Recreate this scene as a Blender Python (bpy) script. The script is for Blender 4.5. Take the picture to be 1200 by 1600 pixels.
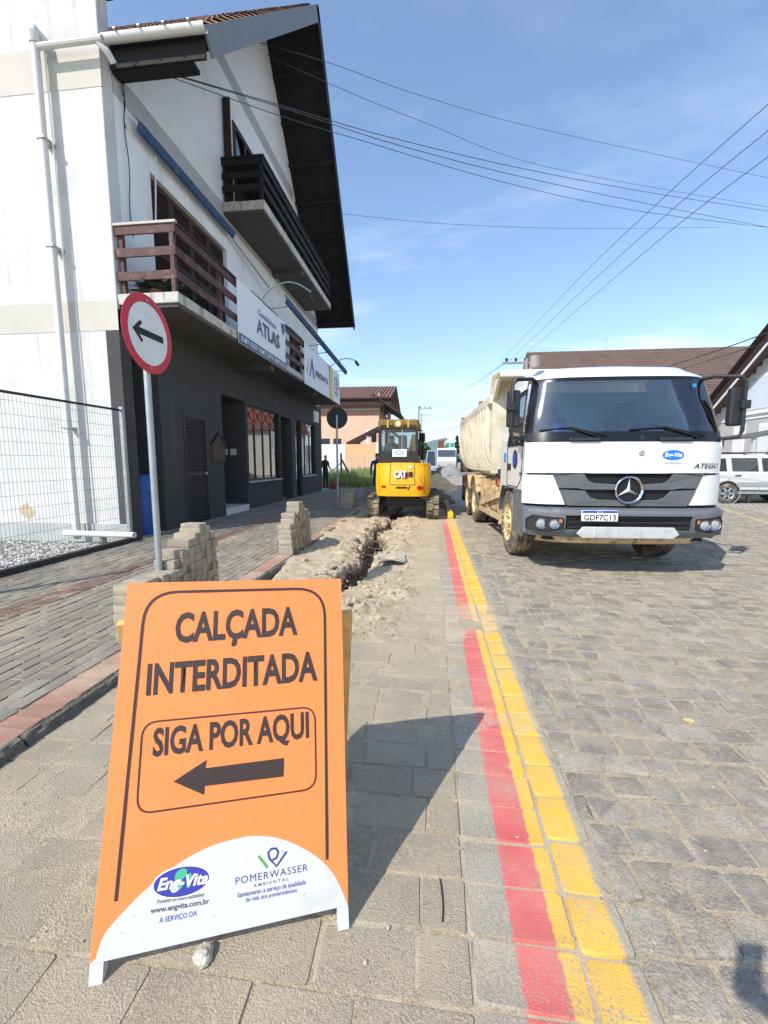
import bpy, bmesh, math, random
from mathutils import Vector, Matrix, noise
from math import sin, cos, pi, radians, sqrt, atan2
for o in list(bpy.data.objects): bpy.data.objects.remove(o)
S = bpy.context.scene; COL = S.collection
random.seed(7); RND = random.Random(11)
U = RND.uniform
# ---------------------------------------------------------------- camera
F = 660.0; H = 1.42; IW, IH = 1200, 1600; VPX, VPY = 675.0, 722.0
_s = Vector(((VPX-600)/F, (VPY-800)/F, 1)).normalized()
_u = Vector((0, -_s.z, _s.y)).normalized()
_x = _s.cross(_u)
RM = Matrix((_x, _s, _u))                       # camera (right, down, forward) -> world
cam = bpy.data.cameras.new('camera'); cam.sensor_fit = 'VERTICAL'; cam.sensor_height = 24; cam.lens = F/IH*24
cam.clip_start = 0.02; cam.clip_end = 6000
co = bpy.data.objects.new('camera', cam); COL.objects.link(co)
right, down, fwd = RM.col[0], RM.col[1], RM.col[2]
m3 = Matrix((right, -down, -fwd)).transposed()
co.matrix_world = Matrix.Translation((0, 0, H)) @ m3.to_4x4()
S.camera = co
def ray(px, py): return RM @ Vector(((px-600)/F, (py-800)/F, 1))
def at(px, py, X=None, Y=None, Z=None):
    r = ray(px, py)
    t = X/r.x if X is not None else Y/r.y if Y is not None else (Z-H)/r.z
    return Vector((0, 0, H)) + r*t
def pr(p):
    c = RM.transposed() @ (Vector(p)-Vector((0, 0, H)))
    if c.z < .05: return (-9999, -9999)
    return (600+F*c.x/c.z, 800+F*c.y/c.z)
def in_view(p, mar=30):
    a = pr(p); return -mar < a[0] < IW+mar and -mar < a[1] < IH+mar
# ---------------------------------------------------------------- light
SA, SB = 0.645, 0.83                              # shadow of 1 m: SA to the right, SB up the street
el = math.atan2(1, math.hypot(SA, SB)); 
sun = bpy.data.lights.new('sun', 'SUN'); sun.energy = 3.1; sun.angle = radians(.53); sun.color = (1, .955, .885)
so = bpy.data.objects.new('sun', sun); COL.objects.link(so); so.location = (-20, -20, 40)
so.rotation_euler = Vector((SA, SB, -1)).to_track_quat('-Z', 'Y').to_euler()
W = bpy.data.worlds.new('World'); S.world = W; W.use_nodes = True
nt = W.node_tree; nt.nodes.clear()
def wn(t): return nt.nodes.new(t)
sky = wn('ShaderNodeTexSky'); sky.sky_type = 'NISHITA'; sky.sun_disc = False
sky.sun_elevation = el; sky.sun_rotation = atan2(-SA, -SB); sky.air_density = 1.0; sky.dust_density = .2; sky.ozone_density = 2.2
bg = wn('ShaderNodeBackground'); bg.inputs[1].default_value = .15
out = wn('ShaderNodeOutputWorld')
# thin high cloud, drawn on the plane of the cloud layer
tc = wn('ShaderNodeTexCoord'); sep = wn('ShaderNodeSeparateXYZ'); nt.links.new(tc.outputs['Generated'], sep.inputs[0])
mz = wn('ShaderNodeMath'); mz.operation = 'MAXIMUM'; mz.inputs[1].default_value = .04; nt.links.new(sep.outputs[2], mz.inputs[0])
az = wn('ShaderNodeMath'); az.operation = 'ADD'; az.inputs[1].default_value = .08; nt.links.new(mz.outputs[0], az.inputs[0])
dv = wn('ShaderNodeVectorMath'); dv.operation = 'DIVIDE'; nt.links.new(tc.outputs['Generated'], dv.inputs[0])
cb = wn('ShaderNodeCombineXYZ'); [nt.links.new(az.outputs[0], cb.inputs[i]) for i in range(3)]; nt.links.new(cb.outputs[0], dv.inputs[1])
mp = wn('ShaderNodeMapping'); mp.inputs['Scale'].default_value = (.45, .8, 0); mp.inputs['Location'].default_value = (5.1, 8.4, 0); nt.links.new(dv.outputs[0], mp.inputs[0])
n1 = wn('ShaderNodeTexNoise'); n1.inputs['Scale'].default_value = .9; n1.inputs['Detail'].default_value = 9; n1.inputs['Roughness'].default_value = .62; n1.inputs['Distortion'].default_value = .5
nt.links.new(mp.outputs[0], n1.inputs[0])
cr = wn('ShaderNodeValToRGB'); cr.color_ramp.elements[0].position = .49; cr.color_ramp.elements[1].position = .80; cr.color_ramp.elements[1].color = (.62, .62, .62, 1)
nt.links.new(n1.outputs[0], cr.inputs[0])
mx = wn('ShaderNodeMix'); mx.data_type = 'RGBA'; mx.inputs['B'].default_value = (7.6, 7.9, 8.3, 1)
pl_ = wn('ShaderNodeMapRange'); nt.links.new(sep.outputs[2], pl_.inputs[0]); pl_.inputs[1].default_value = .08; pl_.inputs[2].default_value = .62; pl_.inputs[3].default_value = 1.25; pl_.inputs[4].default_value = .3   # a thin layer looks denser towards the horizon
pm = wn('ShaderNodeMath'); pm.operation = 'MULTIPLY'; pm.use_clamp = True; nt.links.new(cr.outputs[0], pm.inputs[0]); nt.links.new(pl_.outputs[0], pm.inputs[1]); nt.links.new(pm.outputs[0], mx.inputs['Factor']); nt.links.new(sky.outputs[0], mx.inputs['A'])
nt.links.new(mx.outputs['Result'], bg.inputs[0]); nt.links.new(bg.outputs[0], out.inputs[0])
vs = S.view_settings; vs.view_transform = 'Standard'; vs.look = 'None'; vs.exposure = 0.82; vs.gamma = 1; vs.use_curve_mapping = False
S.cycles.max_bounces = 7; S.cycles.transparent_max_bounces = 12; S.cycles.use_denoising = True
# ---------------------------------------------------------------- helpers
def lin(r, g, b):
    f = lambda c: (c/255/12.92 if c/255 <= .04045 else ((c/255+.055)/1.055)**2.4)
    return (f(r), f(g), f(b))
MC = {}
def mat(name, col, rough=.8, var=.18, vs=5, bump=.15, bs=80, metal=0, spec=.4, dirt=None, rand=0, world=False, coat=0, speck=.12, emit=0, layers=None):
    if name in MC: return MC[name]
    m = bpy.data.materials.new(name); m.use_nodes = True; MC[name] = m
    t = m.node_tree; N = t.nodes.new; L = t.links.new; p = t.nodes['Principled BSDF']
    p.inputs['Roughness'].default_value = rough; p.inputs['Metallic'].default_value = metal; p.inputs['Specular IOR Level'].default_value = spec
    p.inputs['Coat Weight'].default_value = coat; p.inputs['Coat Roughness'].default_value = .08
    if world: g = N('ShaderNodeNewGeometry'); vec = g.outputs['Position']
    else: g = N('ShaderNodeTexCoord'); vec = g.outputs['Object']
    def nz(sc, det=4, r=.55):
        n = N('ShaderNodeTexNoise'); n.inputs['Scale'].default_value = sc; n.inputs['Detail'].default_value = det; n.inputs['Roughness'].default_value = r
        L(vec, n.inputs['Vector']); return n.outputs[0]
    def mul(a, b, op='MULTIPLY'):
        k = N('ShaderNodeMath'); k.operation = op
        for i, q in ((0, a), (1, b)):
            if isinstance(q, (int, float)): k.inputs[i].default_value = q
            else: L(q, k.inputs[i])
        return k.outputs[0]
    def rng(v, lo, hi):
        k = N('ShaderNodeMapRange'); L(v, k.inputs[0]); k.inputs[1].default_value = .25; k.inputs[2].default_value = .75; k.inputs[3].default_value = lo; k.inputs[4].default_value = hi; return k.outputs[0]
    f = rng(nz(vs), 1-var, 1+var)
    fine = nz(bs, 3, .7)
    if speck: f = mul(f, rng(fine, 1-speck, 1+speck))
    if rand:
        oi = N('ShaderNodeObjectInfo'); ge = N('ShaderNodeNewGeometry')
        r = mul(mul(oi.outputs['Random'], ge.outputs['Random Per Island'], 'ADD'), 1, 'FRACT') if False else None
        k = N('ShaderNodeMath'); k.operation = 'ADD'; L(oi.outputs['Random'], k.inputs[0]); L(ge.outputs['Random Per Island'], k.inputs[1])
        k2 = N('ShaderNodeMath'); k2.operation = 'FRACT'; L(k.outputs[0], k2.inputs[0])
        k3 = N('ShaderNodeMapRange'); L(k2.outputs[0], k3.inputs[0]); k3.inputs[3].default_value = 1-rand; k3.inputs[4].default_value = 1+rand
        f = mul(f, k3.outputs[0])
    vm = N('ShaderNodeVectorMath'); vm.operation = 'SCALE'; vm.inputs[0].default_value = col; L(f, vm.inputs['Scale'])
    c = vm.outputs[0]
    for d in (dirt if isinstance(dirt, list) else [dirt] if dirt else []):
        dc, lo, hi, sc = d[:4]
        src = nz(sc, 6, .65)
        if len(d) > 5:
            mpp = N('ShaderNodeMapping'); mpp.inputs['Scale'].default_value = (1, 1, d[5]); L(vec, mpp.inputs[0]); n5 = N('ShaderNodeTexNoise'); n5.inputs['Scale'].default_value = sc; n5.inputs['Detail'].default_value = 6; n5.inputs['Roughness'].default_value = .65; L(mpp.outputs[0], n5.inputs[0]); src = n5.outputs[0]
        r = N('ShaderNodeMapRange'); L(src, r.inputs[0]); r.inputs[1].default_value = lo; r.inputs[2].default_value = hi; r.inputs[4].default_value = d[4] if len(d) > 4 else 1
        x = N('ShaderNodeMix'); x.data_type = 'RGBA'; L(r.outputs[0], x.inputs['Factor']); L(c, x.inputs['A']); x.inputs['B'].default_value = (*dc, 1); c = x.outputs['Result']
    for (ax, a0, a1, amt, wob, lc) in (layers or []):        # a colour layer beyond a ragged line: sand, or earth with painted shade
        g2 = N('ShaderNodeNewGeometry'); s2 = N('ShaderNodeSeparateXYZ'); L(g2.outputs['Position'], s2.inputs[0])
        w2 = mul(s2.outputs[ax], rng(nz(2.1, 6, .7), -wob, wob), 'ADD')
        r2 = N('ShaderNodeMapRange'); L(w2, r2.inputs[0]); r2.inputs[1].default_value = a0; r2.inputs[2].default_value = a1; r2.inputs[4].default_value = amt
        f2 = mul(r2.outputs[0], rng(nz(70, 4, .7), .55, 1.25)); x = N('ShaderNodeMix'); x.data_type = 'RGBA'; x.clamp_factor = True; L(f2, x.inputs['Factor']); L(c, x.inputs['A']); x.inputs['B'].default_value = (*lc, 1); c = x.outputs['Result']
    L(c, p.inputs['Base Color'])
    if emit: L(c, p.inputs['Emission Color']); p.inputs['Emission Strength'].default_value = emit
    if bump:
        b = N('ShaderNodeBump'); b.inputs['Strength'].default_value = bump; b.inputs['Distance'].default_value = .02; L(fine, b.inputs['Height']); L(b.outputs[0], p.inputs['Normal'])
    return m
def glass(name, tint, gloss=.2, rough=.03):
    if name in MC: return MC[name]
    m = bpy.data.materials.new(name); m.use_nodes = True; MC[name] = m; t = m.node_tree; t.nodes.clear(); N = t.nodes.new
    a = N('ShaderNodeBsdfTransparent'); a.inputs[0].default_value = (*tint, 1)
    b = N('ShaderNodeBsdfGlossy'); b.inputs['Roughness'].default_value = rough; b.inputs[0].default_value = (1, 1, 1, 1)
    lw = N('ShaderNodeFresnel'); lw.inputs[0].default_value = 1.5
    ad = N('ShaderNodeMath'); ad.operation = 'ADD'; ad.inputs[1].default_value = gloss; ad.use_clamp = True; t.links.new(lw.outputs[0], ad.inputs[0])
    x = N('ShaderNodeMixShader'); t.links.new(ad.outputs[0], x.inputs[0]); t.links.new(a.outputs[0], x.inputs[1]); t.links.new(b.outputs[0], x.inputs[2])
    o = N('ShaderNodeOutputMaterial'); t.links.new(x.outputs[0], o.inputs[0]); return m
ROOT = {}
def inv_of(o): return ROOT.get(o.name, Matrix.Identity(4)) if o else Matrix.Identity(4)
def tag(o, label=None, cat=None, group=None, kind=None):
    if label: o['label'] = label
    if cat: o['category'] = cat
    if group: o['group'] = group
    if kind: o['kind'] = kind
    return o
def thing(name, label, cat, loc=(0, 0, 0), rz=0, group=None):
    o = bpy.data.objects.new(name, None); COL.objects.link(o); o.empty_display_size = .2
    o.location = loc; o.rotation_euler = (0, 0, rz)
    ROOT[o.name] = (Matrix.Translation(loc) @ Matrix.Rotation(rz, 4, 'Z')).inverted()
    return tag(o, label, cat, group)
class MB:
    def __init__(s): s.v = []; s.f = []
    def add(s, vs, fs):
        b = len(s.v); s.v += [Vector(q) for q in vs]; s.f += [tuple(b+i for i in f) for f in fs]; return s
    def hexa(s, p): return s.add(p, [(0, 3, 2, 1), (4, 5, 6, 7), (0, 1, 5, 4), (1, 2, 6, 5), (2, 3, 7, 6), (3, 0, 4, 7)])
    def box(s, x0, x1, y0, y1, z0, z1): return s.hexa([(x0, y0, z0), (x1, y0, z0), (x1, y1, z0), (x0, y1, z0), (x0, y0, z1), (x1, y0, z1), (x1, y1, z1), (x0, y1, z1)])
    def bar(s, a, b, w, h, up=(0, 0, 1)):
        a = Vector(a); b = Vector(b); d = (b-a).normalized(); u = Vector(up); r = d.cross(u)
        if r.length < 1e-4: r = d.cross(Vector((1, 0, 0)))
        r.normalize(); u = r.cross(d).normalized(); r = r*(w/2); u = u*(h/2)
        return s.hexa([a-r-u, a+r-u, b+r-u, b-r-u, a-r+u, a+r+u, b+r+u, b-r+u])
    def cyl(s, a, b, r, r2=None, n=14, cap=True):
        a = Vector(a); b = Vector(b); r2 = r if r2 is None else r2; d = (b-a).normalized()
        e = d.orthogonal().normalized(); g = d.cross(e)
        ra = [a+(e*cos(2*pi*i/n)+g*sin(2*pi*i/n))*r for i in range(n)]; rb = [b+(e*cos(2*pi*i/n)+g*sin(2*pi*i/n))*r2 for i in range(n)]
        fs = [(i, (i+1) % n, n+(i+1) % n, n+i) for i in range(n)]
        if cap: fs += [tuple(range(n-1, -1, -1)), tuple(range(n, 2*n))]
        return s.add(ra+rb, fs)
    def tube(s, pts, r, n=6):
        pts = [Vector(p) for p in pts]; b = len(s.v); prev = None
        for i, p in enumerate(pts):
            d = (pts[min(i+1, len(pts)-1)]-pts[max(i-1, 0)]).normalized()
            e = d.orthogonal().normalized() if prev is None else (prev-d*prev.dot(d)).normalized(); prev = e; g = d.cross(e)
            rr = r(i/(len(pts)-1)) if callable(r) else r
            s.v += [p+(e*cos(2*pi*k/n)+g*sin(2*pi*k/n))*rr for k in range(n)]
        for i in range(len(pts)-1):
            for k in range(n): s.f.append((b+i*n+k, b+i*n+(k+1) % n, b+(i+1)*n+(k+1) % n, b+(i+1)*n+k))
        s.f += [tuple(b+k for k in range(n-1, -1, -1)), tuple(b+(len(pts)-1)*n+k for k in range(n))]
        return s
    def prism(s, pts, vec):
        n = len(pts); vec = Vector(vec); a = [Vector(p) for p in pts]; c = [p+vec for p in a]
        return s.add(a+c, [tuple(range(n-1, -1, -1)), tuple(range(n, 2*n))]+[(i, (i+1) % n, n+(i+1) % n, n+i) for i in range(n)])
    def sheet(s, fn, us, vs_, th=None):
        """grid surface fn(u,v); th = thickness vector"""
        nu, nv = len(us), len(vs_); a = [Vector(fn(u, v)) for u in us for v in vs_]
        q = lambda i, j, o=0: o+i*nv+j
        fs = [(q(i, j), q(i+1, j), q(i+1, j+1), q(i, j+1)) for i in range(nu-1) for j in range(nv-1)]
        if th is not None:
            o = len(a); a += [p+Vector(th) for p in a[:o]]
            fs += [(q(i, j+1, o), q(i+1, j+1, o), q(i+1, j, o), q(i, j, o)) for i in range(nu-1) for j in range(nv-1)]
            for i in range(nu-1): fs += [(q(i, 0), q(i, 0, o), q(i+1, 0, o), q(i+1, 0)), (q(i, nv-1), q(i+1, nv-1), q(i+1, nv-1, o), q(i, nv-1, o))]
            for j in range(nv-1): fs += [(q(0, j), q(0, j+1), q(0, j+1, o), q(0, j, o)), (q(nu-1, j), q(nu-1, j, o), q(nu-1, j+1, o), q(nu-1, j+1))]
        return s.add(a, fs)
    def lathe(s, c, axis, prof, n=32):
        """prof: (offset along axis, radius)"""
        c = Vector(c); d = Vector(axis).normalized(); e = d.orthogonal().normalized(); g = d.cross(e); b = len(s.v)
        for (o, r) in prof: s.v += [c+d*o+(e*cos(2*pi*i/n)+g*sin(2*pi*i/n))*max(r, 1e-4) for i in range(n)]
        for k in range(len(prof)-1):
            for i in range(n): s.f.append((b+k*n+i, b+k*n+(i+1) % n, b+(k+1)*n+(i+1) % n, b+(k+1)*n+i))
        return s
    def build(s, name, m, parent=None, world=False, bevel=0, smooth=False, ang=35, seg=2):
        me = bpy.data.meshes.new(name); vs_ = s.v
        if world and parent: M = inv_of(parent); vs_ = [M @ q for q in vs_]
        me.from_pydata([tuple(q) for q in vs_], [], s.f); me.validate()
        bm = bmesh.new(); bm.from_mesh(me); bmesh.ops.recalc_face_normals(bm, faces=bm.faces); bm.to_mesh(me); bm.free()
        if smooth:
            me.shade_smooth(); me.set_sharp_from_angle(angle=radians(ang))
        if m: me.materials.append(m)
        o = bpy.data.objects.new(name, me); COL.objects.link(o); o.parent = parent
        if parent: ROOT[o.name] = inv_of(parent)
        if bevel:
            bv = o.modifiers.new('bevel', 'BEVEL'); bv.width = bevel; bv.segments = seg; bv.limit_method = 'ANGLE'; bv.angle_limit = radians(40)
        return o
def part(name, m, parent, fn, **k):
    b = MB(); fn(b); return b.build(name, m, parent, **k)
def pbox(name, m, parent, x0, x1, y0, y1, z0, z1, **k): return MB().box(x0, x1, y0, y1, z0, z1).build(name, m, parent, **k)
def text(name, body, m, parent, origin, right, up, width=None, height=None, bold=0, shear=0, world=True, align='L', lift=0.0015, spacing=1.0):
    """flat print: body set in the plane (right, up) from origin (baseline left), fitted to width / cap height"""
    cu = bpy.data.curves.new('t', 'FONT'); cu.body = body; cu.size = 1; cu.offset = bold; cu.shear = shear; cu.resolution_u = 3; cu.fill_mode = 'FRONT'; cu.space_character = spacing
    ob = bpy.data.objects.new('t', cu); COL.objects.link(ob); dg = bpy.context.evaluated_depsgraph_get(); dg.update()
    me = bpy.data.meshes.new_from_object(ob.evaluated_get(dg)); bpy.data.objects.remove(ob)
    xs = [v.co.x for v in me.vertices]; 
    x0, x1 = min(xs), max(xs); caph = .73
    sx = width/(x1-x0) if width else height/caph; sy = height/caph if height else sx
    r = Vector(right).normalized(); u = Vector(up); u = (u-r*u.dot(r)).normalized(); n = r.cross(u); o3 = Vector(origin)
    if align == 'C': o3 = o3-r*(x1-x0)*sx/2
    Mi = inv_of(parent) if world and parent else Matrix.Identity(4)
    for v in me.vertices: v.co = Mi @ (o3+r*(v.co.x-x0)*sx+u*v.co.y*sy+n*lift)
    me.materials.clear(); me.materials.append(m); me.name = name
    ob = bpy.data.objects.new(name, me); COL.objects.link(ob); ob.parent = parent
    if parent: ROOT[ob.name] = inv_of(parent)
    return ob
def copy_tree(o, parent=None):
    c = o.copy(); COL.objects.link(c); c.parent = parent
    for ch in list(o.children): copy_tree(ch, c)
    return c
def fbm(x, y, s=1, o=4, z=0):
    return noise.fractal(Vector((x*s, y*s, z)), 1.0, 2.0, o)
def sstep(a, b, x):
    t = min(1, max(0, (x-a)/(b-a))); return t*t*(3-2*t)
# ================================================================ GROUND
SAND = lin(205, 186, 154)
m_sand = mat('joint_sand', lin(182, 168, 143), .95, .2, 7, .5, 160, world=True, speck=.25)
m_lane = mat('lane_concrete', lin(170, 157, 136), .96, .14, 3.5, .7, 170, world=True, speck=.42, rand=.10, dirt=[(lin(186, 170, 142), .40, .66, 2.3, .8), (lin(192, 176, 150), .50, .62, 60, .6), (lin(92, 86, 78), .60, .70, 38, .5)], layers=[(1, 2.7, 4.6, .85, .7, lin(200, 183, 152))])
m_road = mat('road_stone', lin(154, 145, 130), .94, .22, 5.5, .6, 110, world=True, speck=.45, rand=.22, spec=.2, dirt=[(lin(174, 162, 142), .44, .70, 1.5, .6), (lin(182, 172, 154), .52, .64, 40, .6), (lin(180, 168, 147), .52, .66, 9, .5), (lin(94, 94, 96), .52, .68, 3.1, .55)])
m_walk = mat('sidewalk_concrete', lin(140, 132, 118), .93, .15, 3, .5, 190, world=True, speck=.30, rand=.13, dirt=[(lin(190, 172, 140), .5, .75, 1.2, .7), (lin(84, 80, 72), .60, .74, 18, .45)])
m_redwalk = mat('red_paver', lin(168, 128, 110), .94, .15, 5, .5, 190, world=True, speck=.32, rand=.12, dirt=[(lin(186, 165, 138), .42, .66, 3, .75), (lin(110, 90, 78), .58, .7, 30, .5)])
m_kerb = mat('kerb_stone', lin(112, 107, 98), .95, .3, 14, 1.0, 60, world=True, speck=.4, dirt=(lin(190, 172, 140), .55, .7, 6, .6))
m_soil = mat('sandy_soil', lin(204, 186, 155), .98, .16, 2.2, 1.0, 110, world=True, speck=.40, dirt=[(lin(166, 147, 118), .48, .66, 6, .7), (lin(204, 188, 160), .5, .62, 17, .6), (lin(182, 176, 166), .55, .72, 1.1, .7)], layers=[(2, -.05, -.16, .95, .05, lin(98, 78, 60))])  # below a depth: damp earth colour, with the trench shade painted into it
m_dark = mat('dark_soil', lin(112, 92, 72), .97, .3, 4, 1.0, 40, world=True, speck=.4)  # darker brown soil for the trench lumps and the mound
m_ground = mat('bare_ground', lin(158, 150, 132), .97, .25, .6, .5, 30, world=True, speck=.25, dirt=(lin(110, 122, 78), .5, .62, .15, .8))
# flat sheet to the horizon with a slot where the trench is dug
TX0, TX1, TY0, TY1 = -2.0, -.22, 3.4, 17
g = MB(); B = 3000; z = -.035
xs = [-B, TX0, TX1, B]; ys = [-60, TY0, TY1, B]
for i in range(3):
    for j in range(3):
        if i == 1 and j == 1: continue
        g.add([(xs[i], ys[j], z), (xs[i+1], ys[j], z), (xs[i+1], ys[j+1], z), (xs[i], ys[j+1], z)], [(0, 1, 2, 3)])
tag(g.build('ground', m_ground), kind='structure')
# unit pavers: rounded octagon blocks
def unit_block(rough, rcorner, dome):
    rr = random.Random(int(rough*1e4)+len(bpy.data.meshes)); pts = []
    c = rcorner
    base = [(-.5+c, -.5), (.5-c, -.5), (.5, -.5+c), (.5, .5-c), (.5-c, .5), (-.5+c, .5), (-.5, .5-c), (-.5, -.5+c)]
    base = [(x+rr.uniform(-rough, rough), y+rr.uniform(-rough, rough)) for x, y in base]
    v = [(x, y, 0) for x, y in base]+[(x, y, .8+rr.uniform(-.05, .02)) for x, y in base]+[(x*.965, y*.95, 1+rr.uniform(-dome, dome)*.5) for x, y in base]+[(rr.uniform(-.1, .1), rr.uniform(-.1, .1), 1+rr.uniform(0, dome))]
    f = [tuple(range(7, -1, -1))]+[(k*8+i, k*8+(i+1) % 8, k*8+8+(i+1) % 8, k*8+8+i) for k in (0, 1) for i in range(8)]+[(16+i, 16+(i+1) % 8, 24) for i in range(8)]
    return v, f
def block_meshes(name, m, n, rough, rcorner, dome):
    r = []
    for k in range(n):
        v, f = unit_block(rough, rcorner, dome); me = bpy.data.meshes.new(name); me.from_pydata(v, [], f); me.shade_smooth(); me.set_sharp_from_angle(angle=radians(50)); me.materials.append(m); r.append((me, v, f))
    return r
def lay(parent, name, blocks, cells, ztop, h, limit=300, matfn=None, joined='pavers_beyond'):
    """cells: (cx, cy, lx, ly, rot). the ones that show largest become objects, the rest one mesh"""
    def size(c):
        p = (c[0], c[1], ztop)
        return c[2]*c[3]/(c[0]**2+c[1]**2+H*H)**1.5 if in_view(p, 10) else 0
    order = sorted(cells, key=size, reverse=True); rr = random.Random(5)
    mb = {}
    for i, c in enumerate(order):
        me, v, f = rr.choice(blocks); fl = rr.choice((1, -1)); dz = rr.uniform(-.004, .004); tx, ty = rr.gauss(0, .010), rr.gauss(0, .010)
        Mx = Matrix.Translation((c[0], c[1], ztop-h+dz)) @ Matrix.Rotation(c[4]+(0 if fl > 0 else pi), 4, 'Z') @ Matrix.Rotation(tx, 4, 'X') @ Matrix.Rotation(ty, 4, 'Y') @ Matrix.Diagonal((c[2], c[3], h, 1))
        if i < limit and size(c) > 0:
            o = bpy.data.objects.new(name, me); COL.objects.link(o); o.parent = parent; o.matrix_local = Mx
        else:
            mb.setdefault(0, MB()).add([Mx @ Vector(q) for q in v], f)
    if mb:
        o = mb[0].build(joined, blocks[0][0].materials[0], parent); o.data.shade_smooth(); o.data.set_sharp_from_angle(angle=radians(50)); o['kind'] = 'stuff'
# ---- the paved lane (between the kerb and the painted line)
LX0, LX1 = -1.99, .455
b = MB(); zz = -.0045
def quad(b, x0, x1, y0, y1, z): b.add([(x0, y0, z), (x1, y0, z), (x1, y1, z), (x0, y1, z)], [(0, 1, 2, 3)])
quad(b, LX0, LX1+.01, -1.5, 3.6, zz); quad(b, -.24, LX1+.01, 3.6, 60, zz); quad(b, LX0, -.24, 16.9, 60, zz)
lane = tag(b.build('paved_lane', m_sand), kind='structure')
lane_b = block_meshes('paver', m_lane, 10, .018, .03, .05)
cells = []; y = .62; row = 0; rr = random.Random(3)
while y < 12:
    d = .172+rr.uniform(-.006, .006); x = LX0-rr.uniform(0, .28)
    xe = .13
    while x < xe:
        w = .285+rr.uniform(-.02, .02); x1 = min(x+w, xe)
        if xe-x1 < .1: x1 = xe
        cx = (x+x1)/2
        if x > LX0-.25 and (y < 4.2 or cx > -.38): cells.append((cx, y+d/2, x1-x-.007, d-.010, rr.gauss(0, .012)))
        x = x1
    y += d; row += 1
lay(lane, 'paver', lane_b, cells, 0, .05, 300)
# ---- the painted edge: a row half red, half yellow, then a yellow row on the road side
def paint_mat(name, stops, edge):
    m = bpy.data.materials.new(name); m.use_nodes = True; t = m.node_tree; N = t.nodes.new; L = t.links.new; p = t.nodes['Principled BSDF']; p.inputs['Roughness'].default_value = .75
    ge = N('ShaderNodeNewGeometry'); sp = N('ShaderNodeSeparateXYZ'); L(ge.outputs['Position'], sp.inputs[0])
    def nz(sc, d=5, r=.6):
        n = N('ShaderNodeTexNoise'); n.inputs['Scale'].default_value = sc; n.inputs['Detail'].default_value = d; n.inputs['Roughness'].default_value = r; L(ge.outputs['Position'], n.inputs[0]); return n.outputs[0]
    def mr(v, a, b_, c=0, d=1):
        k = N('ShaderNodeMapRange'); L(v, k.inputs[0]); k.inputs[1].default_value = a; k.inputs[2].default_value = b_; k.inputs[3].default_value = c; k.inputs[4].default_value = d; return k.outputs[0]
    def ma(a, b_, op):
        k = N('ShaderNodeMath'); k.operation = op
        for i, q in ((0, a), (1, b_)):
            if isinstance(q, (int, float)): k.inputs[i].default_value = q
            else: L(q, k.inputs[i])
        return k.outputs[0]
    def mixc(f, a, b_):
        x = N('ShaderNodeMix'); x.data_type = 'RGBA'; L(f, x.inputs['Factor'])
        for s_, q in (('A', a), ('B', b_)):
            if isinstance(q, tuple): x.inputs[s_].default_value = (*q, 1)
            else: L(q, x.inputs[s_])
        return x.outputs['Result']
    wob = mr(nz(38), .3, .7, -.006, .006); X = ma(sp.outputs[0], wob, 'ADD')
    base = mixc(mr(nz(140, 3), .35, .65), lin(128, 121, 110), lin(172, 163, 148)); c = base
    for (x0, x1, colr) in stops:
        inside = ma(mr(X, x0-.004, x0+.004), mr(X, x1-edge, x1+edge, 1, 0), 'MULTIPLY')
        c = mixc(inside, c, mixc(mr(nz(9), .3, .7), tuple(q*.86 for q in colr), colr))
    # worn spots down to the concrete, stronger where feet and wheels pass
    wear = mr(ma(nz(110, 4, .7), mr(nz(3.2, 2), .35, .75, 0, .20), 'ADD'), .66, .76)
    c = mixc(wear, c, base)
    # sand carried over the line (sheet of dust with a ragged edge)
    wv = N('ShaderNodeMath'); wv.operation = 'ADD'; L(sp.outputs[1], wv.inputs[0]); L(mr(nz(2.3, 6, .7), .2, .8, -.9, .9), wv.inputs[1])
    d1 = ma(mr(wv.outputs[0], 3.2, 3.5), mr(wv.outputs[0], 4.0, 4.4, 1, 0), 'MULTIPLY')
    d2 = ma(mr(wv.outputs[0], 2.05, 2.2), mr(wv.outputs[0], 2.35, 2.5, .75, 0), 'MULTIPLY')
    far = mr(wv.outputs[0], 8.6, 10.2)
    dust = ma(ma(d1, d2, 'MAXIMUM'), far, 'MAXIMUM'); dust = ma(dust, mr(nz(60, 5, .75), .38, .56), 'MULTIPLY')
    film = mr(nz(5, 5), .35, .75, .12, .46)
    dust = ma(dust, film, 'MAXIMUM')
    c = mixc(dust, c, lin(196, 180, 152))
    L(c, p.inputs['Base Color'])
    bp = N('ShaderNodeBump'); bp.inputs['Strength'].default_value = .5; bp.inputs['Distance'].default_value = .012; L(nz(180, 3, .7), bp.inputs['Height']); L(bp.outputs[0], p.inputs['Normal'])
    return m
RED = lin(220, 84, 88); YEL = lin(246, 188, 22)
m_edge = paint_mat('red_and_yellow_paint', [(.262, .386, RED), (.386, .5, YEL)], .004)
m_yel = paint_mat('yellow_paint', [(.40, .572, YEL)], .012)
eb = block_meshes('painted_paver', m_edge, 5, .010, .04, .08); yb = block_meshes('painted_paver', m_yel, 5, .014, .05, .10)
c1 = []; c2 = []; y = .62; rr = random.Random(9)
while y < 11.4:
    d = .172+rr.uniform(-.006, .006); c1.append((.288, y+d/2, .312, d-.010, rr.gauss(0, .008))); y += d
y = .70
while y < 11.2:
    d = .20+rr.uniform(-.03, .03); c2.append((.530+rr.uniform(-.002, .004), y+d/2, .152, d-.012, rr.gauss(0, .012))); y += d
lay(lane, 'painted_paver', eb, c1, .001, .05, 150, joined='painted_pavers_beyond')
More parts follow.
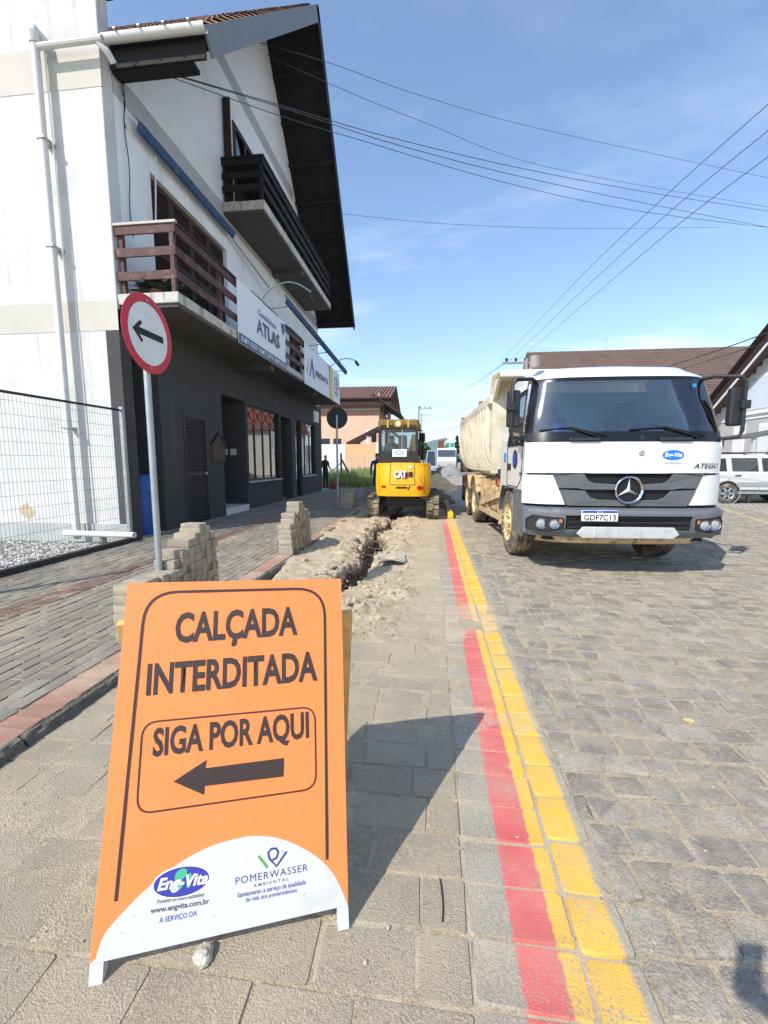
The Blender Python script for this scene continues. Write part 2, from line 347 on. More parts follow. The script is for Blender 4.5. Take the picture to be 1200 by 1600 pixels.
# ---- the road of rough cut stone
b = MB(); quad(b, LX1+.01, 9.5, -2, 14, -.0055)
road = tag(b.build('road', m_sand), kind='structure')
lay(road, 'painted_paver', yb, c2, .003, .05, 120, joined='painted_pavers_beyond')
stone_b = block_meshes('road_stone', m_road, 14, .055, .07, .14)
cells = []; y = .55; rr = random.Random(21)
while y < 13.9:
    d = .152+rr.uniform(-.02, .02); x = .618-rr.uniform(0, .008)
    off = rr.uniform(0, .15); first = True
    while x < 9.3 and x < .9+y*1.15:
        w = .172+rr.uniform(-.04, .05)
        if first: w -= off*.6; first = False
        wave = .03*sin(x*.9+y*.6)
        cells.append((x+w/2, y+d/2+wave, w-.014, d-.014, rr.gauss(0, .035))); x += w
    y += d
lay(road, 'road_stone', stone_b, cells, .002, .05, 300)
# farther road: the stones are too small to tell apart, the material takes over
def brickmat(name, c1_, c2_, mortar, sx, sy, ms=.02, rough=.9, rot=0):
    m = bpy.data.materials.new(name); m.use_nodes = True; t = m.node_tree; N = t.nodes.new; L = t.links.new; p = t.nodes['Principled BSDF']; p.inputs['Roughness'].default_value = rough
    ge = N('ShaderNodeNewGeometry'); mp_ = N('ShaderNodeMapping'); mp_.inputs['Rotation'].default_value = rot if isinstance(rot, tuple) else (0, 0, rot); L(ge.outputs['Position'], mp_.inputs[0])
    br = N('ShaderNodeTexBrick'); br.inputs['Scale'].default_value = 1; br.inputs['Brick Width'].default_value = sx; br.inputs['Row Height'].default_value = sy; br.inputs['Mortar Size'].default_value = ms
    br.inputs['Color1'].default_value = (*c1_, 1); br.inputs['Color2'].default_value = (*c2_, 1); br.inputs['Mortar'].default_value = (*mortar, 1); L(mp_.outputs[0], br.inputs[0])
    n = N('ShaderNodeTexNoise'); n.inputs['Scale'].default_value = .8; n.inputs['Detail'].default_value = 6; L(ge.outputs['Position'], n.inputs[0])
    k = N('ShaderNodeMapRange'); L(n.outputs[0], k.inputs[0]); k.inputs[1].default_value = .45; k.inputs[2].default_value = .7; k.inputs[4].default_value = .6
    x = N('ShaderNodeMix'); x.data_type = 'RGBA'; L(k.outputs[0], x.inputs['Factor']); L(br.outputs[0], x.inputs['A']); x.inputs['B'].default_value = (*mortar, 1); L(x.outputs['Result'], p.inputs['Base Color'])
    bp = N('ShaderNodeBump'); bp.inputs['Strength'].default_value = .5; bp.inputs['Distance'].default_value = .01; L(br.outputs['Fac'], bp.inputs['Height']); bp.invert = True; L(bp.outputs[0], p.inputs['Normal'])
    return m
m_roadfar = brickmat('road_stone_far', lin(140, 138, 134), lin(116, 115, 113), lin(186, 174, 152), .19, .165, .016)
b = MB(); quad(b, LX1+.02, 9.5, 14, 140, -.003); quad(b, 9.5, 26, 8, 26, -.006)
rf = b.build('far_road', m_roadfar); tag(rf, kind='structure')
b = MB(); quad(b, LX0, LX1+.01, 17, 140, -.004); tag(b.build('far_lane', m_roadfar), kind='structure')
# faded yellow line across the side road and the yellow spot
m_fyel = mat('faded_yellow', lin(214, 186, 120), .9, .3, 6, .3, 60, world=True, dirt=(lin(170, 160, 142), .4, .6, 3, .9))
p0 = at(1128, 795, Z=0); p1 = at(1200, 818, Z=0); d = (p1-p0); n_ = Vector((-d.y, d.x, 0)).normalized()*.06
b = MB(); b.add([p0-n_+Vector((0, 0, .006)), p1+d*.6-n_+Vector((0, 0, .006)), p1+d*.6+n_+Vector((0, 0, .006)), p0+n_+Vector((0, 0, .006))], [(0, 1, 2, 3)])
tag(b.build('faded_line', m_fyel), kind='structure')
# ---- sidewalk
ZW = .062; KX = -2.085
b = MB(); b.box(-9.0, KX+.045, 7.0, 60, -.03, ZW-.008); b.box(-5.14, KX+.045, -1.5, 7.0, -.03, ZW-.0081)
walk = tag(b.build('sidewalk', m_sand), kind='structure')
walk_b = block_meshes('paver', m_walk, 6, .012, .05, .08); red_b = block_meshes('red_paver', m_redwalk, 5, .012, .05, .08)
cells = []; red = []; x = KX-.155; col = 0; rr = random.Random(31)
def is_red(cx, y): return -3.93 < cx < -3.70
tact = []
while x > -5.12:
    cx = x-.0505; y = 1.35+(col % 2)*.1
    while y < 22:
        if is_red(cx, y): tact.append((cx, y+.1, .094, .193, rr.gauss(0, .008)))
        elif rr.random() > .0: cells.append((cx, y+.1, .094, .193, rr.gauss(0, .010)))
        y += .2
    x -= .101; col += 1
lay(walk, 'paver', walk_b, cells, ZW, .05, 300)
m_tact = mat('tactile_paver', lin(158, 130, 114), .93, .15, 5, .5, 190, world=True, speck=.28, rand=.10, dirt=(lin(170, 155, 132), .42, .7, 5, .8))
tb = block_meshes('tactile_paver', m_tact, 4, .012, .05, .06)
lay(walk, 'tactile_paver', tb, tact, ZW, .05, 60, joined='tactile_pavers_beyond')
b = MB()
for c in tact:
    for k in (-.03, 0, .03): b.box(c[0]+k-.007, c[0]+k+.007, c[1]-.09, c[1]+.09, ZW-.01, ZW+.006)
o = b.build('tactile_ribs', m_tact, walk); o['kind'] = 'stuff'
y = 1.2
while y < 16:
    red.append((KX-.050, y+.05, .20, .094, rr.gauss(0, .012))); y += .1
lay(walk, 'red_paver', red_b, red, ZW+.001, .05, 110, joined='red_pavers_beyond')
# kerb: rough cast stones, some pulled out where the trench crosses
kerb = tag(thing('kerb', None, None), kind='structure')
y = 1.0; rr = random.Random(8)
while y < 16:
    L_ = .8+rr.uniform(-.1, .1)
    if not (4.45 < y < 5.3 and False):
        b = MB(); us = [y+.008+(L_-.016)*i/30 for i in range(31)]
        prof = [(-.022, -.02), (-.014, .02), (-.010, .05), (.0, .078), (.015, .088), (.034, .090)]
        tl = rr.uniform(-.012, .012); sx = rr.uniform(-.012, .012)
        def fn(u, j): 
            dx, dz = prof[j]; k = noise.noise(Vector((u*9, j*1.7, 3.3)))*.010+noise.noise(Vector((u*31, j*2.7, 1.3)))*.008
            return (KX+.085-dx+k+sx, u, dz*.62+k*.6+tl*.5*(u-y))
        b.sheet(fn, us, range(len(prof)))
        b.f += [tuple(range(len(prof))), tuple(30*len(prof)+j for j in range(len(prof)-1, -1, -1))]
        b.build('kerb_stone', m_kerb, kerb)
    y += L_
# ---- dug-up ground: the trench, its spoil and the sand washed over the lane
def hgt(x, y):
    n1_ = fbm(x, y, 1.6, 5); n2_ = fbm(x, y, 6, 4, 4.2); n3_ = fbm(x, y, 17, 3, 9)
    z = .006+.012*n1_+.012*n2_+.009*n3_+.004*fbm(x, y, 45, 2, 2)
    edge = 3.35+.35*sin(x*3.1)+.35*n1_+(.35 if x > -.2 else 0)
    z += -.055*(1-sstep(edge-.25, edge+.35, y))                       # dies out under the pavers near the camera
    z += .045*sstep(4.3, 5.8, y)*sstep(-1.25, -1.85, x)*(1+.5*n1_)       # sand heaped to the kerb
    z += .035*sstep(4.2, 5.5, y)*math.exp(-((x+1.32)/.16)**2)*(1+1.2*n2_)
    z += .03*math.exp(-((x+.50)/.17)**2)*sstep(5.0, 6.2, y)*(1+n2_)       # right-hand lip
    z += .07*math.exp(-((x+.66)/.20)**2-((y-3.75)/.28)**2)*(1+.6*n3_)      # grey heap beside the board
    z += .05*math.exp(-((x+.32)/.22)**2-((y-4.45)/.14)**2)*(1+.7*n3_)
    # trench
    cx = -1.0+.05*sin(y*1.3)+.10*n1_; w = .165+.12*n2_+.05*sin(y*2.9)+.04*n3_; w *= sstep(4.0, 5.0, y)
    dep = (.42*sstep(4.1, 5.0, y)+.12*sstep(7.5, 9, y))*(1-.55*math.exp(-((y-6.15)/.28)**2)-.4*math.exp(-((y-7.3)/.2)**2))
    t = abs(x-cx)/max(w, .03)
    if w > .02: z -= dep*(1-sstep(.62, 1.15+.15*n2_, t))
    for (yy, ww) in ((4.95, .05), (5.12, .05), (5.32, .05)):             # prints of the digger's track
        if -.66 < x < -.22: z -= .018*math.exp(-(((y-yy)-(x+.45)*.55)/ww)**2*6)*sstep(-.66, -.6, x)*sstep(-.22, -.28, x)
    z -= .050*sstep(-.30, .12, x+.16*n1_)-.006*n2_
    z -= .10*sstep(-1.86, -2.04, x)*(1-sstep(4.8, 5.8, y))
    return z
us = [-2.12+.022*i for i in range(112)]; vs_ = [2.6+.026*i for i in range(int(14.4/.026))]
b = MB(); b.sheet(lambda u, v: (u, v, hgt(u, v)), us, vs_)
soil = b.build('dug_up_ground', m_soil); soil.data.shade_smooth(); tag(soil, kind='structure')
def clods(name, n, spot, smin, smax, m, parent=None):
    b = MB(); rr = random.Random(hash(name) % 999 if False else len(name)*7+n)
    for k in range(n):
        x, y, zz_ = spot(rr); s = smin*(smax/smin)**(rr.random()**2.2)
        bm = bmesh.new(); bmesh.ops.create_icosphere(bm, subdivisions=1, radius=s)
        ph = rr.uniform(0, 99); sc = Vector((rr.uniform(.7, 1.3), rr.uniform(.7, 1.3), rr.uniform(.5, .85)))
        vv = [Vector((q.co.x*sc.x, q.co.y*sc.y, q.co.z*sc.z))*(1+.45*noise.noise(q.co/s*1.3+Vector((ph, 0, 0)))) for q in bm.verts]
        b.add([q+Vector((x, y, zz_+s*.25)) for q in vv], [tuple(q.index for q in f.verts) for f in bm.faces]); bm.free()
    o = b.build(name, m, parent); o['kind'] = 'stuff'; return o
def sp1(r):
    while 1:
        x = r.gauss(-.95, .38); y = r.uniform(3.4, 12)
        if -1.95 < x < .1: return x, y, hgt(x, y)
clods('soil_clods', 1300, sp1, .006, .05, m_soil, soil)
def sp2(r):
    x = r.uniform(-.85, .1); y = r.gauss(4.1, .5); return x, y, max(hgt(x, y), -.002)
clods('grey_crumbs', 700, sp2, .003, .012, mat('grey_crumb', lin(166, 154, 136), .95, .3, 20, .5, 90, world=True), soil)
def sp3(r):
    x = r.uniform(-1.9, 4.5); y = .95+abs(r.gauss(0, 2.6)); return x, y, .0
clods('loose_grit', 1500, sp3, .0025, .007, mat('grit', lin(170, 160, 144), .95, .4, 30, .3, 90, world=True), road)
def sp4(r):
    x = r.gauss(-1.16, .11); y = r.uniform(4.5, 9.5); return x, y, hgt(x, y)-.03
def sp5(r):
    x = -1.9+2.1*r.random()**.8; y = 3.3+r.random()**1.6*7; return x, y, max(hgt(x, y), -.003)
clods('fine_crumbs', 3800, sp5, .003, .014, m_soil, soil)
clods('trench_lumps', 260, sp4, .02, .07, m_dark, soil)
# thin film of blown sand that lies in the joints and over the low corners of the paving
m_film = mat('blown_sand', lin(192, 176, 148), .97, .18, 5, .8, 150, world=True, speck=.40, dirt=(lin(150, 138, 118), .5, .66, 30, .5))
def film(x, y):
    a = fbm(x, y, 1.1, 5, 7.7); c_ = fbm(x, y, 9, 4, 1.1); e_ = fbm(x, y, 33, 2, 5)
    near = .0022*sstep(1.5, 4.5, y)*(1-sstep(.6, 1.9, x))+.0020*math.exp(-((x-.62)/.10)**2)-.0004*sstep(.8, 1.3, x)
    if .25 < x < .57: near -= .0030-.0045*math.exp(-((y-3.75)/.33)**2)
    return -.0030+near+.0030*a+.0022*c_+.0011*e_
fus = [-1.97+.026*i for i in range(240)]; fvs = [.7+.026*i for i in range(340)]
b = MB(); b.sheet(lambda u, v: (u, v, film(u, v)), fus, fvs); b.f = [f for f in b.f if not (b.v[f[0]].x < -.36 and b.v[f[0]].y > 3.75)]; o = b.build('blown_sand', m_film); o.data.shade_smooth(); tag(o, kind='structure')
# dark spoil beside the digger, pale spoil farther on, and the heap of gravel
def heap(name, label, cat, c, rx, ry, h, m, amp=.25, fr=2.0, n=44, sharp=1.5, kind=None):
    b = MB()
    def fn(u, v):
        a = 2*pi*v/n; r = u; x = cos(a)*r; y = sin(a)*r
        w = fbm(x*rx*fr+c[0], y*ry*fr+c[1], 1, 5)
        return (c[0]+x*rx*(1+.18*w), c[1]+y*ry*(1+.18*w), (c[2] if len(c) > 2 else 0)-.02+h*max(0, (1-r)**1.0 if sharp == 0 else (1-r**sharp))*(1+amp*w) - (.05 if r > .97 else 0))
    b.sheet(fn, [i/16 for i in range(17)], range(n+1)); o = b.build(name, m); o.data.shade_smooth(); return tag(o, label, cat, kind=kind)
heap('soil_mound', 'dark soil mound beside the right track of the yellow digger', 'soil mound', (-.02, 15.4), .85, 2.6, .42, m_dark, .5, 2.4)
heap('sand_heap', 'pale orange sand heap past the dark soil mound', 'sand heap', (.2, 24), 1.3, 4.5, .62, mat('orange_sand', lin(214, 178, 130), .97, .2, 2, .8, 30, world=True), .35, 1.2)
heap('gravel_heap', 'grey gravel heap in front of the distant white truck', 'gravel heap', (1.75, 43), 2.1, 3.0, 1.35, mat('gravel_grey', lin(140, 140, 136), .95, .2, 3, .8, 25, world=True, speck=.3), .12, 1.5, sharp=1.0)
# ================================================================ THE CORNER BUILDING
XF, YN, YE = -5.25, 6.85, 19.6
m_white = mat('weathered_white_render', lin(206, 204, 200), .92, .05, 2, .3, 70, dirt=[(lin(176, 164, 146), .60, .76, 2.2, .5), (lin(120, 112, 100), .66, .74, 9, .45), (lin(178, 174, 166), .5, .7, .7, .6), (lin(150, 142, 130), .57, .72, 4.5, .5, .06)], speck=.05, world=True)
m_white2 = mat('white_render', lin(230, 229, 226), .9, .05, 2, .12, 70, dirt=[(lin(190, 184, 174), .6, .78, 1.4, .5), (lin(160, 154, 144), .58, .74, 4, .4, .07)], speck=.04, world=True)
m_cream = mat('cream_band', lin(194, 188, 176), .92, .05, 2, .2, 70, dirt=(lin(180, 168, 148), .6, .76, 3, .5), speck=.05, world=True)
m_band = mat('grey_band', lin(176, 174, 172), .9, .06, 2, .15, 70, speck=.05, world=True)
m_dgrey = mat('dark_grey_paint', lin(68, 67, 66), .85, .08, 1.5, .15, 60, speck=.06, dirt=[(lin(120, 116, 108), .60, .8, 2.5, .35), (lin(104, 100, 94), .56, .72, 3.5, .4, .1)], world=True)
m_slab = mat('stained_slab', lin(196, 190, 180), .92, .1, 2, .2, 60, dirt=[(lin(120, 112, 100), .5, .68, 5, .7), (lin(96, 90, 80), .54, .66, 7, .6, .15)], speck=.08, world=True)
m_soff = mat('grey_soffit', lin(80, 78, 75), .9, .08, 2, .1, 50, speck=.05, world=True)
m_brown = mat('brown_rail_board', lin(84, 56, 52), .7, .15, 3, .25, 40, dirt=(lin(150, 120, 108), .55, .75, 6, .6), world=True)
m_dbrown = mat('dark_brown_wood', lin(58, 40, 34), .75, .2, 4, .25, 50, world=True)
m_blackwood = mat('black_stained_wood', lin(25, 21, 20), .8, .2, 3, .2, 40, world=True)
m_pvc = mat('grey_pvc', lin(205, 203, 198), .55, .06, 3, .05, 40, dirt=(lin(150, 140, 125), .6, .78, 4, .5), world=True)
m_galv = mat('galvanised_steel', lin(170, 174, 176), .45, .12, 6, .06, 60, metal=.6, dirt=(lin(120, 116, 110), .6, .8, 12, .5))
m_blue = mat('blue_canvas', lin(52, 78, 112), .8, .15, 4, .2, 60, dirt=(lin(96, 108, 124), .5, .7, 3, .5), world=True)
m_black = mat('matt_black', lin(34, 34, 35), .6, .1, 5, .08, 60)
m_tile = mat('weathered_roof_tile', lin(140, 100, 78), .95, .25, 6, .5, 40, rand=.22, dirt=(lin(84, 72, 62), .48, .66, 4, .7), world=True)
m_shop = glass('shop_glass', (.55, .58, .58), .20)
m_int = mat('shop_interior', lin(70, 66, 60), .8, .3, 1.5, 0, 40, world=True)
m_step = mat('white_marble_step', lin(214, 212, 206), .5, .06, 3, .05, 40, world=True)
BL = thing('corner_building', 'white and dark grey corner building with steep dark overhanging roof and two balconies', 'building', (-8, 12, 0))
def bw(name, m, *a, parent=None, **k): return pbox(name, m, parent or BL, *a, world=True, **k)
ZF = ZW  # floor line at the pavement
ZB0, ZB1 = 3.97, 4.20     # lower balcony slab
# gable end facing the camera, taller than the eave
wall = bw('side_wall', m_white, -20, XF, YN, YN+.25, -.1, 8.78, bevel=.015)
pbox('wall_cap', m_dbrown, wall, -20.1, XF+.07, YN-.09, YN+.32, 8.78, 8.88, world=True, bevel=.01)
for (z0, z1) in ((7.30, 7.92), (3.62, 4.10)): pbox('painted_band', m_cream, wall, -19.9, XF+.004, YN-.006, YN+.05, z0, z1, world=True)
p = at(42, 798, Y=YN); b = MB(); rr = random.Random(2)
b.prism([(p.x+.14*cos(a)*(1+rr.uniform(-.3, .3)), YN-.004, p.z+.13*sin(a)*(1+rr.uniform(-.3, .3))) for a in [i*2*pi/9 for i in range(9)]], (0, .006, 0)); b.build('chipped_patch', mat('bare_plaster', lin(196, 178, 146), .95, .2, 12, .6, 50, world=True), wall, world=True)
b = MB(); b.box(-19.9, XF-.01, YN-.03, YN+.02, -.1, .33); b.build('damp_plinth', mat('damp_plinth', lin(176, 178, 174), .95, .12, 2, .3, 50, world=True), wall, world=True)
# downpipe and the cross pipe from the gutter
def pxz(px, py, Y): return at(px, py, Y=Y)
PY = YN-.16
a0 = at(56, 55, Y=PY); a1 = at(117, 818, Y=PY); vx = (a0.x+a1.x)/2
b = MB(); b.tube([(vx, PY, a0.z-.05), (vx, PY, .16), (vx+.03, PY-.03, .10)], .058, 12); b.build('downpipe', m_pvc, BL, world=True, smooth=True)
b = MB(); b.tube([(vx+.10, PY+.06, a0.z+.02), (vx+.13, PY+.05, 5), (vx+.16, PY+.05, .2)], .012, 6); b.build('conduit', m_pvc, BL, world=True)
b = MB(); b.tube([(vx, YN+.05, a0.z+.06), (vx, PY-.02, a0.z+.07), (vx, PY-.03, a0.z+.02), (vx, PY, a0.z-.1)], .075, 12); b.build('pipe_elbow', m_pvc, BL, world=True, smooth=True)
g0 = at(60, 73, Y=PY); g1 = at(160, 60, Y=PY)
b = MB(); b.tube([g0, g1, (XF+.10, PY+.02, g1.z-.02), (XF+.22, PY+.06, g1.z-.14), (XF+.24, PY+.15, g1.z-.22)], .048, 10); b.build('gutter_outlet_pipe', m_pvc, BL, world=True, smooth=True)
for zz in (2.0, 4.9, 6.5): part('pipe_clamp', m_galv, BL, lambda b: b.box(vx-.075, vx+.075, PY-.07, YN, zz-.015, zz+.015), world=True)
# gable wall on the street, with band courses
R0 = at(500, 10, X=-3.58); FE = at(552, 508, X=-3.58); YR, ZR = R0.y-.35, R0.z-.33
EY0, EZ0 = 6.98, 8.03; EY1, EZ1 = FE.y+.25, FE.z
sl0 = (ZR-EZ0)/(YR-EY0); sl1 = (ZR-EZ1)/(EY1-YR)
def roofz(y): return ZR-(YR-y)*sl0 if y < YR else ZR-(y-YR)*sl1
TH = .30
def wz(y): return roofz(y)-TH-.02
# street wall in panels round the openings: lower storey 4.2..7.4
OPEN = [(7.95, 10.9, 4.21, 6.75), (12.3, 14.5, 4.21, 6.35), (15.6, 17.2, 4.9, 6.35)]
def wallpanels(ya, yb, za, zb, opens, x0, x1, name, m):
    ysx = sorted({ya, yb, *[o[0] for o in opens], *[o[1] for o in opens]})
    bb = MB()
    for i in range(len(ysx)-1):
        u0, u1 = ysx[i], ysx[i+1]; hole = [o for o in opens if o[0] <= u0+1e-6 and o[1] >= u1-1e-6]
        if not hole: bb.box(x0, x1, u0, u1, za, zb)
        else:
            o = hole[0]
            if o[2] > za+.01: bb.box(x0, x1, u0, u1, za, o[2])
            if o[3] < zb-.01: bb.box(x0, x1, u0, u1, o[3], zb)
    return bb.build(name, m, BL, world=True)
wallpanels(YN+.25, YE, ZB0, 7.40, OPEN, XF-.25, XF, 'street_wall', m_white2)
bw('painted_band', m_band, XF-.25, XF+.006, YN+.25, YE, 7.40, 7.80)
up = [(YN+.25, 7.80)]; 
b = MB(); b.prism([(XF, YN+.25, 7.80), (XF, YN+.25, max(7.81, wz(YN+.25))), (XF, YR, wz(YR)), (XF, YE, max(7.81, wz(YE)) if wz(YE) > 7.81 else 7.81), (XF, YE, 7.80)], (-.25, 0, 0)); b.build('gable_wall', m_white2, BL, world=True)
bz0, bz1 = 11.0, 11.38
yb0 = EY0+(bz1-EZ0+TH+.1)/sl0; yb1 = EY1-(bz1-EZ1+TH+.1)/sl1
bw('painted_band', m_band, XF-.02, XF+.012, yb0, yb1, bz0, bz1)
bw('rear_wall', m_white2, -20, XF-.25, YE-.25, YE, -.1, 7.4)
# balcony door and open shutter above, in the gable
bw('balcony_door', m_dbrown, XF-.03, XF+.03, 11.5, 13.6, 7.86, 10.2)
b = MB(); b.box(XF+.02, XF+.20, 10.95, 11.0, 7.95, 10.3); s_ = b.build('open_shutter', m_dbrown, BL, world=True)
for k in range(3):
    y0_ = 11.62+k*.66; pbox('pane', glass('dark_pane', (.1, .11, .12), .12), BL, XF+.031, XF+.035, y0_, y0_+.52, 8.75, 10.05, world=True)
# lower sliding lattice shutters, each with its frame and slats
def shutter(y0, y1, z0, z1, parent, x):
    f = MB(); w = .07
    f.box(x, x+.05, y0, y0+w, z0, z1); f.box(x, x+.05, y1-w, y1, z0, z1); f.box(x, x+.05, y0+w, y1-w, z0, z0+.12); f.box(x, x+.05, y0+w, y1-w, z1-.1, z1); f.box(x, x+.05, y0+w, y1-w, (z0+z1)/2-.05, (z0+z1)/2+.05)
    o = f.build('shutter', m_dbrown, parent, world=True); s = MB(); zz = z0+.14
    while zz < z1-.12:
        s.bar((x+.028, y0+w, zz), (x+.028, y1-w, zz), .03, .022, up=(.7, 0, .7)); zz += .042
    q = s.build('slats', m_dbrown, o, world=True); q['kind'] = 'stuff'
    bk = MB().box(x+.002, x+.010, y0+w, y1-w, z0+.12, z1-.1).build('back_panel', m_blackwood, o, world=True)
for k in range(4): shutter(7.97+k*.73, 7.97+(k+1)*.73-.01, 4.215, 6.74, BL, XF-.14)
for k in range(3): shutter(12.32+k*.725, 12.32+(k+1)*.725-.01, 4.215, 6.34, BL, XF-.14)
for k in range(2): shutter(15.62+k*.785, 15.62+(k+1)*.785-.01, 4.91, 6.34, BL, XF-.14)
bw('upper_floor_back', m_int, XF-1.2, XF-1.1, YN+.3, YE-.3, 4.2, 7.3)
# balconies
def rail(parent, x0, x1, y0, y1, zt, boards, m, h=.14, posts=1.5, near=True):
    n = max(2, int((y1-y0)/posts)+1)
    for i in range(n):
        yy = y0+.05+(y1-y0-.1)*i/(n-1); pbox('post', m, parent, x1-.12, x1-.05, yy-.04, yy+.04, zt, boards[0]+h/2, world=True)
    pbox('post', m, parent, x0+.04, x0+.11, y0+.05, y0+.12, zt, boards[0]+h/2, world=True)
    for i, zc in enumerate(boards):
        pbox('rail_board', m, parent, x1-.05, x1-.015, y0, y1, zc-h/2, zc+h/2, world=True, bevel=.006)
        pbox('rail_board', m, parent, x0, x1-.055, y0+.005, y0+.04, zc-h/2, zc+h/2, world=True, bevel=.006)
XB = -4.17
lb = bw('lower_balcony', m_slab, XF+.002, XB, YN+.02, 19.1, ZB0+.06, ZB1, bevel=.01)
pbox('balcony_soffit', m_soff, lb, XF+.002, XB-.03, YN+.05, 19.07, ZB0, ZB0+.06, world=True)
for yy in (11.0, 15.2): pbox('soffit_beam', m_soff, lb, XF+.001, XB-.06, yy, yy+.25, ZB0-.16, ZB0+.001, world=True)
rail(lb, XF, XB, YN+.03, 19.08, ZB1, [5.19, 4.845, 4.48], m_brown)
pbox('top_cap', mat('pale_cap', lin(190, 180, 172), .8, .1, 5, .1, 50, world=True), lb, XF, XB+.01, YN+.015, YN+.075, 5.262, 5.30, world=True)
pbox('top_cap', m_dbrown, lb, XB-.06, XB+.01, YN+.076, 19.09, 5.262, 5.295, world=True)
part('potted_plant_leaves', mat('dark_leaf', lin(52, 62, 40), .8, .4, 20, .2, 50), lb, lambda b: [b.add([(lambda c, d: c+d)(Vector((XF+.55+RND.gauss(0, .18), YN+.3+RND.gauss(0, .12), 4.28+abs(RND.gauss(0, .09)))), Vector((U(-.06, .06), U(-.06, .06), U(-.03, .06)))) for _ in range(3)], [(0, 1, 2)]) for k in range(160)], world=True)['kind'] = 'stuff'
b = MB(); b.cyl((XF+.55, YN+.3, ZB1), (XF+.55, YN+.3, 4.32), .13, .16, 12); b.build('flower_pot', mat('clay_pot', lin(120, 84, 64), .9), lb, world=True)
ub0 = at(413, 322, X=XB); ub1 = at(517, 492, X=XB); UY0, UY1 = ub0.y, ub1.y; UZ = 7.55
ub = bw('upper_balcony', m_slab, XF+.012, XB, UY0, UY1, UZ+.05, UZ+.26, bevel=.01)
pbox('balcony_soffit', m_soff, ub, XF+.012, XB-.03, UY0+.03, UY1-.03, UZ, UZ+.05, world=True)
pbox('soffit_beam', m_soff, ub, XF+.011, XB-.06, 14, 14.25, UZ-.12, UZ+.001, world=True)
rail(ub, XF, XB, UY0+.01, UY1, UZ+.26, [8.72, 8.42, 8.12], m_blackwood, h=.15)
pbox('top_cap', m_blackwood, ub, XF, XB+.01, UY0, UY1, 8.80, 8.84, world=True)
# roof: two slopes with rafters, dark soffit, grey-blue barge boards, tiles on the near slope
XO, XL = -3.58, -19.5
m_barge = mat('grey_barge_board', lin(120, 124, 128), .75, .1, 3, .15, 40, world=True)
def slope(ya, za, yb, zb, name):
    d = Vector((0, yb-ya, zb-za)).normalized(); n = Vector((0, -d.z, d.y)); n = n if n.z > 0 else -n
    def P(x, t, k): return Vector((x, ya, za))+d*t+n*k
    return d, n, P, sqrt((yb-ya)**2+(zb-za)**2)
roof = None
for (ya, za, yb, zb, near) in ((EY0, EZ0, YR, ZR, True), (EY1, EZ1, YR, ZR, False)):
    d, n, P, Lr = slope(ya, za, yb, zb, '')
    xl = XF+.08 if near else XL
    b = MB(); b.hexa([P(XL, 1.2 if near else 0, -.06), P(XO, 1.2 if near else 0, -.06), P(XO, Lr, -.06), P(XL, Lr, -.06), P(XL, 1.2 if near else 0, 0), P(XO, 1.2 if near else 0, 0), P(XO, Lr, 0), P(XL, Lr, 0)])
    if near: b.hexa([P(XF+.08, 0, -.06), P(XO, 0, -.06), P(XO, 1.2, -.06), P(XF+.08, 1.2, -.06), P(XF+.08, 0, 0), P(XO, 0, 0), P(XO, 1.2, 0), P(XF+.08, 1.2, 0)])
    r_ = b.build('roof_slope', m_blackwood, BL, world=True); roof = roof or r_
    for k in range(9):
        t = .25+k*(Lr-.5)/8; b = MB(); c0 = P(XF-.2, t, -.15); c1 = P(XO+.03, t, -.15); b.bar(c0, c1, .10, .16, up=n); b.build('purlin', m_blackwood, r_, world=True)
    k = XO-.35
    while k > XF:
        b = MB(); b.bar(P(k, .1, -.09), P(k, Lr-.1, -.09), .07, .05, up=n); b.build('rafter', m_blackwood, r_, world=True); k -= .42
    b = MB(); b.hexa([P(XO, -.02, -.30), P(XO+.04, -.02, -.30), P(XO+.04, Lr, -.30), P(XO, Lr, -.30), P(XO, -.02, .05), P(XO+.04, -.02, .05), P(XO+.04, Lr, .05), P(XO, Lr, .05)]); b.build('barge_board', m_barge if near else m_blackwood, r_, world=True)
    # tiles: interlocking, wavy rows
    b = MB(); step = .34; nt_ = int(Lr/step); x = XO; 
    for i in range(nt_):
        x = XO-.02; rr = random.Random(i+(100 if near else 0))
        while x > (XL if i > 3 or not near else XF+.3):
            t0 = i*step; w = .235; lift = rr.uniform(0, .012)
            def ft(u, v): return P(x-w*u, t0+v*(step+.05), .018+.045*sin(pi*u)**2+.03*(1-v)+lift)
            b.sheet(ft, [0, .25, .5, .75, 1], [0, 1]); x -= w
            if not near and x < XO-1.5: break
    o = b.build('roof_tiles', m_tile, r_, world=True); o['kind'] = 'stuff'
    if near:
        for kk in range(3): pass
# boxed eave, gutter
g0 = Vector((XF+.05, EY0-.10, EZ0)); 
b = MB(); nn = 8; us = [XF+.04, XO+.06]
b.sheet(lambda u, v: (u, EY0-.07+.075*cos(pi+pi*v/nn)*1.0, EZ0-.01-.085*sin(pi*v/nn)), us, range(nn+1), th=(0, 0, .012)); gt = b.build('gutter', m_pvc, BL, world=True, smooth=True)
for k in range(4): part('gutter_bracket', m_galv, gt, lambda b: b.box(XF+.3+k*.4, XF+.33+k*.4, EY0-.20, EY0+.03, EZ0-.01, EZ0+.006), world=True)
bw('eave_board', m_blackwood, XF+.03, XO-.02, EY0+.05, EY0+.09, EZ0-.34, EZ0-.03)
bw('eave_soffit', m_blackwood, XF+.03, XO-.25, EY0+.10, EY0+.30, EZ0-.36, EZ0-.30)
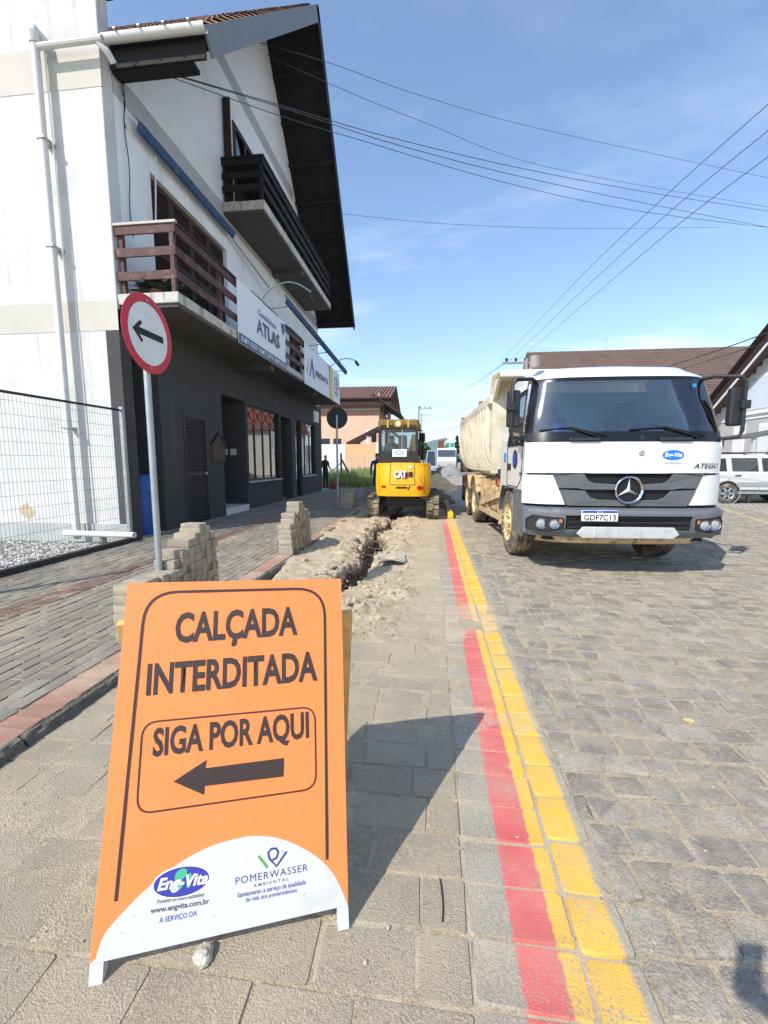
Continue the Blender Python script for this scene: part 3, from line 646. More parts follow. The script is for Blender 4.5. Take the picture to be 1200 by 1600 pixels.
# ground floor: dark grey wall with the recess, door, entrance and shop windows
fy = lambda px: at(px, 700, X=XF).y
yr0, yr1 = fy(206), fy(254)
D0, D1 = fy(288), fy(323); E0, E1 = fy(349), fy(385.5); W0, W1 = fy(388.5), fy(438); G0, G1 = fy(439.5), fy(456); V0, V1 = fy(462), fy(493)
dz = at(290, 647, X=XF).z; ez = at(350, 617, X=XF).z; wt = at(389, 632, X=XF).z; wb = at(389, 752, X=XF).z
OP = [(yr0, yr1, -.1, ZB0-.02), (D0, D1, ZF, dz), (E0, E1, ZF, ez), (W0, W1, wb, wt), (G0, G1, ZF, wt-.05), (V0, V0+.75, ZF, wt), (V0+.8, V1, wb, wt)]
wallpanels(YN+.25, 19.95, -.1, ZB0-.002, OP, XF-.24, XF-.002, 'ground_floor_wall', m_dgrey)
bw('wall_end', m_dgrey, XF-.24, XF+.004, YN-.003, YN+.252, -.1, ZB0-.003)
bw('recess_side', m_dgrey, XF-1.6, XF-.24, yr1, yr1+.2, -.1, ZB0-.003); bw('recess_back', m_dgrey, XF-1.7, XF-1.6, YN+.25, yr1+.2, -.1, ZB0-.003); bw('recess_floor', m_kerb, XF-1.6, XF-.02, YN+.25, yr1, -.1, ZF-.03)
bw('recess_ceiling', m_dgrey, XF-1.6, XF-.24, YN+.25, yr1, ZB0-.3, ZB0-.2)
# louvred metal door
m_louv = mat('dark_louvre', lin(58, 56, 54), .6, .1, 5, .1, 60, world=True)
door = bw('louvred_door', m_louv, XF-.06, XF-.03, D0+.05, D1-.05, ZF+.02, dz-.05)
b = MB(); [b.box(XF-.08, XF+.02, *q) for q in ((D0, D0+.05, ZF, dz), (D1-.05, D1, ZF, dz), (D0+.05, D1-.05, dz-.05, dz))]; b.build('door_frame', m_louv, door, world=True)
zz = ZF+.08; k = 0
while zz < dz-.12:
    if not 1.12 < zz < 1.2: MB().bar((XF-.012, D0+.08, zz), (XF-.012, D1-.08, zz), .05, .014, up=(.6, 0, .8)).build('slat', m_louv, door, world=True)
    zz += .075
MB().box(XF-.03, XF+.01, D0+.06, D1-.06, 1.12, 1.2).build('mid_rail', m_louv, door, world=True); MB().box(XF+.01, XF+.04, D1-.14, D1-.08, 1.13, 1.19).build('lock', m_galv, door, world=True)
# pentagon wooden notice board
n0, n1 = fy(329), fy(351); nz0, nz1 = at(340, 721, X=XF).z, at(340, 686, X=XF).z; ym = (n0+n1)/2
b = MB(); b.prism([(XF, n0+.03, nz0), (XF, n1-.03, nz0), (XF, n1-.03, nz1-.1), (XF, ym, nz1+.12), (XF, n0+.03, nz1-.1)], (.03, 0, 0)); nb = b.build('house_shaped_board', mat('board_wood', lin(88, 66, 54), .8, .2, 8, .3, 50, world=True), BL, world=True)
b = MB(); b.bar((XF+.03, n0-.01, nz1-.14), (XF+.03, ym+.01, nz1+.14), .05, .035, up=(0, 0, 1)); b.bar((XF+.03, n1+.01, nz1-.14), (XF+.03, ym-.01, nz1+.14), .05, .035, up=(0, 0, 1)); b.build('board_roof', m_black, nb, world=True)
# entrance passage
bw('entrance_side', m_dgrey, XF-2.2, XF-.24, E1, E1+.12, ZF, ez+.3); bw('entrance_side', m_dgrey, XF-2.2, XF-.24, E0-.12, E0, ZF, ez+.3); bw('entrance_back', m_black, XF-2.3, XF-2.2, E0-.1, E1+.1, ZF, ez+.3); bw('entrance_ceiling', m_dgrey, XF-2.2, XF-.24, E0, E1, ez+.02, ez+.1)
bw('entrance_step', m_step, XF-1.8, XF+.03, E0+.02, E1-.02, ZF-.02, ZF+.16, bevel=.01)
for k in range(2): bw('meter_plate', m_step, XF-.75+k*.26, XF-.57+k*.26, E1-.02, E1-.001, 1.62, 1.80)
# shop windows
m_frame = mat('black_aluminium', lin(40, 40, 41), .4, .08, 4, .05, 60, metal=.3)
def shopwin(y0, y1, z0, z1, n, door=False):
    fr = MB(); x0, x1 = XF-.14, XF-.08; w = .05
    fr.box(x0, x1, y0, y0+w, z0, z1); fr.box(x0, x1, y1-w, y1, z0, z1); fr.box(x0, x1, y0+w, y1-w, z0, z0+w); fr.box(x0, x1, y0+w, y1-w, z1-w, z1)
    zt = z1-.5 if (z1-z0) > 1 else z1
    fr.box(x0, x1, y0+w, y1-w, zt-.02, zt+.02)
    o = fr.build('shop_window', m_frame, BL, world=True)
    for i in range(1, n): MB().box(x0, x1, y0+(y1-y0)*i/n-.022, y0+(y1-y0)*i/n+.022, z0+w, zt-.02).build('mullion', m_frame, o, world=True)
    for i in range(n):
        a_, c_ = y0+(y1-y0)*i/n+.03, y0+(y1-y0)*(i+1)/n-.03
        MB().box(XF-.113, XF-.107, a_, c_, z0+w, zt-.02).build('pane', m_shop, o, world=True)
        MB().box(XF-.113, XF-.107, a_, c_, zt+.02, z1-w).build('pane', m_shop, o, world=True)
        if n > 1:
            g_ = MB(); g_.bar((XF-.09, a_, zt+.02), (XF-.09, c_, z1-w), .012, .012); g_.bar((XF-.09, a_, z1-w), (XF-.09, c_, zt+.02), .012, .012); g_.build('grille_cross', m_frame, o, world=True)
    return o
w1 = shopwin(W0, W1, wb, wt, 4); w2 = shopwin(V0+.8, V1, wb, wt, 3); shopwin(V0, V0+.74, ZF, wt, 1)
bw('window_sill', m_slab, XF-.10, XF+.05, W0-.05, W1+.05, wb-.05, wb-.003); bw('window_sill', m_slab, XF-.10, XF+.05, V0+.78, V1+.03, wb-.05, wb-.003)
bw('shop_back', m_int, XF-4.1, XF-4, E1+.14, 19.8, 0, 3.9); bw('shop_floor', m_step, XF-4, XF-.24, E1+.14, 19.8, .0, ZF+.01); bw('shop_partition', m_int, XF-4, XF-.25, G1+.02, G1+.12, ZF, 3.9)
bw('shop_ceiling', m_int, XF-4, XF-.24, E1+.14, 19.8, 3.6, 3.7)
rr = random.Random(77)
for k in range(9):
    y0_ = W0+.2+k*.28 if k < 6 else V0+1+(k-6)*.7; hh = rr.uniform(.4, 1.0)
    bw('display_goods', mat('goods%d' % (k % 4), [lin(150, 70, 50), lin(190, 180, 160), lin(80, 110, 150), lin(180, 140, 70)][k % 4], .7), XF-.9-rr.random()*.5, XF-.5, y0_, y0_+.24, wb, wb+hh)
pst = bw('window_poster', m_step, XF-.106, XF-.10, W0+(W1-W0)*.77, W0+(W1-W0)*.9, 1.9, 2.45)
bw('shop_plaque', m_step, XF, XF+.06, fy(490), fy(497), at(493, 660, X=XF).z, at(493, 643, X=XF).z)
# blue awnings: one rolled, one let down past the end
def awn(a, b_, r, n_, arms=True):
    aw = MB(); a = Vector(a); b_ = Vector(b_); aw.bar(a, b_, .09, .17, up=(.3, 0, 1)); o = aw.build(n_, m_blue, BL, world=True, bevel=.03)
    MB().tube([a+Vector((-.02, -.05, .14)), b_+Vector((-.02, .05, .14))], .03, 8).build('awning_roller', m_galv, o, world=True); return o
a0 = at(214, 196, X=XF+.16); a1 = at(372, 383, X=XF+.16)
aw1 = awn((XF+.16, a0.y+.05, 7.16), (XF+.16, 11.0, 7.16), .1, 'rolled_awning')
b = MB(); b.tube([(XF+.1, 11.0, 7.10), (XF+.2, 13.2, 6.75)], .025, 6); b.build('awning_arm', m_galv, aw1, world=True)
q0 = at(448, 470, Y=12.9); q1 = at(541, 583, Y=19.3)
aw2 = awn(q0, q1, .1, 'lowered_awning')
for t in (0.05, .5, .62, .95):
    c = q0.lerp(q1, t); MB().tube([c, (XF, c.y-.1, c.z-.12)], .015, 6).build('awning_arm', m_galv, aw2, world=True)
MB().tube([at(243, 245, X=XF+.2), at(243.5, 343, X=XF+.2), at(240, 348, X=XF+.2)], .014, 6).build('awning_crank', m_pvc, aw1, world=True)
b = MB(); c0 = at(381, 420, X=XF+.1); b.tube([c0, c0+Vector((.0, .02, .3)), c0+Vector((.1, .05, .45))], .02, 6); b.build('conduit', m_pvc, BL, world=True)
# loose cables down the corner
for k, (xa, xb_) in enumerate((((197, 100), (197, 372)), ((199, 100), (212, 200)))):
    pts = []
    for i in range(14):
        t = i/13; q = at(xa[0]+(xb_[0]-xa[0])*t+3*sin(t*9+k), xa[1]+(xb_[1]-xa[1])*t, Y=YN+.45); pts.append((XF+.04+.02*sin(i), q.y, q.z))
    MB().tube(pts, .008, 5).build('loose_cable', m_black, BL, world=True)
# lamps on the lower balcony rail
def lamp(px0, px1, rise):
    a = at(*px0, X=XB+.03); c = at(*px1, Y=a.y+.2)
    lp = thing('sign_floodlight', None, 'floodlight', (a.x, a.y, a.z))
    pts = [a+(c-a)*t+Vector((0, 0, rise*sin(pi*t*.93))) for t in [i/12 for i in range(13)]]
    pts[0] = Vector((XB-.03, a.y, 5.25)); MB().tube(pts, .018, 7).build('arm', m_galv, lp, world=True, smooth=True)
    e = pts[-1]; hd = MB(); hd.box(-.10, .10, -.07, .07, -.05, .05)
    Rm = Matrix.Translation(e+Vector((.05, 0, -.10))) @ Matrix.Rotation(radians(55), 4, 'Y'); hd.v = [Rm @ q for q in hd.v]; hd.build('lamp_head', m_black, lp, world=True, bevel=.01)
    hg = MB(); hg.box(-.085, .085, -.055, .055, -.056, -.051); hg.v = [Rm @ q for q in hg.v]; hg.build('lens', m_galv, lp, world=True); return lp
tag(lamp((410, 463), (487, 462), .32), 'gooseneck floodlight arching over the ATLAS banner')
tag(lamp((512, 577), (556, 566), .25), 'gooseneck floodlight at the far end, beyond the second white banner')
# ---- banners on the balcony rail
m_vinyl = mat('white_vinyl', lin(228, 230, 232), .6, .04, 3, .03, 40, speck=.02)
m_navy = mat('slate_print', lin(70, 98, 118), .6, .04, 3, 0, 40, speck=0)
def banner(px0, px1, label):
    y0, y1 = at(px0, 560, X=XB+.04).y, at(px1, 600, X=XB+.04).y
    bn = thing('banner', label, 'banner', (XB+.04, (y0+y1)/2, 3.96)); X0 = XB+.03
    us = [y0+(y1-y0)*i/16 for i in range(17)]; vv = [3.96+(5.26-3.96)*i/6 for i in range(7)]
    MB().sheet(lambda u, v: (X0+.008*sin(u*3+v*2), u, v), us, vv, th=(.012, 0, 0)).build('vinyl_sheet', m_vinyl, bn, world=True, smooth=True)
    return bn, y0, y1, X0+.026
bn, y0, y1, X0 = banner(374.5, 447, 'white accountancy banner lettered ATLAS with phone numbers on the lower balcony')
R_ = (0, 1, 0); UP = (0, 0, 1); Lb = y1-y0
text('lettering', 'Contabilidade', m_navy, bn, (X0, y0+Lb*.36, 4.88), R_, UP, Lb*.40, .13, .01)
text('lettering', 'ATLAS', m_navy, bn, (X0, y0+Lb*.32, 4.45), R_, UP, Lb*.52, .34, .025)
MB().box(X0-.002, X0+.0005, y0, y1, 3.97, 4.17).build('phone_strip', m_navy, bn, world=True)
text('lettering', '3387-2355 3387-2379 3387-2701', m_vinyl, bn, (X0, y0+.06, 4.02), R_, UP, Lb-.14, .11, .015, lift=.003)
b = MB(); b.prism([(X0, y1-.34, 5.16), (X0, y1-.04, 5.2), (X0, y1-.08, 4.95), (X0, y1-.2, 4.88)], (.001, 0, 0)); b.build('emblem', m_navy, bn, world=True)
bn, y0, y1, X0 = banner(475.5, 530.5, 'white banner lettered Moura with a gold stripe, farther along the lower balcony'); Lb = y1-y0
m_gold = mat('gold_print', lin(222, 196, 110), .6, .04, 3, 0, 40, speck=0); m_mblue = mat('blue_print', lin(60, 96, 176), .6, .04, 3, 0, 40, speck=0); m_gtxt = mat('grey_print', lin(84, 90, 100), .6, .04, 3, 0, 40, speck=0)
b = MB(); b.prism([(X0, y0+.18, 4.35), (X0, y0+.32, 4.35), (X0, y0+.62, 4.85), (X0, y0+.5, 4.85)], (.001, 0, 0)); b.build('emblem', m_gold, bn, world=True)
b = MB(); b.prism([(X0, y0+.5, 4.3), (X0, y0+.62, 4.3), (X0, y0+.82, 4.7), (X0, y0+1.02, 4.3), (X0, y0+1.16, 4.3), (X0, y0+.86, 4.98)], (.0015, 0, 0)); b.build('emblem', m_mblue, bn, world=True)
text('lettering', 'moura', m_gtxt, bn, (X0, y0+1.3, 4.45), R_, UP, Lb*.34, .30, .02)
MB().box(X0-.002, X0+.0008, y0+Lb*.64, y0+Lb*.735, 3.97, 5.25).build('gold_stripe', m_gold, bn, world=True)
b = MB()
for (u0, u1, z0, z1) in ((.79, .95, 4.9, 4.94), (.79, .80, 4.5, 4.9), (.94, .95, 4.5, 4.9), (.84, .90, 4.72, 4.76), (.865, .875, 4.4, 5.05), (.83, .91, 4.52, 4.56), (.79, .95, 4.34, 4.38), (.80, .94, 4.24, 4.27)): b.box(X0-.001, X0+.001, y0+Lb*u0, y0+Lb*u1, z0, z1)
b.build('line_emblem', m_gtxt, bn, world=True)
# ================================================================ TIPPER TRUCK (local: x right, y towards its tail, z up)
m_cabw = mat('white_cab_paint', lin(222, 222, 220), .32, .03, 2, .02, 60, coat=.5, speck=.02, dirt=[(lin(190, 180, 160), .52, .8, 1.6, .45), (lin(168, 156, 136), .56, .74, 6, .35, .12)])
m_tgrey = mat('grey_bumper_plastic', lin(98, 100, 104), .6, .08, 4, .1, 90, dirt=(lin(150, 142, 128), .55, .75, 5, .55))
m_dplas = mat('black_plastic', lin(40, 41, 43), .5, .1, 5, .08, 90, dirt=(lin(110, 104, 94), .6, .8, 4, .4))
m_bed = mat('cream_tipper_paint', lin(216, 208, 186), .65, .08, 2, .1, 50, dirt=[(lin(172, 150, 118), .48, .70, 3, .65), (lin(150, 118, 80), .56, .72, 5, .5, .12), (lin(120, 84, 56), .66, .74, 11, .6)])
m_mudch = mat('mud_caked_steel', lin(196, 170, 128), .9, .2, 4, .4, 40, dirt=(lin(96, 84, 70), .52, .62, 5, .8))
m_tyre = mat('dusty_tyre', lin(86, 82, 76), .92, .2, 5, .3, 60, dirt=(lin(190, 168, 130), .48, .68, 4, .75))
m_rim = mat('cream_rim', lin(214, 190, 140), .7, .12, 5, .15, 50, dirt=(lin(150, 124, 88), .5, .7, 7, .6))
m_chrome = mat('chrome', lin(205, 208, 212), .16, .04, 4, 0, 40, metal=1, speck=0)
m_lens = mat('lamp_lens', lin(150, 154, 158), .12, .15, 30, .15, 90, spec=.8, coat=1)
m_mesh = mat('grille_mesh', lin(22, 22, 23), .7, .2, 8, .3, 140)
m_ws = glass('windscreen', (.62, .70, .70), .085); m_cabin = mat('cabin_grey', lin(72, 74, 78), .85, .1, 3, .1, 50)
m_rub = mat('black_rubber', lin(26, 26, 27), .8, .1, 6, .1, 60)
m_print_b = mat('logo_blue', lin(34, 70, 160), .5, .03, 3, 0, 40, speck=0); m_print_w = mat('print_white', lin(236, 236, 236), .6, .02, 3, 0, 40, speck=0); m_print_k = mat('print_black', lin(38, 36, 36), .7, .05, 3, 0, 40, speck=0)
TR = thing('tipper_truck', 'white cab tipper truck with cream ribbed dump body parked facing along the painted line', 'truck', (2.365, 5.42, 0), radians(2.2))
def hw(z): return 1.185 if z < 1.68 else 1.185-.125*sstep(1.68, 2.62, z)-(.06*sstep(2.5, 2.66, z))
def yfz(z): return 0 if z < 1.66 else .02+(z-1.66)*.30+(.5*sstep(2.46, 2.68, z)*.6)
def bow(u): return .05*u*u+.17*abs(u)**7
def fp(u, z, off=0): return Vector((u*hw(z), yfz(z)+bow(u)-off, z))
def patch(name, m, u0, u1, z0, z1, off=0, th=.03, parent=TR, nu=17, nz=7, smooth=True, **k):
    us = [u0+(u1-u0)*i/(nu-1) for i in range(nu)]; zs = [z0+(z1-z0)*i/(nz-1) for i in range(nz)]
    return MB().sheet(lambda u, z: fp(u, z, off), us, zs, th=(0, th, 0)).build(name, m, parent, smooth=smooth, **k)
cab = patch('cab_front_panel', m_cabw, -1, 1, 1.285, 1.665, 0, .04)
patch('roof_front', m_cabw, -1, 1, 2.47, 2.655, 0, .05, nz=6)
# side shells
def side(name, m, sx, y0, y1, z0, z1, th=.04, off=0, parent=TR, ny=4, nz=6):
    return MB().sheet(lambda y, z: (sx*(hw(z)+off), y if y > .3 else max(y, yfz(z)+bow(1)-.0), z), [y0+(y1-y0)*i/(ny-1) for i in range(ny)], [z0+(z1-z0)*i/(nz-1) for i in range(nz)], th=(-sx*th, 0, 0)).build(name, m, parent, smooth=True)
for sx in (-1, 1):
    side('cab_side_panel', m_cabw, sx, .22, 1.72, 1.06, 1.64)
    side('cab_side_panel', m_cabw, sx, 1.22, 1.72, 1.64, 2.52)
    side('roof_side', m_cabw, sx, .84, 1.72, 2.40, 2.64)
    # A pillar
    MB().sheet(lambda t, s: Vector((sx*hw(1.64+t*.8), yfz(1.64+t*.8)+bow(1)+s, 1.64+t*.8)), [i/6 for i in range(7)], [0, .12], th=(-sx*.05, 0, 0)).build('pillar', m_cabw, TR, smooth=True)
    d_ = MB().sheet(lambda t, s: Vector((sx*(hw(1.66+t*.72)-.02), max(yfz(1.66+t*.72)+bow(1)+.13, .0)+(1.20-(yfz(1.66+t*.72)+bow(1)+.13))*s, 1.66+t*.72)), [i/6 for i in range(7)], [i/4 for i in range(5)])
    d_.build('side_window', m_ws, TR)
    fr = [(yfz(1.66)+bow(1)+.13, 1.66), (1.2, 1.66), (1.2, 2.38), (yfz(2.38)+bow(1)+.13, 2.38)]
    MB().tube([Vector((sx*(hw(z)+.004), y, z)) for y, z in fr+fr[:1]], .018, 6).build('window_seal', m_rub, TR)
    # door seams and handle
    MB().tube([(sx*1.187, .30, 1.64), (sx*1.187, .36, 1.2), (sx*1.187, .55, 1.08), (sx*1.187, 1.2, 1.08), (sx*1.187, 1.22, 1.64)], .007, 5).build('door_seam', m_rub, TR)
    pbox('door_handle', m_dplas, TR, sx*1.18-.02, sx*1.18+.02+.02*sx, .98, 1.18, 1.30, 1.40, bevel=.01)
    # corner deflector, steps and wheel arch
    side('corner_deflector', m_cabw, sx, .0, .26, .90, 1.285, .04, .012)
    side('step_panel', m_tgrey, sx, .25, .72, .46, 1.06, .05, .01)
    for zz in (.55, .82): pbox('step', m_dplas, TR, sx*1.10-.06, sx*1.10+.06, .32, .66, zz, zz+.05)
    MB().sheet(lambda a, k: (sx*(1.16-.30*k), 1.30-.64*cos(a), .52+.62*sin(a)), [radians(8+i*13.5) for i in range(13)], [0, 1], th=(0, 0, .035)).build('wheel_arch', m_tgrey if sx > 0 else m_tgrey, TR, smooth=True)
b = MB(); _y0 = lambda u: fp(u, 2.655).y; b.sheet(lambda u, t: (u*hw(2.655), _y0(u)+(1.72-_y0(u))*t, 2.653+.055*(1-u*u)*sin(min(1, t*4+.02)*pi/2)), [-1+i/8 for i in range(17)], [0, .05, .1, .16, .25, .5, 1], th=(0, 0, -.03)); b.build('roof', m_cabw, TR, smooth=True)
pbox('cab_rear_wall', m_cabw, TR, -1.12, 1.12, 1.68, 1.73, 1.0, 2.5)
pbox('cab_floor', m_cabin, TR, -1.1, 1.1, .32, 1.68, 1.05, 1.12)
# windscreen with black surround
patch('windscreen', m_ws, -.93, .93, 1.79, 2.43, .004, .006, nz=9)
m_blk = mat('black_glass_border', lin(24, 25, 27), .25, .05, 4, 0, 40, speck=0)
patch('windscreen_border', m_blk, -1.0, 1.0, 1.668, 1.79, .006, .03, nz=3); patch('windscreen_border', m_blk, -1.0, 1.0, 2.43, 2.475, .006, .03, nz=3)
patch('windscreen_border', m_blk, -1.0, -.93, 1.79, 2.43, .006, .03, nu=4); patch('windscreen_border', m_blk, .93, 1.0, 1.79, 2.43, .006, .03, nu=4)
# cabin seen through the glass
pbox('dashboard', m_cabin, TR, -1.05, 1.05, .16, .62, 1.45, 1.76, bevel=.04)
for sx in (-.55, .55):
    st = pbox('seat', mat('seat_fabric', lin(52, 54, 60), .95, .1, 6, .2, 60), TR, sx-.26, sx+.26, .95, 1.4, 1.15, 1.5, bevel=.06); pbox('seat_back', MC['seat_fabric'], st, sx-.25, sx+.25, 1.34, 1.52, 1.5, 2.1, bevel=.06); pbox('headrest', MC['seat_fabric'], st, sx-.14, sx+.14, 1.36, 1.48, 2.12, 2.3, bevel=.04)
MB().tube([(.55+.22*cos(a), .66+.10*sin(a), 1.83+.10*sin(a)) for a in [i*2*pi/24 for i in range(25)]], .016, 6).build('steering_wheel', m_rub, TR)
b = MB(); b.sheet(lambda a, t: (-.76+.13*cos(a)*cos(t), .34+.13*sin(a)*cos(t), 1.765+.15*sin(t)), [i*2*pi/16 for i in range(17)], [i*pi/2/6 for i in range(7)]); hel = b.build('hard_hat', mat('blue_hat', lin(50, 86, 170), .4, .05, 3, 0, 40, coat=.4), None, smooth=True)
hel.matrix_world = ROOT[TR.name].inverted(); tag(hel, 'blue hard hat lying on the truck dashboard behind the windscreen', 'hard hat')
def loose(name, m, label, cat, *a, **k):
    o = pbox(name, m, None, *a, **k); o.matrix_world = ROOT[TR.name].inverted(); return tag(o, label, cat)
loose('flask', mat('red_plastic', lin(196, 40, 44), .5), 'red flask standing upright on the truck dashboard', 'flask', .03, .12, .24, .32, 1.7605, 1.93, bevel=.02)
loose('papers', m_print_w, 'white papers beside the orange cloth on the truck dashboard', 'papers', .62, .86, .2, .34, 1.7605, 1.785)
loose('folded_cloth', mat('orange_cloth', lin(216, 84, 50), .9), 'folded orange cloth on the truck dashboard', 'cloth', .87, 1.02, .24, .38, 1.7605, 1.81, bevel=.01)
loose('papers', m_print_w, 'white papers beside the blue hard hat on the truck dashboard', 'papers', -.60, -.42, .2, .32, 1.7605, 1.785)
pbox('blue_sticker', mat('sticker_blue', lin(30, 140, 210), .5), TR, .80, .84, .245, .25, 2.33, 2.37)
# wipers and vents on the black panel
for u0, u1 in ((-.35, -.78), (.62, .10)):
    b = MB(); p0_ = fp(u0+.05, 1.72, .03); p1_ = fp((u0+u1)/2-.02, 1.84, .03); p2_ = fp(u1-.1, 1.81, .03); b.tube([p0_, p1_], .012, 6); b.tube([fp(u0+.12, 1.74, .032), p1_, p2_], .009, 6); b.build('wiper', m_rub, TR)
for u0, u1 in ((-.60, -.30), (.28, .60)): patch('grab_handle', m_dplas, u0, u1, 1.675, 1.715, .045, .035, nu=6, nz=2, bevel=.008)
for u in (-.72, .12): MB().cyl(fp(u, 1.715, .012), fp(u, 1.715, 0), .028).build('washer_cap', m_dplas, TR, smooth=True)
# emblem button, sticker, model name
c = fp(.11, 1.53, .012); MB().lathe(c, (0, 1, 0), [(0, 0), (0, .03), (.006, .036), (.012, .036)], 20).build('round_badge', m_galv, TR, smooth=True)
st = patch('company_sticker', mat('sticker_paper', lin(206, 210, 220), .6, .02, 3, 0, 40, speck=0), .23, .60, 1.395, 1.585, .0025, .002, nu=8, nz=4)
def oval(name, m, parent, c, r, u, a, b_, lift):
    r = Vector(r).normalized(); u = Vector(u).normalized(); n = r.cross(u); q = [Vector(c)+r*a*cos(t)+u*b_*sin(t)+n*lift for t in [i*2*pi/32 for i in range(32)]]
    return MB().prism(q, n*.0005).build(name, m, parent)
xs_ = .41*hw(1.5); c0 = Vector((xs_+.01, bow(.41)-.004, 1.505)); sl = Vector((1, .05*2*.41/1.145, 0))
oval('logo_oval', mat('logo_light_blue', lin(30, 110, 196), .5, .03, 3, 0, 40, speck=0), st, c0, sl, (0, 0, 1), .125, .058, .004)
text('lettering', 'Eng-Vita', m_print_w, st, c0+Vector((0, -.006, -.022)), sl, (0, 0, 1), .20, .052, .02, .25, world=False, align='C', lift=.002)
text('lettering', 'www.engvita.com.br', m_print_k, st, c0+Vector((0, -.004, -.10)), sl, (0, 0, 1), .20, .016, .0, world=False, align='C')
for nm_, dx, dz_, off_, m_, bo_ in (('model_name', 0, 0, .008, m_dplas, .012),):
    o = text(nm_, 'ATEGO', m_, TR, Vector((.75+dx, 0, 1.345+dz_)), (1, 0, 0), (0, 0, 1), .35, .062, bo_, .3, world=False)
    for v in o.data.vertices: v.co.y = bow(v.co.x/1.185)-off_
text('fleet_number', '02', mat('pale_green_print', lin(150, 205, 190), .6), TR, Vector((1.02, bow(.93)-.02, 1.53)), Vector((1, .5, 0)), (0, 0, 1), .07, .06, .01, world=False)
MB().tube([Vector((x, .012, 1.282)) if abs(x) < .9 else Vector((x, .012+bow(x/1.145), 1.282)) for x in [-1.1+i*.11 for i in range(21)]], .007, 5).build('hood_seam', m_rub, TR)
# grille: two winged bars over dark mesh, star badge
def gz(u, z, off): return Vector((u, bow(u/1.185)-off, z))
def gpoly(name, m, uz, off, th=.04, parent=TR): return MB().prism([gz(u, z, off) for u, z in uz], (0, th, 0)).build(name, m, parent, bevel=.006)
gr = gpoly('grille', m_mesh, [(-.86, 1.262), (.86, 1.262), (.70, .885), (-.70, .885)], -.005)
m_gbar = mat('grille_grey', lin(92, 93, 96), .5, .06, 4, .06, 90, dirt=(lin(140, 132, 118), .6, .8, 6, .5))
for sx in (-1, 1):
    gpoly('grille_wing', m_gbar, [(sx*u, z) for u, z in ((.90, 1.275), (.52, 1.275), (.47, 1.20), (.40, 1.165), (.13, 1.15), (.13, 1.085), (.52, 1.085), (.60, 1.10), (.835, 1.10))][::sx], .012, parent=gr)
    gpoly('grille_wing', m_gbar, [(sx*u, z) for u, z in ((.835, 1.085), (.50, 1.072), (.44, .995), (.36, .965), (.0, .955), (.0, .885), (.70, .885))][::sx], .014, parent=gr)
    inn = lambda z: (.70+(z-.885)*.42)/1.185+.02
    MB().sheet(lambda t, z: fp(sx*(inn(z)+(1.0-inn(z))*t), z, .016), [i/9 for i in range(10)], [.90+.362*i/5 for i in range(6)], th=(0, .04, 0)).build('corner_deflector_panel', m_cabw, TR, smooth=True)
MB().tube([(0, .012, 1.27), (0, .012, 1.27)], .001, 4)
bc = Vector((.0, -.028, 1.085)); MB().lathe(bc, (0, 1, 0), [(0, .140), (-.016, .150), (-.020, .158), (-.010, .168), (.014, .170)], 40).build('badge_ring', m_chrome, gr, smooth=True)
b = MB()
for k in range(3):
    a = pi/2+k*2*pi/3; e = Vector((cos(a), 0, sin(a))); s = Vector((-sin(a), 0, cos(a))); b.add([bc+e*.142, bc+s*.026+e*.012, bc-s*.026+e*.012, bc+Vector((0, -.024, 0)), bc+e*.142+Vector((0, .01, 0))], [(0, 1, 3), (0, 3, 2), (0, 2, 4), (0, 4, 1)])
b.build('badge_star', m_chrome, gr)
MB().lathe(bc+Vector((0, .012, 0)), (0, 1, 0), [(0, 0), (0, .145)], 30).build('badge_back', m_mesh, gr)
MB().cyl((0, -.03, .905), (0, .0, .905), .022).build('lock_cap', m_rub, gr)
# bumper
def bump(name, m, prof, u0=-1, u1=1, off=0, nu=25, parent=TR):
    return MB().sheet(lambda u, j: (u*1.19, prof[int(j)][0]+bow(u)-off, prof[int(j)][1]), [u0+(u1-u0)*i/(nu-1) for i in range(nu)], range(len(prof)), th=(0, .06, 0)).build(name, m, parent, smooth=True, ang=28)
pbox('radiator_void', m_mesh, TR, -.95, .95, .07, .3, .45, .93)
bm_ = bump('bumper', m_tgrey, [(.06, .875), (-.07, .845), (-.10, .80), (-.10, .775)])
for (u0, u1) in ((-1, -.62), (.62, 1)): bump('bumper_end', m_tgrey, [(-.10, .775), (-.10, .66), (-.085, .575), (-.02, .50)], u0, u1, nu=12)
bump('bumper_centre', m_tgrey, [(-.10, .60), (-.085, .56), (-.03, .505)], -.62, .62)
for sx in (-1, 1):
    MB().box(min(sx*1.14, sx*1.2), max(sx*1.14, sx*1.2), .10, .62, .52, .86).build('bumper_return', m_tgrey, TR, bevel=.03)
pbox('lower_grille', m_mesh, TR, -.72, .72, -.04, .02, .59, .79)
for k in range(3): pbox('grille_bar', m_dplas, TR, -.70+.0, .70, -.055, -.03, .62+k*.06, .635+k*.06)
b = MB(); b.prism([(-.62, -.125, .56), (-.55, -.13, .645), (.50, -.13, .645), (.57, -.125, .56), (.5, -.115, .505), (-.55, -.115, .505)], (0, .03, 0)); b.build('skid_plate', mat('silver_plastic', lin(188, 188, 186), .5, .06, 4, .05, 60, dirt=(lin(150, 138, 118), .55, .75, 6, .5)), TR, bevel=.008)
for k in range(4): pbox('skid_rib', MC['silver_plastic'], TR, -.42+k*.26, -.40+k*.26, -.137, -.12, .52, .64)
MB().sheet(lambda u, j: (u*1.0, (-.03, .02, .10)[int(j)]+bow(u), (.50, .42, .40)[int(j)]), [-1+i/10 for i in range(21)], range(3), th=(0, .03, 0)).build('underrun_guard', m_mudch, TR, smooth=True)
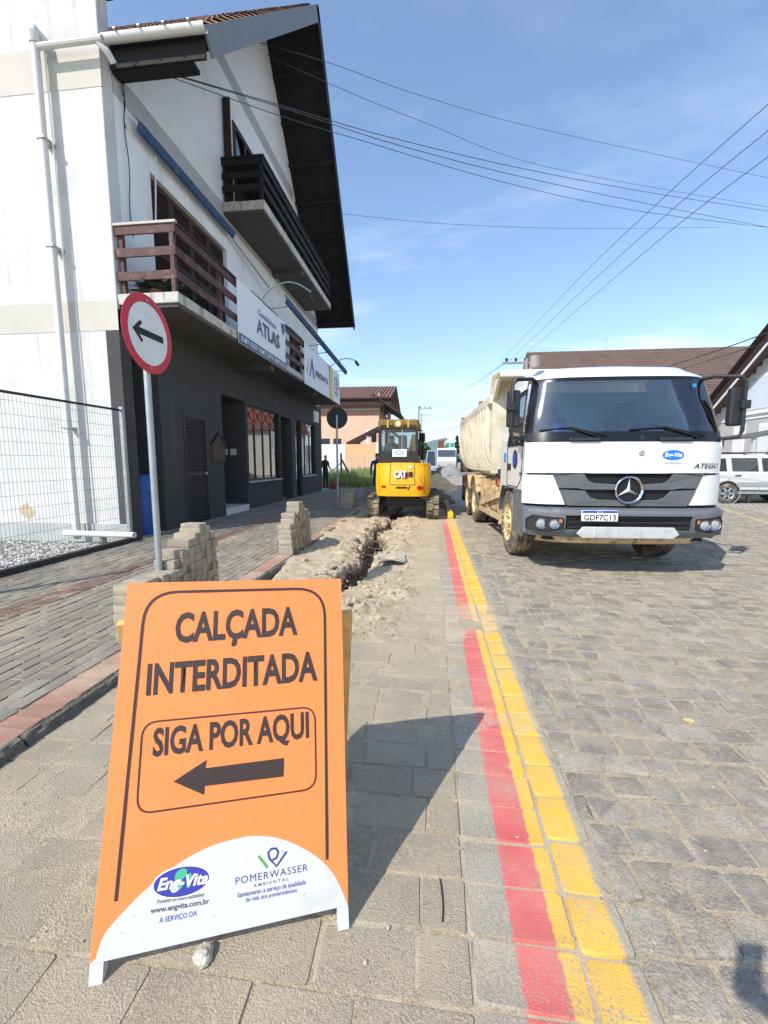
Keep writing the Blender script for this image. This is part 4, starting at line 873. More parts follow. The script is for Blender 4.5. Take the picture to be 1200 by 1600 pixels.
for sx in (-1, 1):
    def hp(u, z, off): return Vector((sx*u*1.19, bow(u)-.10-off, z))
    poly = [(.655, .735), (.97, .765), (.995, .70), (.985, .60), (.90, .575), (.74, .60)]
    hl = MB().sheet(lambda t, s: hp(.645+.34*t, (.59-.02*sin(t*pi)+.03*(1-t))*(1-s)+(.735+.03*t-.10*max(0, t-.85)*6*.5)*s, .010), [i/12 for i in range(13)], [0, .25, .5, .75, 1], th=(0, .03, 0)).build('headlight', m_dplas, TR, smooth=True)
    MB().tube([hp(.645+.34*t, z, .012) for t, z in ((0, .735), (.5, .75), (.85, .76), (1, .70), (1, .60), (.5, .575), (.0, .62), (0, .735))], .008, 5).build('headlight_rim', m_rub, hl)
    for u, r in ((.735, .052), (.855, .058)):
        MB().lathe(hp(u, .668, .022), (0, 1, 0), [(-.012, 0), (-.010, r*.6), (-.002, r*.9), (.01, r)], 24).build('lamp', m_lens, hl, smooth=True)
        MB().lathe(hp(u, .668, .022), (0, 1, 0), [(-.004, r), (-.008, r+.008), (.01, r+.012)], 24).build('lamp_bezel', m_chrome, hl, smooth=True)
    MB().prism([hp(u, z, .016) for u, z in ((.655, .725), (.685, .73), (.685, .69), (.66, .68))][::sx], (0, .01, 0)).build('indicator', mat('amber_lens', lin(190, 110, 60), .3), hl)
# number plate
pl = pbox('number_plate', m_print_w, TR, -.575, -.155, -.135, -.115, .715, .845, bevel=.004)
pbox('plate_band', m_print_b, pl, -.57, -.16, -.1365, -.1345, .815, .842)
text('lettering', 'GDF7C13', m_print_k, pl, (-.55, -.136, .728), (1, 0, 0), (0, 0, 1), .37, .068, .02, world=False)
text('lettering', 'BRASIL', m_print_w, pl, (-.365, -.137, .822), (1, 0, 0), (0, 0, 1), .07, .012, .0, world=False, align='C')
# mirrors
for sx in (-1, 1):
    mr_ = MB().tube([(sx*.98, .52, 2.45), (sx*1.10, .34, 2.47), (sx*1.33, .20, 2.44), (sx*1.37, .19, 2.38), (sx*1.38, .19, 1.80), (sx*1.35, .19, 1.73), (sx*1.14, .30, 1.70)], .024, 8).build('mirror_arm', m_dplas, TR, smooth=True)
    pbox('mirror_housing', m_dplas, mr_, sx*1.33-.09, sx*1.33+.07, .21, .31, 1.86, 2.32, bevel=.03, seg=3); pbox('mirror_glass', m_chrome, mr_, sx*1.33-.075, sx*1.33+.055, .311, .314, 1.89, 2.29); pbox('mirror_clamp', m_dplas, mr_, sx*1.38-.05, sx*1.38+.05, .15, .25, 2.06, 2.16, bevel=.01)
pbox('kerb_mirror', m_dplas, TR, -1.22, -1.12, .28, .38, 1.62, 1.80, bevel=.03)
oval('door_emblem', m_print_k, TR, (-1.192, .72, 1.46), (0, -1, 0), (0, 0, 1), .13, .13, .003)
oval('door_emblem', m_print_b, TR, (-1.192, .72, 1.46), (0, -1, 0), (0, 0, 1), .11, .09, .005)
pbox('blue_sticker', MC['sticker_blue'], TR, -1.193, -1.190, 1.32, 1.46, 1.42, 1.56)
text('lettering', '2426', m_print_k, TR, (-1.19, .46, 1.24), (0, -1, 0), (0, 0, 1), .18, .06, .01, world=False, lift=.004)
MB().cyl((-1.02, .55, 2.66), (-1.02, .55, 2.80), .07, .06).build('roof_beacon', mat('amber_beacon', lin(150, 140, 130), .4), TR, smooth=True)
# wheels
def wheel(parent, c, sx, w, r=.50, dual=False):
    c = Vector(c); ax = Vector((sx, 0, 0)); h = w/2
    t = MB().lathe(c, ax, [(-h, .30), (-h, r-.08), (-h*.86, r-.015), (-h*.6, r), (-h*.5, r), (-h*.47, r-.014), (-h*.42, r-.014), (-h*.38, r), (-.02, r), (-.015, r-.014), (.015, r-.014), (.02, r), (h*.38, r), (h*.42, r-.014), (h*.47, r-.014), (h*.5, r), (h*.6, r), (h*.86, r-.015), (h, r-.08), (h, .30), (h-.02, .29)], 44).build('wheel', m_tyre, parent, smooth=True, ang=30)
    k = -.04 if dual else .0
    MB().lathe(c, ax, [(h-.03, .295), (h-.005, .285), (h-.03, .26), (h-.06+k, .235), (h-.05+k*1.5+ (.0 if dual else .03), .15), (h-.04+k+(.0 if dual else .06), .11), (h+.03 if not dual else h-.02, .10), (h+.04 if not dual else h-.01, .085), (h+.04 if not dual else h-.01, 0)], 32).build('rim', m_rim, t, smooth=True)
    for i in range(10):
        a = 2*pi*i/10; q = c+Vector((sx*(h-.05+k+(.05 if not dual else 0)), .165*cos(a), .165*sin(a))); MB().cyl(q, q+ax*.05, .017, .012, 6).build('wheel_nut', m_mudch, t)
for sx in (-1, 1):
    wheel(TR, (sx*1.0, 1.30, .50), sx, .29)
    for yy in (4.9, 6.25): wheel(TR, (sx*1.04, yy, .50), sx, .27, dual=True); wheel(TR, (sx*.72, yy, .50), sx, .26, dual=True)
for yy in (1.30, 4.9, 6.25): MB().cyl((-.9, yy, .5), (.9, yy, .5), .09).build('axle', m_mudch, TR)
# chassis
for sx in (-1, 1):
    pbox('chassis_rail', m_mudch, TR, sx*.42-.05, sx*.42+.05, .5, 7.3, .78, 1.02)
for (y0_, y1_, z0_, z1_, n_) in ((2.2, 3.2, .48, .98, 'fuel_tank'), (3.45, 3.95, .5, .95, 'air_tank')):
    for sx in (-1, 1): pbox(n_, m_mudch, TR, sx*.78-.3, sx*.78+.3, y0_, y1_, z0_, z1_, bevel=.06)
for k in range(6):
    MB().tube([(-.9+.1*k, 2.0+.3*U(0, 1), 1.0), (-1.0+.08*k, 2.6+U(-.3, .3), 1.2+U(-.05, .1)), (-.8, 3.4+U(-.2, .2), 1.05)], .025, 6).build('hose', m_rub, TR)
for (y0_, y1_) in ((2.05, 2.12), (3.28, 3.35), (4.1, 4.18)): pbox('side_bracket', m_mudch, TR, -1.12, -.5, y0_, y1_, .35, 1.05)
MB().bar((-1.13, 2.08, .86), (-1.13, 4.14, .52), .04, .10).build('side_guard', m_mudch, TR); MB().bar((-1.13, 2.08, .48), (-1.13, 4.14, .42), .04, .10).build('side_guard', m_mudch, TR)
pbox('valve_box', m_dplas, TR, -1.05, -.8, 1.95, 2.2, 1.0, 1.25, bevel=.02); pbox('red_coupling', mat('rusty_red', lin(176, 92, 70), .8), TR, -1.08, -.85, 2.4, 2.75, .98, 1.14, bevel=.03)
pbox('battery_box', m_dplas, TR, -1.1, -.75, 2.3, 2.6, 1.14, 1.30, bevel=.02)
for sx in (-1, 1):
    for yy in (4.9, 6.25): MB().sheet(lambda a, k: (sx*(1.20-.6*k), yy-.60*cos(a), .50+.60*sin(a)), [radians(25+i*13) for i in range(11)], [0, 1], th=(0, 0, .02)).build('mudguard', m_mudch, TR, smooth=True)
    pbox('mud_flap', m_rub, TR, sx*.9-.32, sx*.9+.32, 7.0, 7.02, .32, 1.05)
# tipper body: open box with curved lower sides, ribs, headboard with cab shield
BX, BY0, BY1, BZ0, BZM, BZ1 = 1.20, 2.45, 7.45, 1.22, 1.75, 2.45
for sx in (-1, 1):
    prof = [(BX, BZ1), (BX, BZM), (BX-.04, 1.55), (BX-.16, 1.36), (BX-.36, BZ0)]
    sd = MB().sheet(lambda y, j: (sx*prof[int(j)][0], y, prof[int(j)][1]), [BY0, BY1], range(5), th=(-sx*.05, 0, .01)).build('dump_side', m_bed, TR)
    pbox('top_rail', m_bed, TR, min(sx*(BX-.06), sx*(BX+.07)), max(sx*(BX-.06), sx*(BX+.07)), BY0, BY1, BZ1, BZ1+.15, bevel=.015)
    n = 13
    for i in range(n):
        yy = BY0+.35+(BY1-BY0-.5)*i/(n-1); b = MB()
        pts = [(BX+.045, BZ1), (BX+.045, BZM-.02), (BX+.005, 1.53), (BX-.12, 1.31), (BX-.34, 1.16)]
        for a, c in zip(pts, pts[1:]): b.bar((sx*a[0], yy, a[1]), (sx*c[0], yy, c[1]), .075, .08, up=(0, 1, 0))
        b.build('rib', m_bed, TR)
pbox('dump_floor', m_bed, TR, -BX+.3, BX-.3, BY0, BY1, BZ0-.02, BZ0+.05)
pbox('headboard', m_bed, TR, -BX-.02, BX+.02, BY0-.04, BY0+.04, BZ0, 2.92)
pbox('tailgate', mat('dark_tailgate', lin(96, 88, 78), .8, .15, 3, .2, 40, dirt=(lin(170, 150, 118), .5, .7, 3, .6)), TR, -BX-.03, BX+.03, BY1, BY1+.07, BZ0-.1, 2.72)
b = MB(); b.prism([(-BX-.02, BY0+.55, BZ1+.1), (-BX-.02, BY0+.04, BZ1+.1), (-BX-.02, BY0+.04, 3.0), (-BX-.02, BY0+.24, 2.88), (-BX-.02, BY0+.34, 2.7)], (.06, 0, 0)); b.build('headboard_wing', m_bed, TR)
b = MB(); b.prism([(BX-.04, BY0+.55, BZ1+.1), (BX-.04, BY0+.04, BZ1+.1), (BX-.04, BY0+.04, 3.0), (BX-.04, BY0+.24, 2.88), (BX-.04, BY0+.34, 2.7)], (.06, 0, 0)); b.build('headboard_wing', m_bed, TR)
b = MB(); b.hexa([(-BX-.02, 1.78, 2.78), (BX+.02, 1.78, 2.78), (BX+.02, BY0+.04, 2.80), (-BX-.02, BY0+.04, 2.80), (-BX-.02, 1.78, 2.89), (BX+.02, 1.78, 2.89), (BX+.02, BY0+.04, 2.97), (-BX-.02, BY0+.04, 2.97)])
cs = b.build('cab_shield', m_bed, TR, bevel=.02)
b = MB(); b.prism([(-BX-.02, 1.80, 2.86), (-BX-.02, BY0, 2.86), (-BX-.02, BY0, 2.45), (-BX-.02, 2.25, 2.6)], (.05, 0, 0)); b.build('shield_gusset', m_bed, cs)
# ================================================================ EXCAVATOR (local: x right, y ahead of it / away, z up; tail at y = 0)
m_caty = mat('digger_yellow', lin(236, 178, 22), .42, .05, 2, .03, 60, coat=.3, speck=.03, dirt=[(lin(190, 158, 96), .50, .78, 2.5, .6), (lin(150, 120, 70), .58, .72, 12, .45)])
m_cab_k = mat('digger_black', lin(40, 38, 36), .5, .08, 4, .06, 60, dirt=(lin(100, 88, 70), .6, .8, 4, .4))
m_olive = mat('cab_roof_ochre', lin(122, 98, 46), .6, .15, 6, .1, 60)
m_track = mat('rubber_track', lin(96, 90, 80), .92, .2, 6, .4, 50, dirt=(lin(190, 168, 130), .45, .65, 4, .75))
EX = thing('mini_excavator', 'yellow mini excavator with black cab seen from behind, straddling the trench', 'excavator', (-.72, 10.1, -.005), radians(-1))
for sx in (-1, 1):
    xc = sx*.745; w = .15
    loop = []; R_t = .27; L0, L1 = .55, 2.05
    for i in range(13): a = pi/2+pi*i/12; loop.append((L0+R_t*cos(a), R_t+.02+R_t*sin(a)))
    for i in range(13): a = -pi/2+pi*i/12; loop.append((L1+R_t*cos(a), R_t+.02+R_t*sin(a)))
    tk = MB().prism([(xc-w, y, z) for y, z in loop], (2*w, 0, 0)).build('track', m_track, EX, smooth=True)
    # lugs round the belt
    per = []; 
    for i in range(len(loop)):
        a = Vector(loop[i]); c = Vector(loop[(i+1) % len(loop)]); per.append((a, c, (c-a).length))
    tot = sum(q[2] for q in per); ns = 34
    for k in range(ns):
        s = tot*k/ns
        for a, c, l in per:
            if s <= l:
                pt = a.lerp(c, s/l); d2 = (c-a).normalized(); break
            s -= l
        nrm = Vector((d2.y, -d2.x)) 
        for hx, sk in ((-.5, .03), (.5, -.03)):
            b = MB(); cx_ = xc+hx*w; q = pt+nrm*(.012)
            e1 = Vector((0, d2.x, d2.y)); e2 = Vector((0, nrm.x, nrm.y)); c3 = Vector((cx_, q.x, q.y))+e1*(sk if k % 2 else -sk)*.6
            ex = Vector((w*.46, 0, 0)); e1 = e1*.026; e2 = e2*.02
            b.hexa([c3-ex-e1-e2, c3+ex-e1-e2, c3+ex+e1-e2, c3-ex+e1-e2, c3-ex-e1+e2, c3+ex-e1+e2, c3+ex+e1+e2, c3-ex+e1+e2]); b.build('lug', m_track, tk)
    pbox('track_frame', m_cab_k, EX, sx*.56-.06, sx*.56+.06, .5, 2.1, .18, .40, bevel=.03)
b = MB(); b.prism([(-.62, 1.0, .24), (-.3, 1.0, .42), (.3, 1.0, .42), (.62, 1.0, .24), (.62, 1.0, .34), (.3, 1.0, .56), (-.3, 1.0, .56), (-.62, 1.0, .34)], (0, .6, 0)); b.build('undercarriage', m_cab_k, EX)
MB().cyl((0, 1.3, .5), (0, 1.3, .66), .36, n=28).build('slew_ring', m_cab_k, EX, smooth=True)
b = MB(); b.prism([(-.6, .62, .30), (.6, .62, .30), (.62, .62, .42), (.2, .62, .56), (-.2, .62, .56), (-.62, .62, .42)], (0, .12, 0)); b.build('cross_beam', m_cab_k, EX)
pbox('dozer_blade', m_caty, EX, -.88, .88, 2.75, 2.83, .05, .42, bevel=.01); [MB().bar((sx*.4, 2.0, .3), (sx*.4, 2.78, .25), .1, .12).build('blade_arm', m_cab_k, EX) for sx in (-1, 1)]
# counterweight body: rounded plan, bulging
def cw(a, z):                                   # a: -1..1 round the back
    hwid = .66-.03*(abs(z-.95)/.4)**2; x = hwid*sin(a*pi/2*.98) if abs(a) < 1 else hwid*(1 if a > 0 else -1)
    x = max(-hwid, min(hwid, 1.12*hwid*a)); k = abs(x/hwid)
    y = .06+.22*k**4+.05*((z-.95)/.45)**2
    return Vector((x, y, z))
us = [-1+i/12 for i in range(25)]; zs = [.60+.80*i/10 for i in range(11)]
b = MB(); b.sheet(lambda u, z: cw(u, z), us, zs, th=(0, .10, 0)); body = b.build('counterweight', m_caty, EX, smooth=True)
pbox('body_left', m_caty, EX, -.66, -.55, .30, 1.9, .62, 1.38, bevel=.04); pbox('body_right', m_caty, EX, .30, .665, .32, 1.9, .62, 1.39, bevel=.05); pbox('body_core', m_cab_k, EX, -.55, .55, .25, 1.85, .60, 1.30)
b = MB(); b.sheet(lambda u, t: (u*.64, .10+.22*abs(u)**4+.5*t, 1.395+.02*t-.03*abs(u)**6), us, [0, .2, .5, 1], th=(0, 0, -.05)); b.build('hood_top', m_caty, EX, smooth=True)
# rear hatch panel with seams, badge, latch, slots and reflectors
def ep(px, py): q = ROOT[EX.name] @ at(px, py, Y=10.15); return q.x, q.z
def rear(name, m, poly, off, th=.012, parent=body):
    return MB().prism([(lambda c: Vector((c.x, c.y-off, c.z)))(cw(x/.74, z)) for x, z in poly], (0, th, 0)).build(name, m, parent, bevel=.003)
hx0, hz0 = ep(609, 757); hx1, hz1 = ep(648, 723)
rear('rear_hatch', m_caty, [(hx0, hz0), (hx1, hz0), (hx1, hz1), (hx0, hz1)], .012)
for (a, c) in (((hx0, hz0), (hx0, hz1)), ((hx0, hz0), (hx1, hz0)), ((hx1, hz0), (hx1, hz1))):
    MB().tube([cw((a[0]+(c[0]-a[0])*t)/.74, a[1]+(c[1]-a[1])*t)+Vector((0, -.014, 0)) for t in (0, .25, .5, .75, 1)], .005, 5).build('panel_seam', m_cab_k, body)
m_catred = mat('badge_red', lin(190, 40, 40), .5)
x0, z0 = ep(616.5, 746); x1, z1 = ep(633, 735)
yb_ = cw((x0+x1)/1.48, z0).y
b = MB(); cx_ = x1-.01; cz_ = (z0+z1)/2-.02; b.prism([(cx_+.115*cos(k*pi/3), yb_-.018, cz_+.105*sin(k*pi/3)) for k in range(6)], (0, .004, 0)); b.build('badge_hexagon', m_catred, body)
b = MB(); b.prism([(cx_+.085*cos(k*pi/3), yb_-.021, cz_+.078*sin(k*pi/3)) for k in range(6)], (0, .004, 0)); b.build('badge_hexagon', m_cab_k, body)
text('badge_letters', 'CAT', m_print_w, body, (x0-.01, yb_-.023, z0), (1, 0, 0), (0, 0, 1), x1-x0+.04, (z1-z0)*.95, .05, world=False)
text('badge_letters_shadow', 'CAT', m_print_k, body, (x0+.0, yb_-.022, z0-.01), (1, 0, 0), (0, 0, 1), x1-x0+.04, (z1-z0)*.95, .07, world=False)
x0, z0 = ep(639, 745); x1, z1 = ep(645, 737); rear('latch', m_cab_k, [(x0, z0), (x1, z0), (x1, z1), (x0, z1)], .03)
x0, z0 = ep(641.5, 730); c = cw(x0/.74, z0); MB().lathe(c+Vector((0, -.03, 0)), (0, 1, 0), [(0, 0), (0, .035), (.02, .04)], 18).build('filler_cap', m_print_w, body, smooth=True)
x0, z0 = ep(619, 763.5); x1, z1 = ep(636, 760.5); rear('vent_slot', m_cab_k, [(x0, z0), (x1, z0), (x1+.01, z1), (x0, z1)], .008)
x0, z0 = ep(636, 766); rear('vent_slot', m_cab_k, [(x0, z0), (x0+.03, z0), (x0+.09, z0+.09), (x0+.05, z0+.09)], .008)
m_refl = mat('red_reflector', lin(196, 30, 26), .25, .05, 4, 0, 40)
for (pa, pb_) in (((594, 763), (602, 759)), ((651, 766), (661, 760))):
    x0, z0 = ep(*pa); x1, z1 = ep(*pb_); rear('reflector', m_refl, [(x0, (z0+z1)/2), (x0+.05, z0), (x1, z0+.01), (x1+.02, z1), (x0+.03, z1+.01)], .012)
for (pa, pb_) in (((657, 757), (668, 724)),): x0, z0 = ep(*pa); x1, z1 = ep(*pb_); rear('side_vent', mat('dull_ochre', lin(150, 110, 40), .7), [(x0+.05, z0), (x1, z0-.06), (x1, z1), (x0, z1), (x0-.0, z0+.12)], .006)
MB().cyl((.44, .5, 1.38), (.44, .5, 1.47), .05, n=16).build('fuel_cap', mat('pale_green_cap', lin(190, 200, 140), .5), EX, smooth=True)
# cab
CX0, CX1, CY0, CY1 = -.60, .37, .34, 1.75
cz1, czr, czb, cz0 = 2.46, 2.24, 1.70, 1.38
fr = pbox('cab_lower', m_cab_k, EX, CX0, CX1, CY0, CY0+.06, cz0-.02, czb, bevel=.02)
for (x, y) in ((CX0+.03, CY0+.03), (CX1-.03, CY0+.03), (CX0+.03, CY1-.03), (CX1-.03, CY1-.03)): pbox('cab_pillar', m_cab_k, EX, x-.035, x+.035, y-.035, y+.035, cz0, czr, bevel=.01)
pbox('cab_side', m_cab_k, EX, CX0, CX0+.04, CY0+.06, CY1, cz0, czb-.1); pbox('cab_side', m_cab_k, EX, CX1-.04, CX1, CY0+.06, CY1, cz0, czb-.1)
rfm = pbox('cab_roof', m_olive, EX, CX0-.01, CX1+.01, CY0-.03, CY1+.04, czr, cz1, bevel=.05, seg=3)
for (x0, x1) in ((-.55, -.40), (.16, .32), (-.36, -.22), (.0, .12)): pbox('roof_slot', m_cab_k, rfm, x0, x1, CY0-.036, CY0-.028, czr+.035, czr+.085)
for x in (-.37, .13): pbox('roof_rib', m_caty, rfm, x-.015, x+.015, CY0-.04, CY0-.02, czr+.02, cz1-.02)
lp = MB().lathe((-.115, CY0-.05, czr+.115), (0, 1, 0), [(0, 0), (0, .05), (.03, .062)], 20).build('work_lamp', mat('white_lamp', lin(245, 245, 240), .2), rfm, smooth=True)
MB().lathe((-.115, CY0-.045, czr+.115), (0, 1, 0), [(-.01, .062), (-.012, .08), (.03, .085)], 20).build('lamp_bezel', m_caty, lp, smooth=True)
m_eg = glass('digger_glass', (.66, .70, .72), .0)
MB().add([(CX0+.07, CY0+.02, czb+.01), (CX1-.07, CY0+.02, czb+.01), (CX1-.07, CY0+.02, czr-.01), (CX0+.07, CY0+.02, czr-.01)], [(0, 1, 2, 3)]).build('rear_window', m_eg, EX); MB().add([(CX0+.07, CY1-.03, cz0+.1), (CX1-.07, CY1-.03, cz0+.1), (CX1-.07, CY1-.03, czr), (CX0+.07, CY1-.03, czr)], [(0, 1, 2, 3)]).build('front_window', m_eg, EX)
[MB().add([(x_, CY0+.08, czb-.1), (x_, CY1-.08, czb-.1), (x_, CY1-.08, czr-.01), (x_, CY0+.08, czr-.01)], [(0, 1, 2, 3)]).build('side_window', m_eg, EX) for x_ in (CX0+.02, CX1-.02)]
MB().bar((-.02, CY0+.015, czb), (-.02, CY0+.015, czr), .012, .012).build('window_divider', m_galv, EX)
x0, z0 = ep(611, 712); x1, z1 = ep(634, 700); stk = pbox('company_sticker', m_print_w, EX, x0, x1, CY0-.012, CY0-.004, z0-.02, z1-.02)
oval('logo_oval', m_print_b, stk, ((x0+x1)/2, CY0-.013, (z0+z1)/2-.01), (1, 0, 0), (0, 0, 1), .12, .055, .001); oval('logo_oval', m_print_w, stk, ((x0+x1)/2, CY0-.013, (z0+z1)/2-.01), (1, 0, 0), (0, 0, 1), .105, .04, .002)
text('lettering', 'Eng-Vita', m_print_b, stk, ((x0+x1)/2, CY0-.016, (z0+z1)/2-.025), (1, 0, 0), (0, 0, 1), .17, .035, .02, .25, world=False, align='C', lift=.001)
seat = pbox('seat', m_cabin, EX, -.36, .08, .72, 1.15, 1.28, 1.42, bevel=.05); pbox('seat_back', mat('seat_vinyl', lin(150, 164, 174), .6), seat, -.14, .08, .62, .72, 1.42, 2.1, bevel=.05)
for sx, px0 in ((-1, 580), (1, 656)):
    x0 = CX0-.15 if sx < 0 else CX1+.10; mm = pbox('mirror', m_rub, EX, x0-.065, x0+.065, .52, .60, 1.92, 2.14, bevel=.03); MB().tube([(x0, .56, 2.12), (x0, .6, 2.2), (CX0+.02 if sx < 0 else CX1-.02, .65, 2.2)], .012, 6).build('mirror_stay', m_cab_k, mm)
# boom, arm and bucket reaching forward into the trench
bo = MB(); bp = [(.10, 1.9, .95), (.10, 2.35, 1.75), (.12, 3.1, 2.15), (.14, 4.0, 1.95)]
for a, c in zip(bp, bp[1:]): bo.bar(a, c, .16, .26)
bo.build('boom', m_caty, EX, bevel=.02); MB().bar((.14, 3.95, 2.05), (.14, 4.5, .75), .13, .2).build('dipper_arm', m_caty, EX, bevel=.02)
MB().tube([(.10, 2.0, .8), (.12, 2.9, 1.7)], .045, 10).build('boom_ram', m_chrome, EX, smooth=True)
b = MB(); b.prism([(-.1, 4.35, .8), (-.1, 4.7, .7), (-.1, 4.75, .3), (-.1, 4.5, .05), (-.1, 4.2, .15), (-.1, 4.3, .4)], (.48, 0, 0)); b.build('bucket', m_cab_k, EX, bevel=.01)
for k in range(4): MB().tube([(.02+.05*k, .95, .58), (-.1+.09*k, .80, .50), (.05+.06*k, .72, .44), (.25*(k-1.5), .9, .40)], .016, 6).build('hydraulic_hose', m_rub, EX)
for x_ in (-.56, .55): MB().tube([cw(x_/.74, .66)+Vector((0, -.006, 0)), cw(x_/.74, 1.0)+Vector((0, -.006, 0)), cw(x_/.74*1.04, 1.36)+Vector((0, -.004, 0))], .005, 5).build('panel_seam', m_cab_k, body)
MB().tube([(.42, 1.85, 1.0), (.42, 1.9, 2.05)], .035, 8).build('exhaust_guard', m_cab_k, EX)
# ================================================================ ORANGE BOARD
m_or = mat('orange_vinyl', lin(247, 133, 72), .48, .03, 3, .16, 9, speck=.02, dirt=[(lin(222, 130, 74), .56, .8, 4, .4), (lin(200, 150, 110), .64, .70, 34, .35), (lin(176, 120, 80), .62, .74, 11, .3, .15)])
m_ow = mat('white_board_paint', lin(200, 199, 196), .6, .03, 3, .06, 40, speck=.03, dirt=[(lin(170, 160, 144), .56, .76, 7, .45), (lin(120, 112, 100), .64, .70, 40, .4)])
m_pine = mat('raw_pine', lin(222, 178, 112), .75, .15, 9, .15, 60, dirt=(lin(176, 128, 70), .5, .7, 14, .5))
m_ink = mat('dark_ink', lin(58, 46, 42), .55, .1, 6, 0, 40, speck=0)
m_green = mat('green_ink', lin(92, 150, 76), .6, .05, 4, 0, 40, speck=0); m_navyi = mat('navy_ink', lin(38, 58, 120), .6, .05, 4, 0, 40, speck=0); m_lav = mat('logo_indigo', lin(58, 58, 150), .6, .05, 4, 0, 40, speck=0); m_teal = mat('logo_teal', lin(70, 170, 130), .6, .05, 4, 0, 40, speck=0)
fl = at(138, 1545, Z=0); fr_ = at(541, 1453, Z=0); bw_ = (fr_-fl).normalized(); bn_ = Vector((-bw_.y, bw_.x, 0)); TILT = radians(20)
bu = Vector((0, 0, cos(TILT)))+bn_*sin(TILT); bN = bw_.cross(bu)          # bN faces the camera
def sp(px, py):
    r = ray(px, py); o = Vector((0, 0, H)); k = (fl-o).dot(bN)/r.dot(bN); p = o+r*k-fl; return p.dot(bw_), p.dot(bu)
def sw(s, t, k=0): return fl+bw_*s+bu*t+bN*k
SG = thing('sidewalk_closed_board', 'orange and white A-frame board reading CALÇADA INTERDITADA, SIGA POR AQUI', 'sign board', (fl.x+.3, fl.y+.2, 0))
TL, TR_, BL_, BR_ = sp(200, 911), sp(533, 904), sp(140, 1507), sp(544, 1414)
def quadmap(u, v):
    a = Vector(BL_).lerp(Vector(BR_), u); c = Vector(TL).lerp(Vector(TR_), u); return a.lerp(c, v)
def wr(u, v): return .0006*sin(u*23+v*9)*sin(v*7)+.0018*sin(v*31+u*5)*max(0, abs(u-.5)*2-.8)*5*.5
us = [i/40 for i in range(41)]; vv = [i/60 for i in range(61)]
MB().sheet(lambda u, v: sw(*quadmap(u, v), wr(u, v)), us, vv, th=-bN*.006).build('vinyl_face', m_or, SG, world=True, smooth=True)
MB().hexa([sw(*quadmap(u, v), k) for k in (-.030, -.008) for u, v in ((.004, .003), (.996, .003), (.996, .997), (.004, .997))]).build('backing_panel', m_ow, SG, world=True)
for (u, p0_) in ((0, sp(138, 1545)), (1, sp(541, 1453))):
    q = quadmap(u, .0); s0 = q[0]; e = .034 if u == 0 else -.034
    MB().hexa([sw(s, t, k) for k in (-.036, -.0014) for s, t in ((s0, -.0), (s0+e, -.0), (s0+e, q[1]+.02), (s0, q[1]+.02))]).build('foot', m_ow, SG, world=True)
# white hill at the foot of the face
arc = [sp(*q) for q in ((150, 1497), (162, 1462), (190, 1428), (230, 1388), (275, 1352), (325, 1324), (375, 1309), (405, 1306), (440, 1311), (475, 1326), (505, 1347), (525, 1372), (538, 1400), (543, 1412))]
_a = [Vector(q) for q in arc]; arc = []
for i in range(len(_a)-1):
    a_, b__, c_, d_ = _a[max(i-1, 0)], _a[i], _a[i+1], _a[min(i+2, len(_a)-1)]
    for k in range(5):
        t = k/5; arc.append(tuple(.5*((2*b__)+(c_-a_)*t+(2*a_-5*b__+4*c_-d_)*t*t+(3*b__-a_-3*c_+d_)*t**3)))
arc.append(tuple(_a[-1]))
poly = [sw(BL_[0], BL_[1], .0010)]+[sw(a, t, .0010) for a, t in arc]+[sw(BR_[0], BR_[1], .0010)]
MB().prism(poly, -bN*.0008).build('white_arc', m_ow, SG, world=True)
def stroke(name, m, pts, w, k=.0014, closed=False):
    pts = [Vector((*p, 0)) for p in pts]; n = len(pts); b = MB(); L_ = []; R__ = []
    for i in range(n):
        a = pts[(i-1) % n] if closed or i else pts[0]; c = pts[(i+1) % n] if closed or i < n-1 else pts[-1]; d = (c-a).normalized(); nn_ = Vector((-d.y, d.x, 0))*w/2
        L_.append(pts[i]+nn_); R__.append(pts[i]-nn_)
    for i in range(n if closed else n-1):
        j = (i+1) % n; b.add([sw(q.x, q.y, k) for q in (L_[i], L_[j], R__[j], R__[i])], [(0, 1, 2, 3)])
    return b.build(name, m, SG, world=True)
def rounded(cs, r, n=7):
    out_ = []; m_ = len(cs)
    for i in range(m_):
        p, a, c = Vector(cs[i]), Vector(cs[i-1]), Vector(cs[(i+1) % m_]); d0 = (a-p).normalized(); d1 = (c-p).normalized()
        for k in range(n+1):
            t = k/n; q0 = p+d0*r*(1-t); q1 = p+d1*r*t; out_.append(tuple(q0.lerp(q1, t)))
    return out_
o0, o1, o2, o3 = sp(228, 926), sp(507, 919), sp(511, 1343), sp(181, 1408)
cs = rounded([o3, o0, o1, o2], .10)
n = 8; stroke('border_line', m_ink, [o3]+cs[n:3*n]+[o2], .009)
stroke('inner_border', m_ink, rounded([sp(223, 1129), sp(492, 1104), sp(494, 1232), sp(213, 1272)], .045), .005, closed=True)
def stext(body, a, c, top, m, bold=.03, k=.0014, shear=0, spacing=1.0, name='lettering'):
    A, C, T_ = Vector(sp(*a)), Vector(sp(*c)), Vector(sp(*top)); d = C-A; hgt_ = abs((T_-A).dot(Vector((-d.y, d.x)).normalized()))
    return text(name, body, m, SG, sw(A.x, A.y, k), bw_*d.x+bu*d.y, bu, d.length, hgt_, bold, shear, lift=0, spacing=spacing)
stext('CALÇADA', (273, 1003), (465, 990), (274, 957), m_ink, .032)
stext('INTERDITADA', (228, 1085), (496, 1061), (233, 1036), m_ink, .032)
stext('SIGA POR AQUI', (238, 1181), (483, 1151), (241, 1137), m_ink, .030)
ar = [sp(*q) for q in ((271, 1221), (323, 1187), (321, 1200), (444, 1184), (443, 1213), (320, 1228), (319, 1242))]
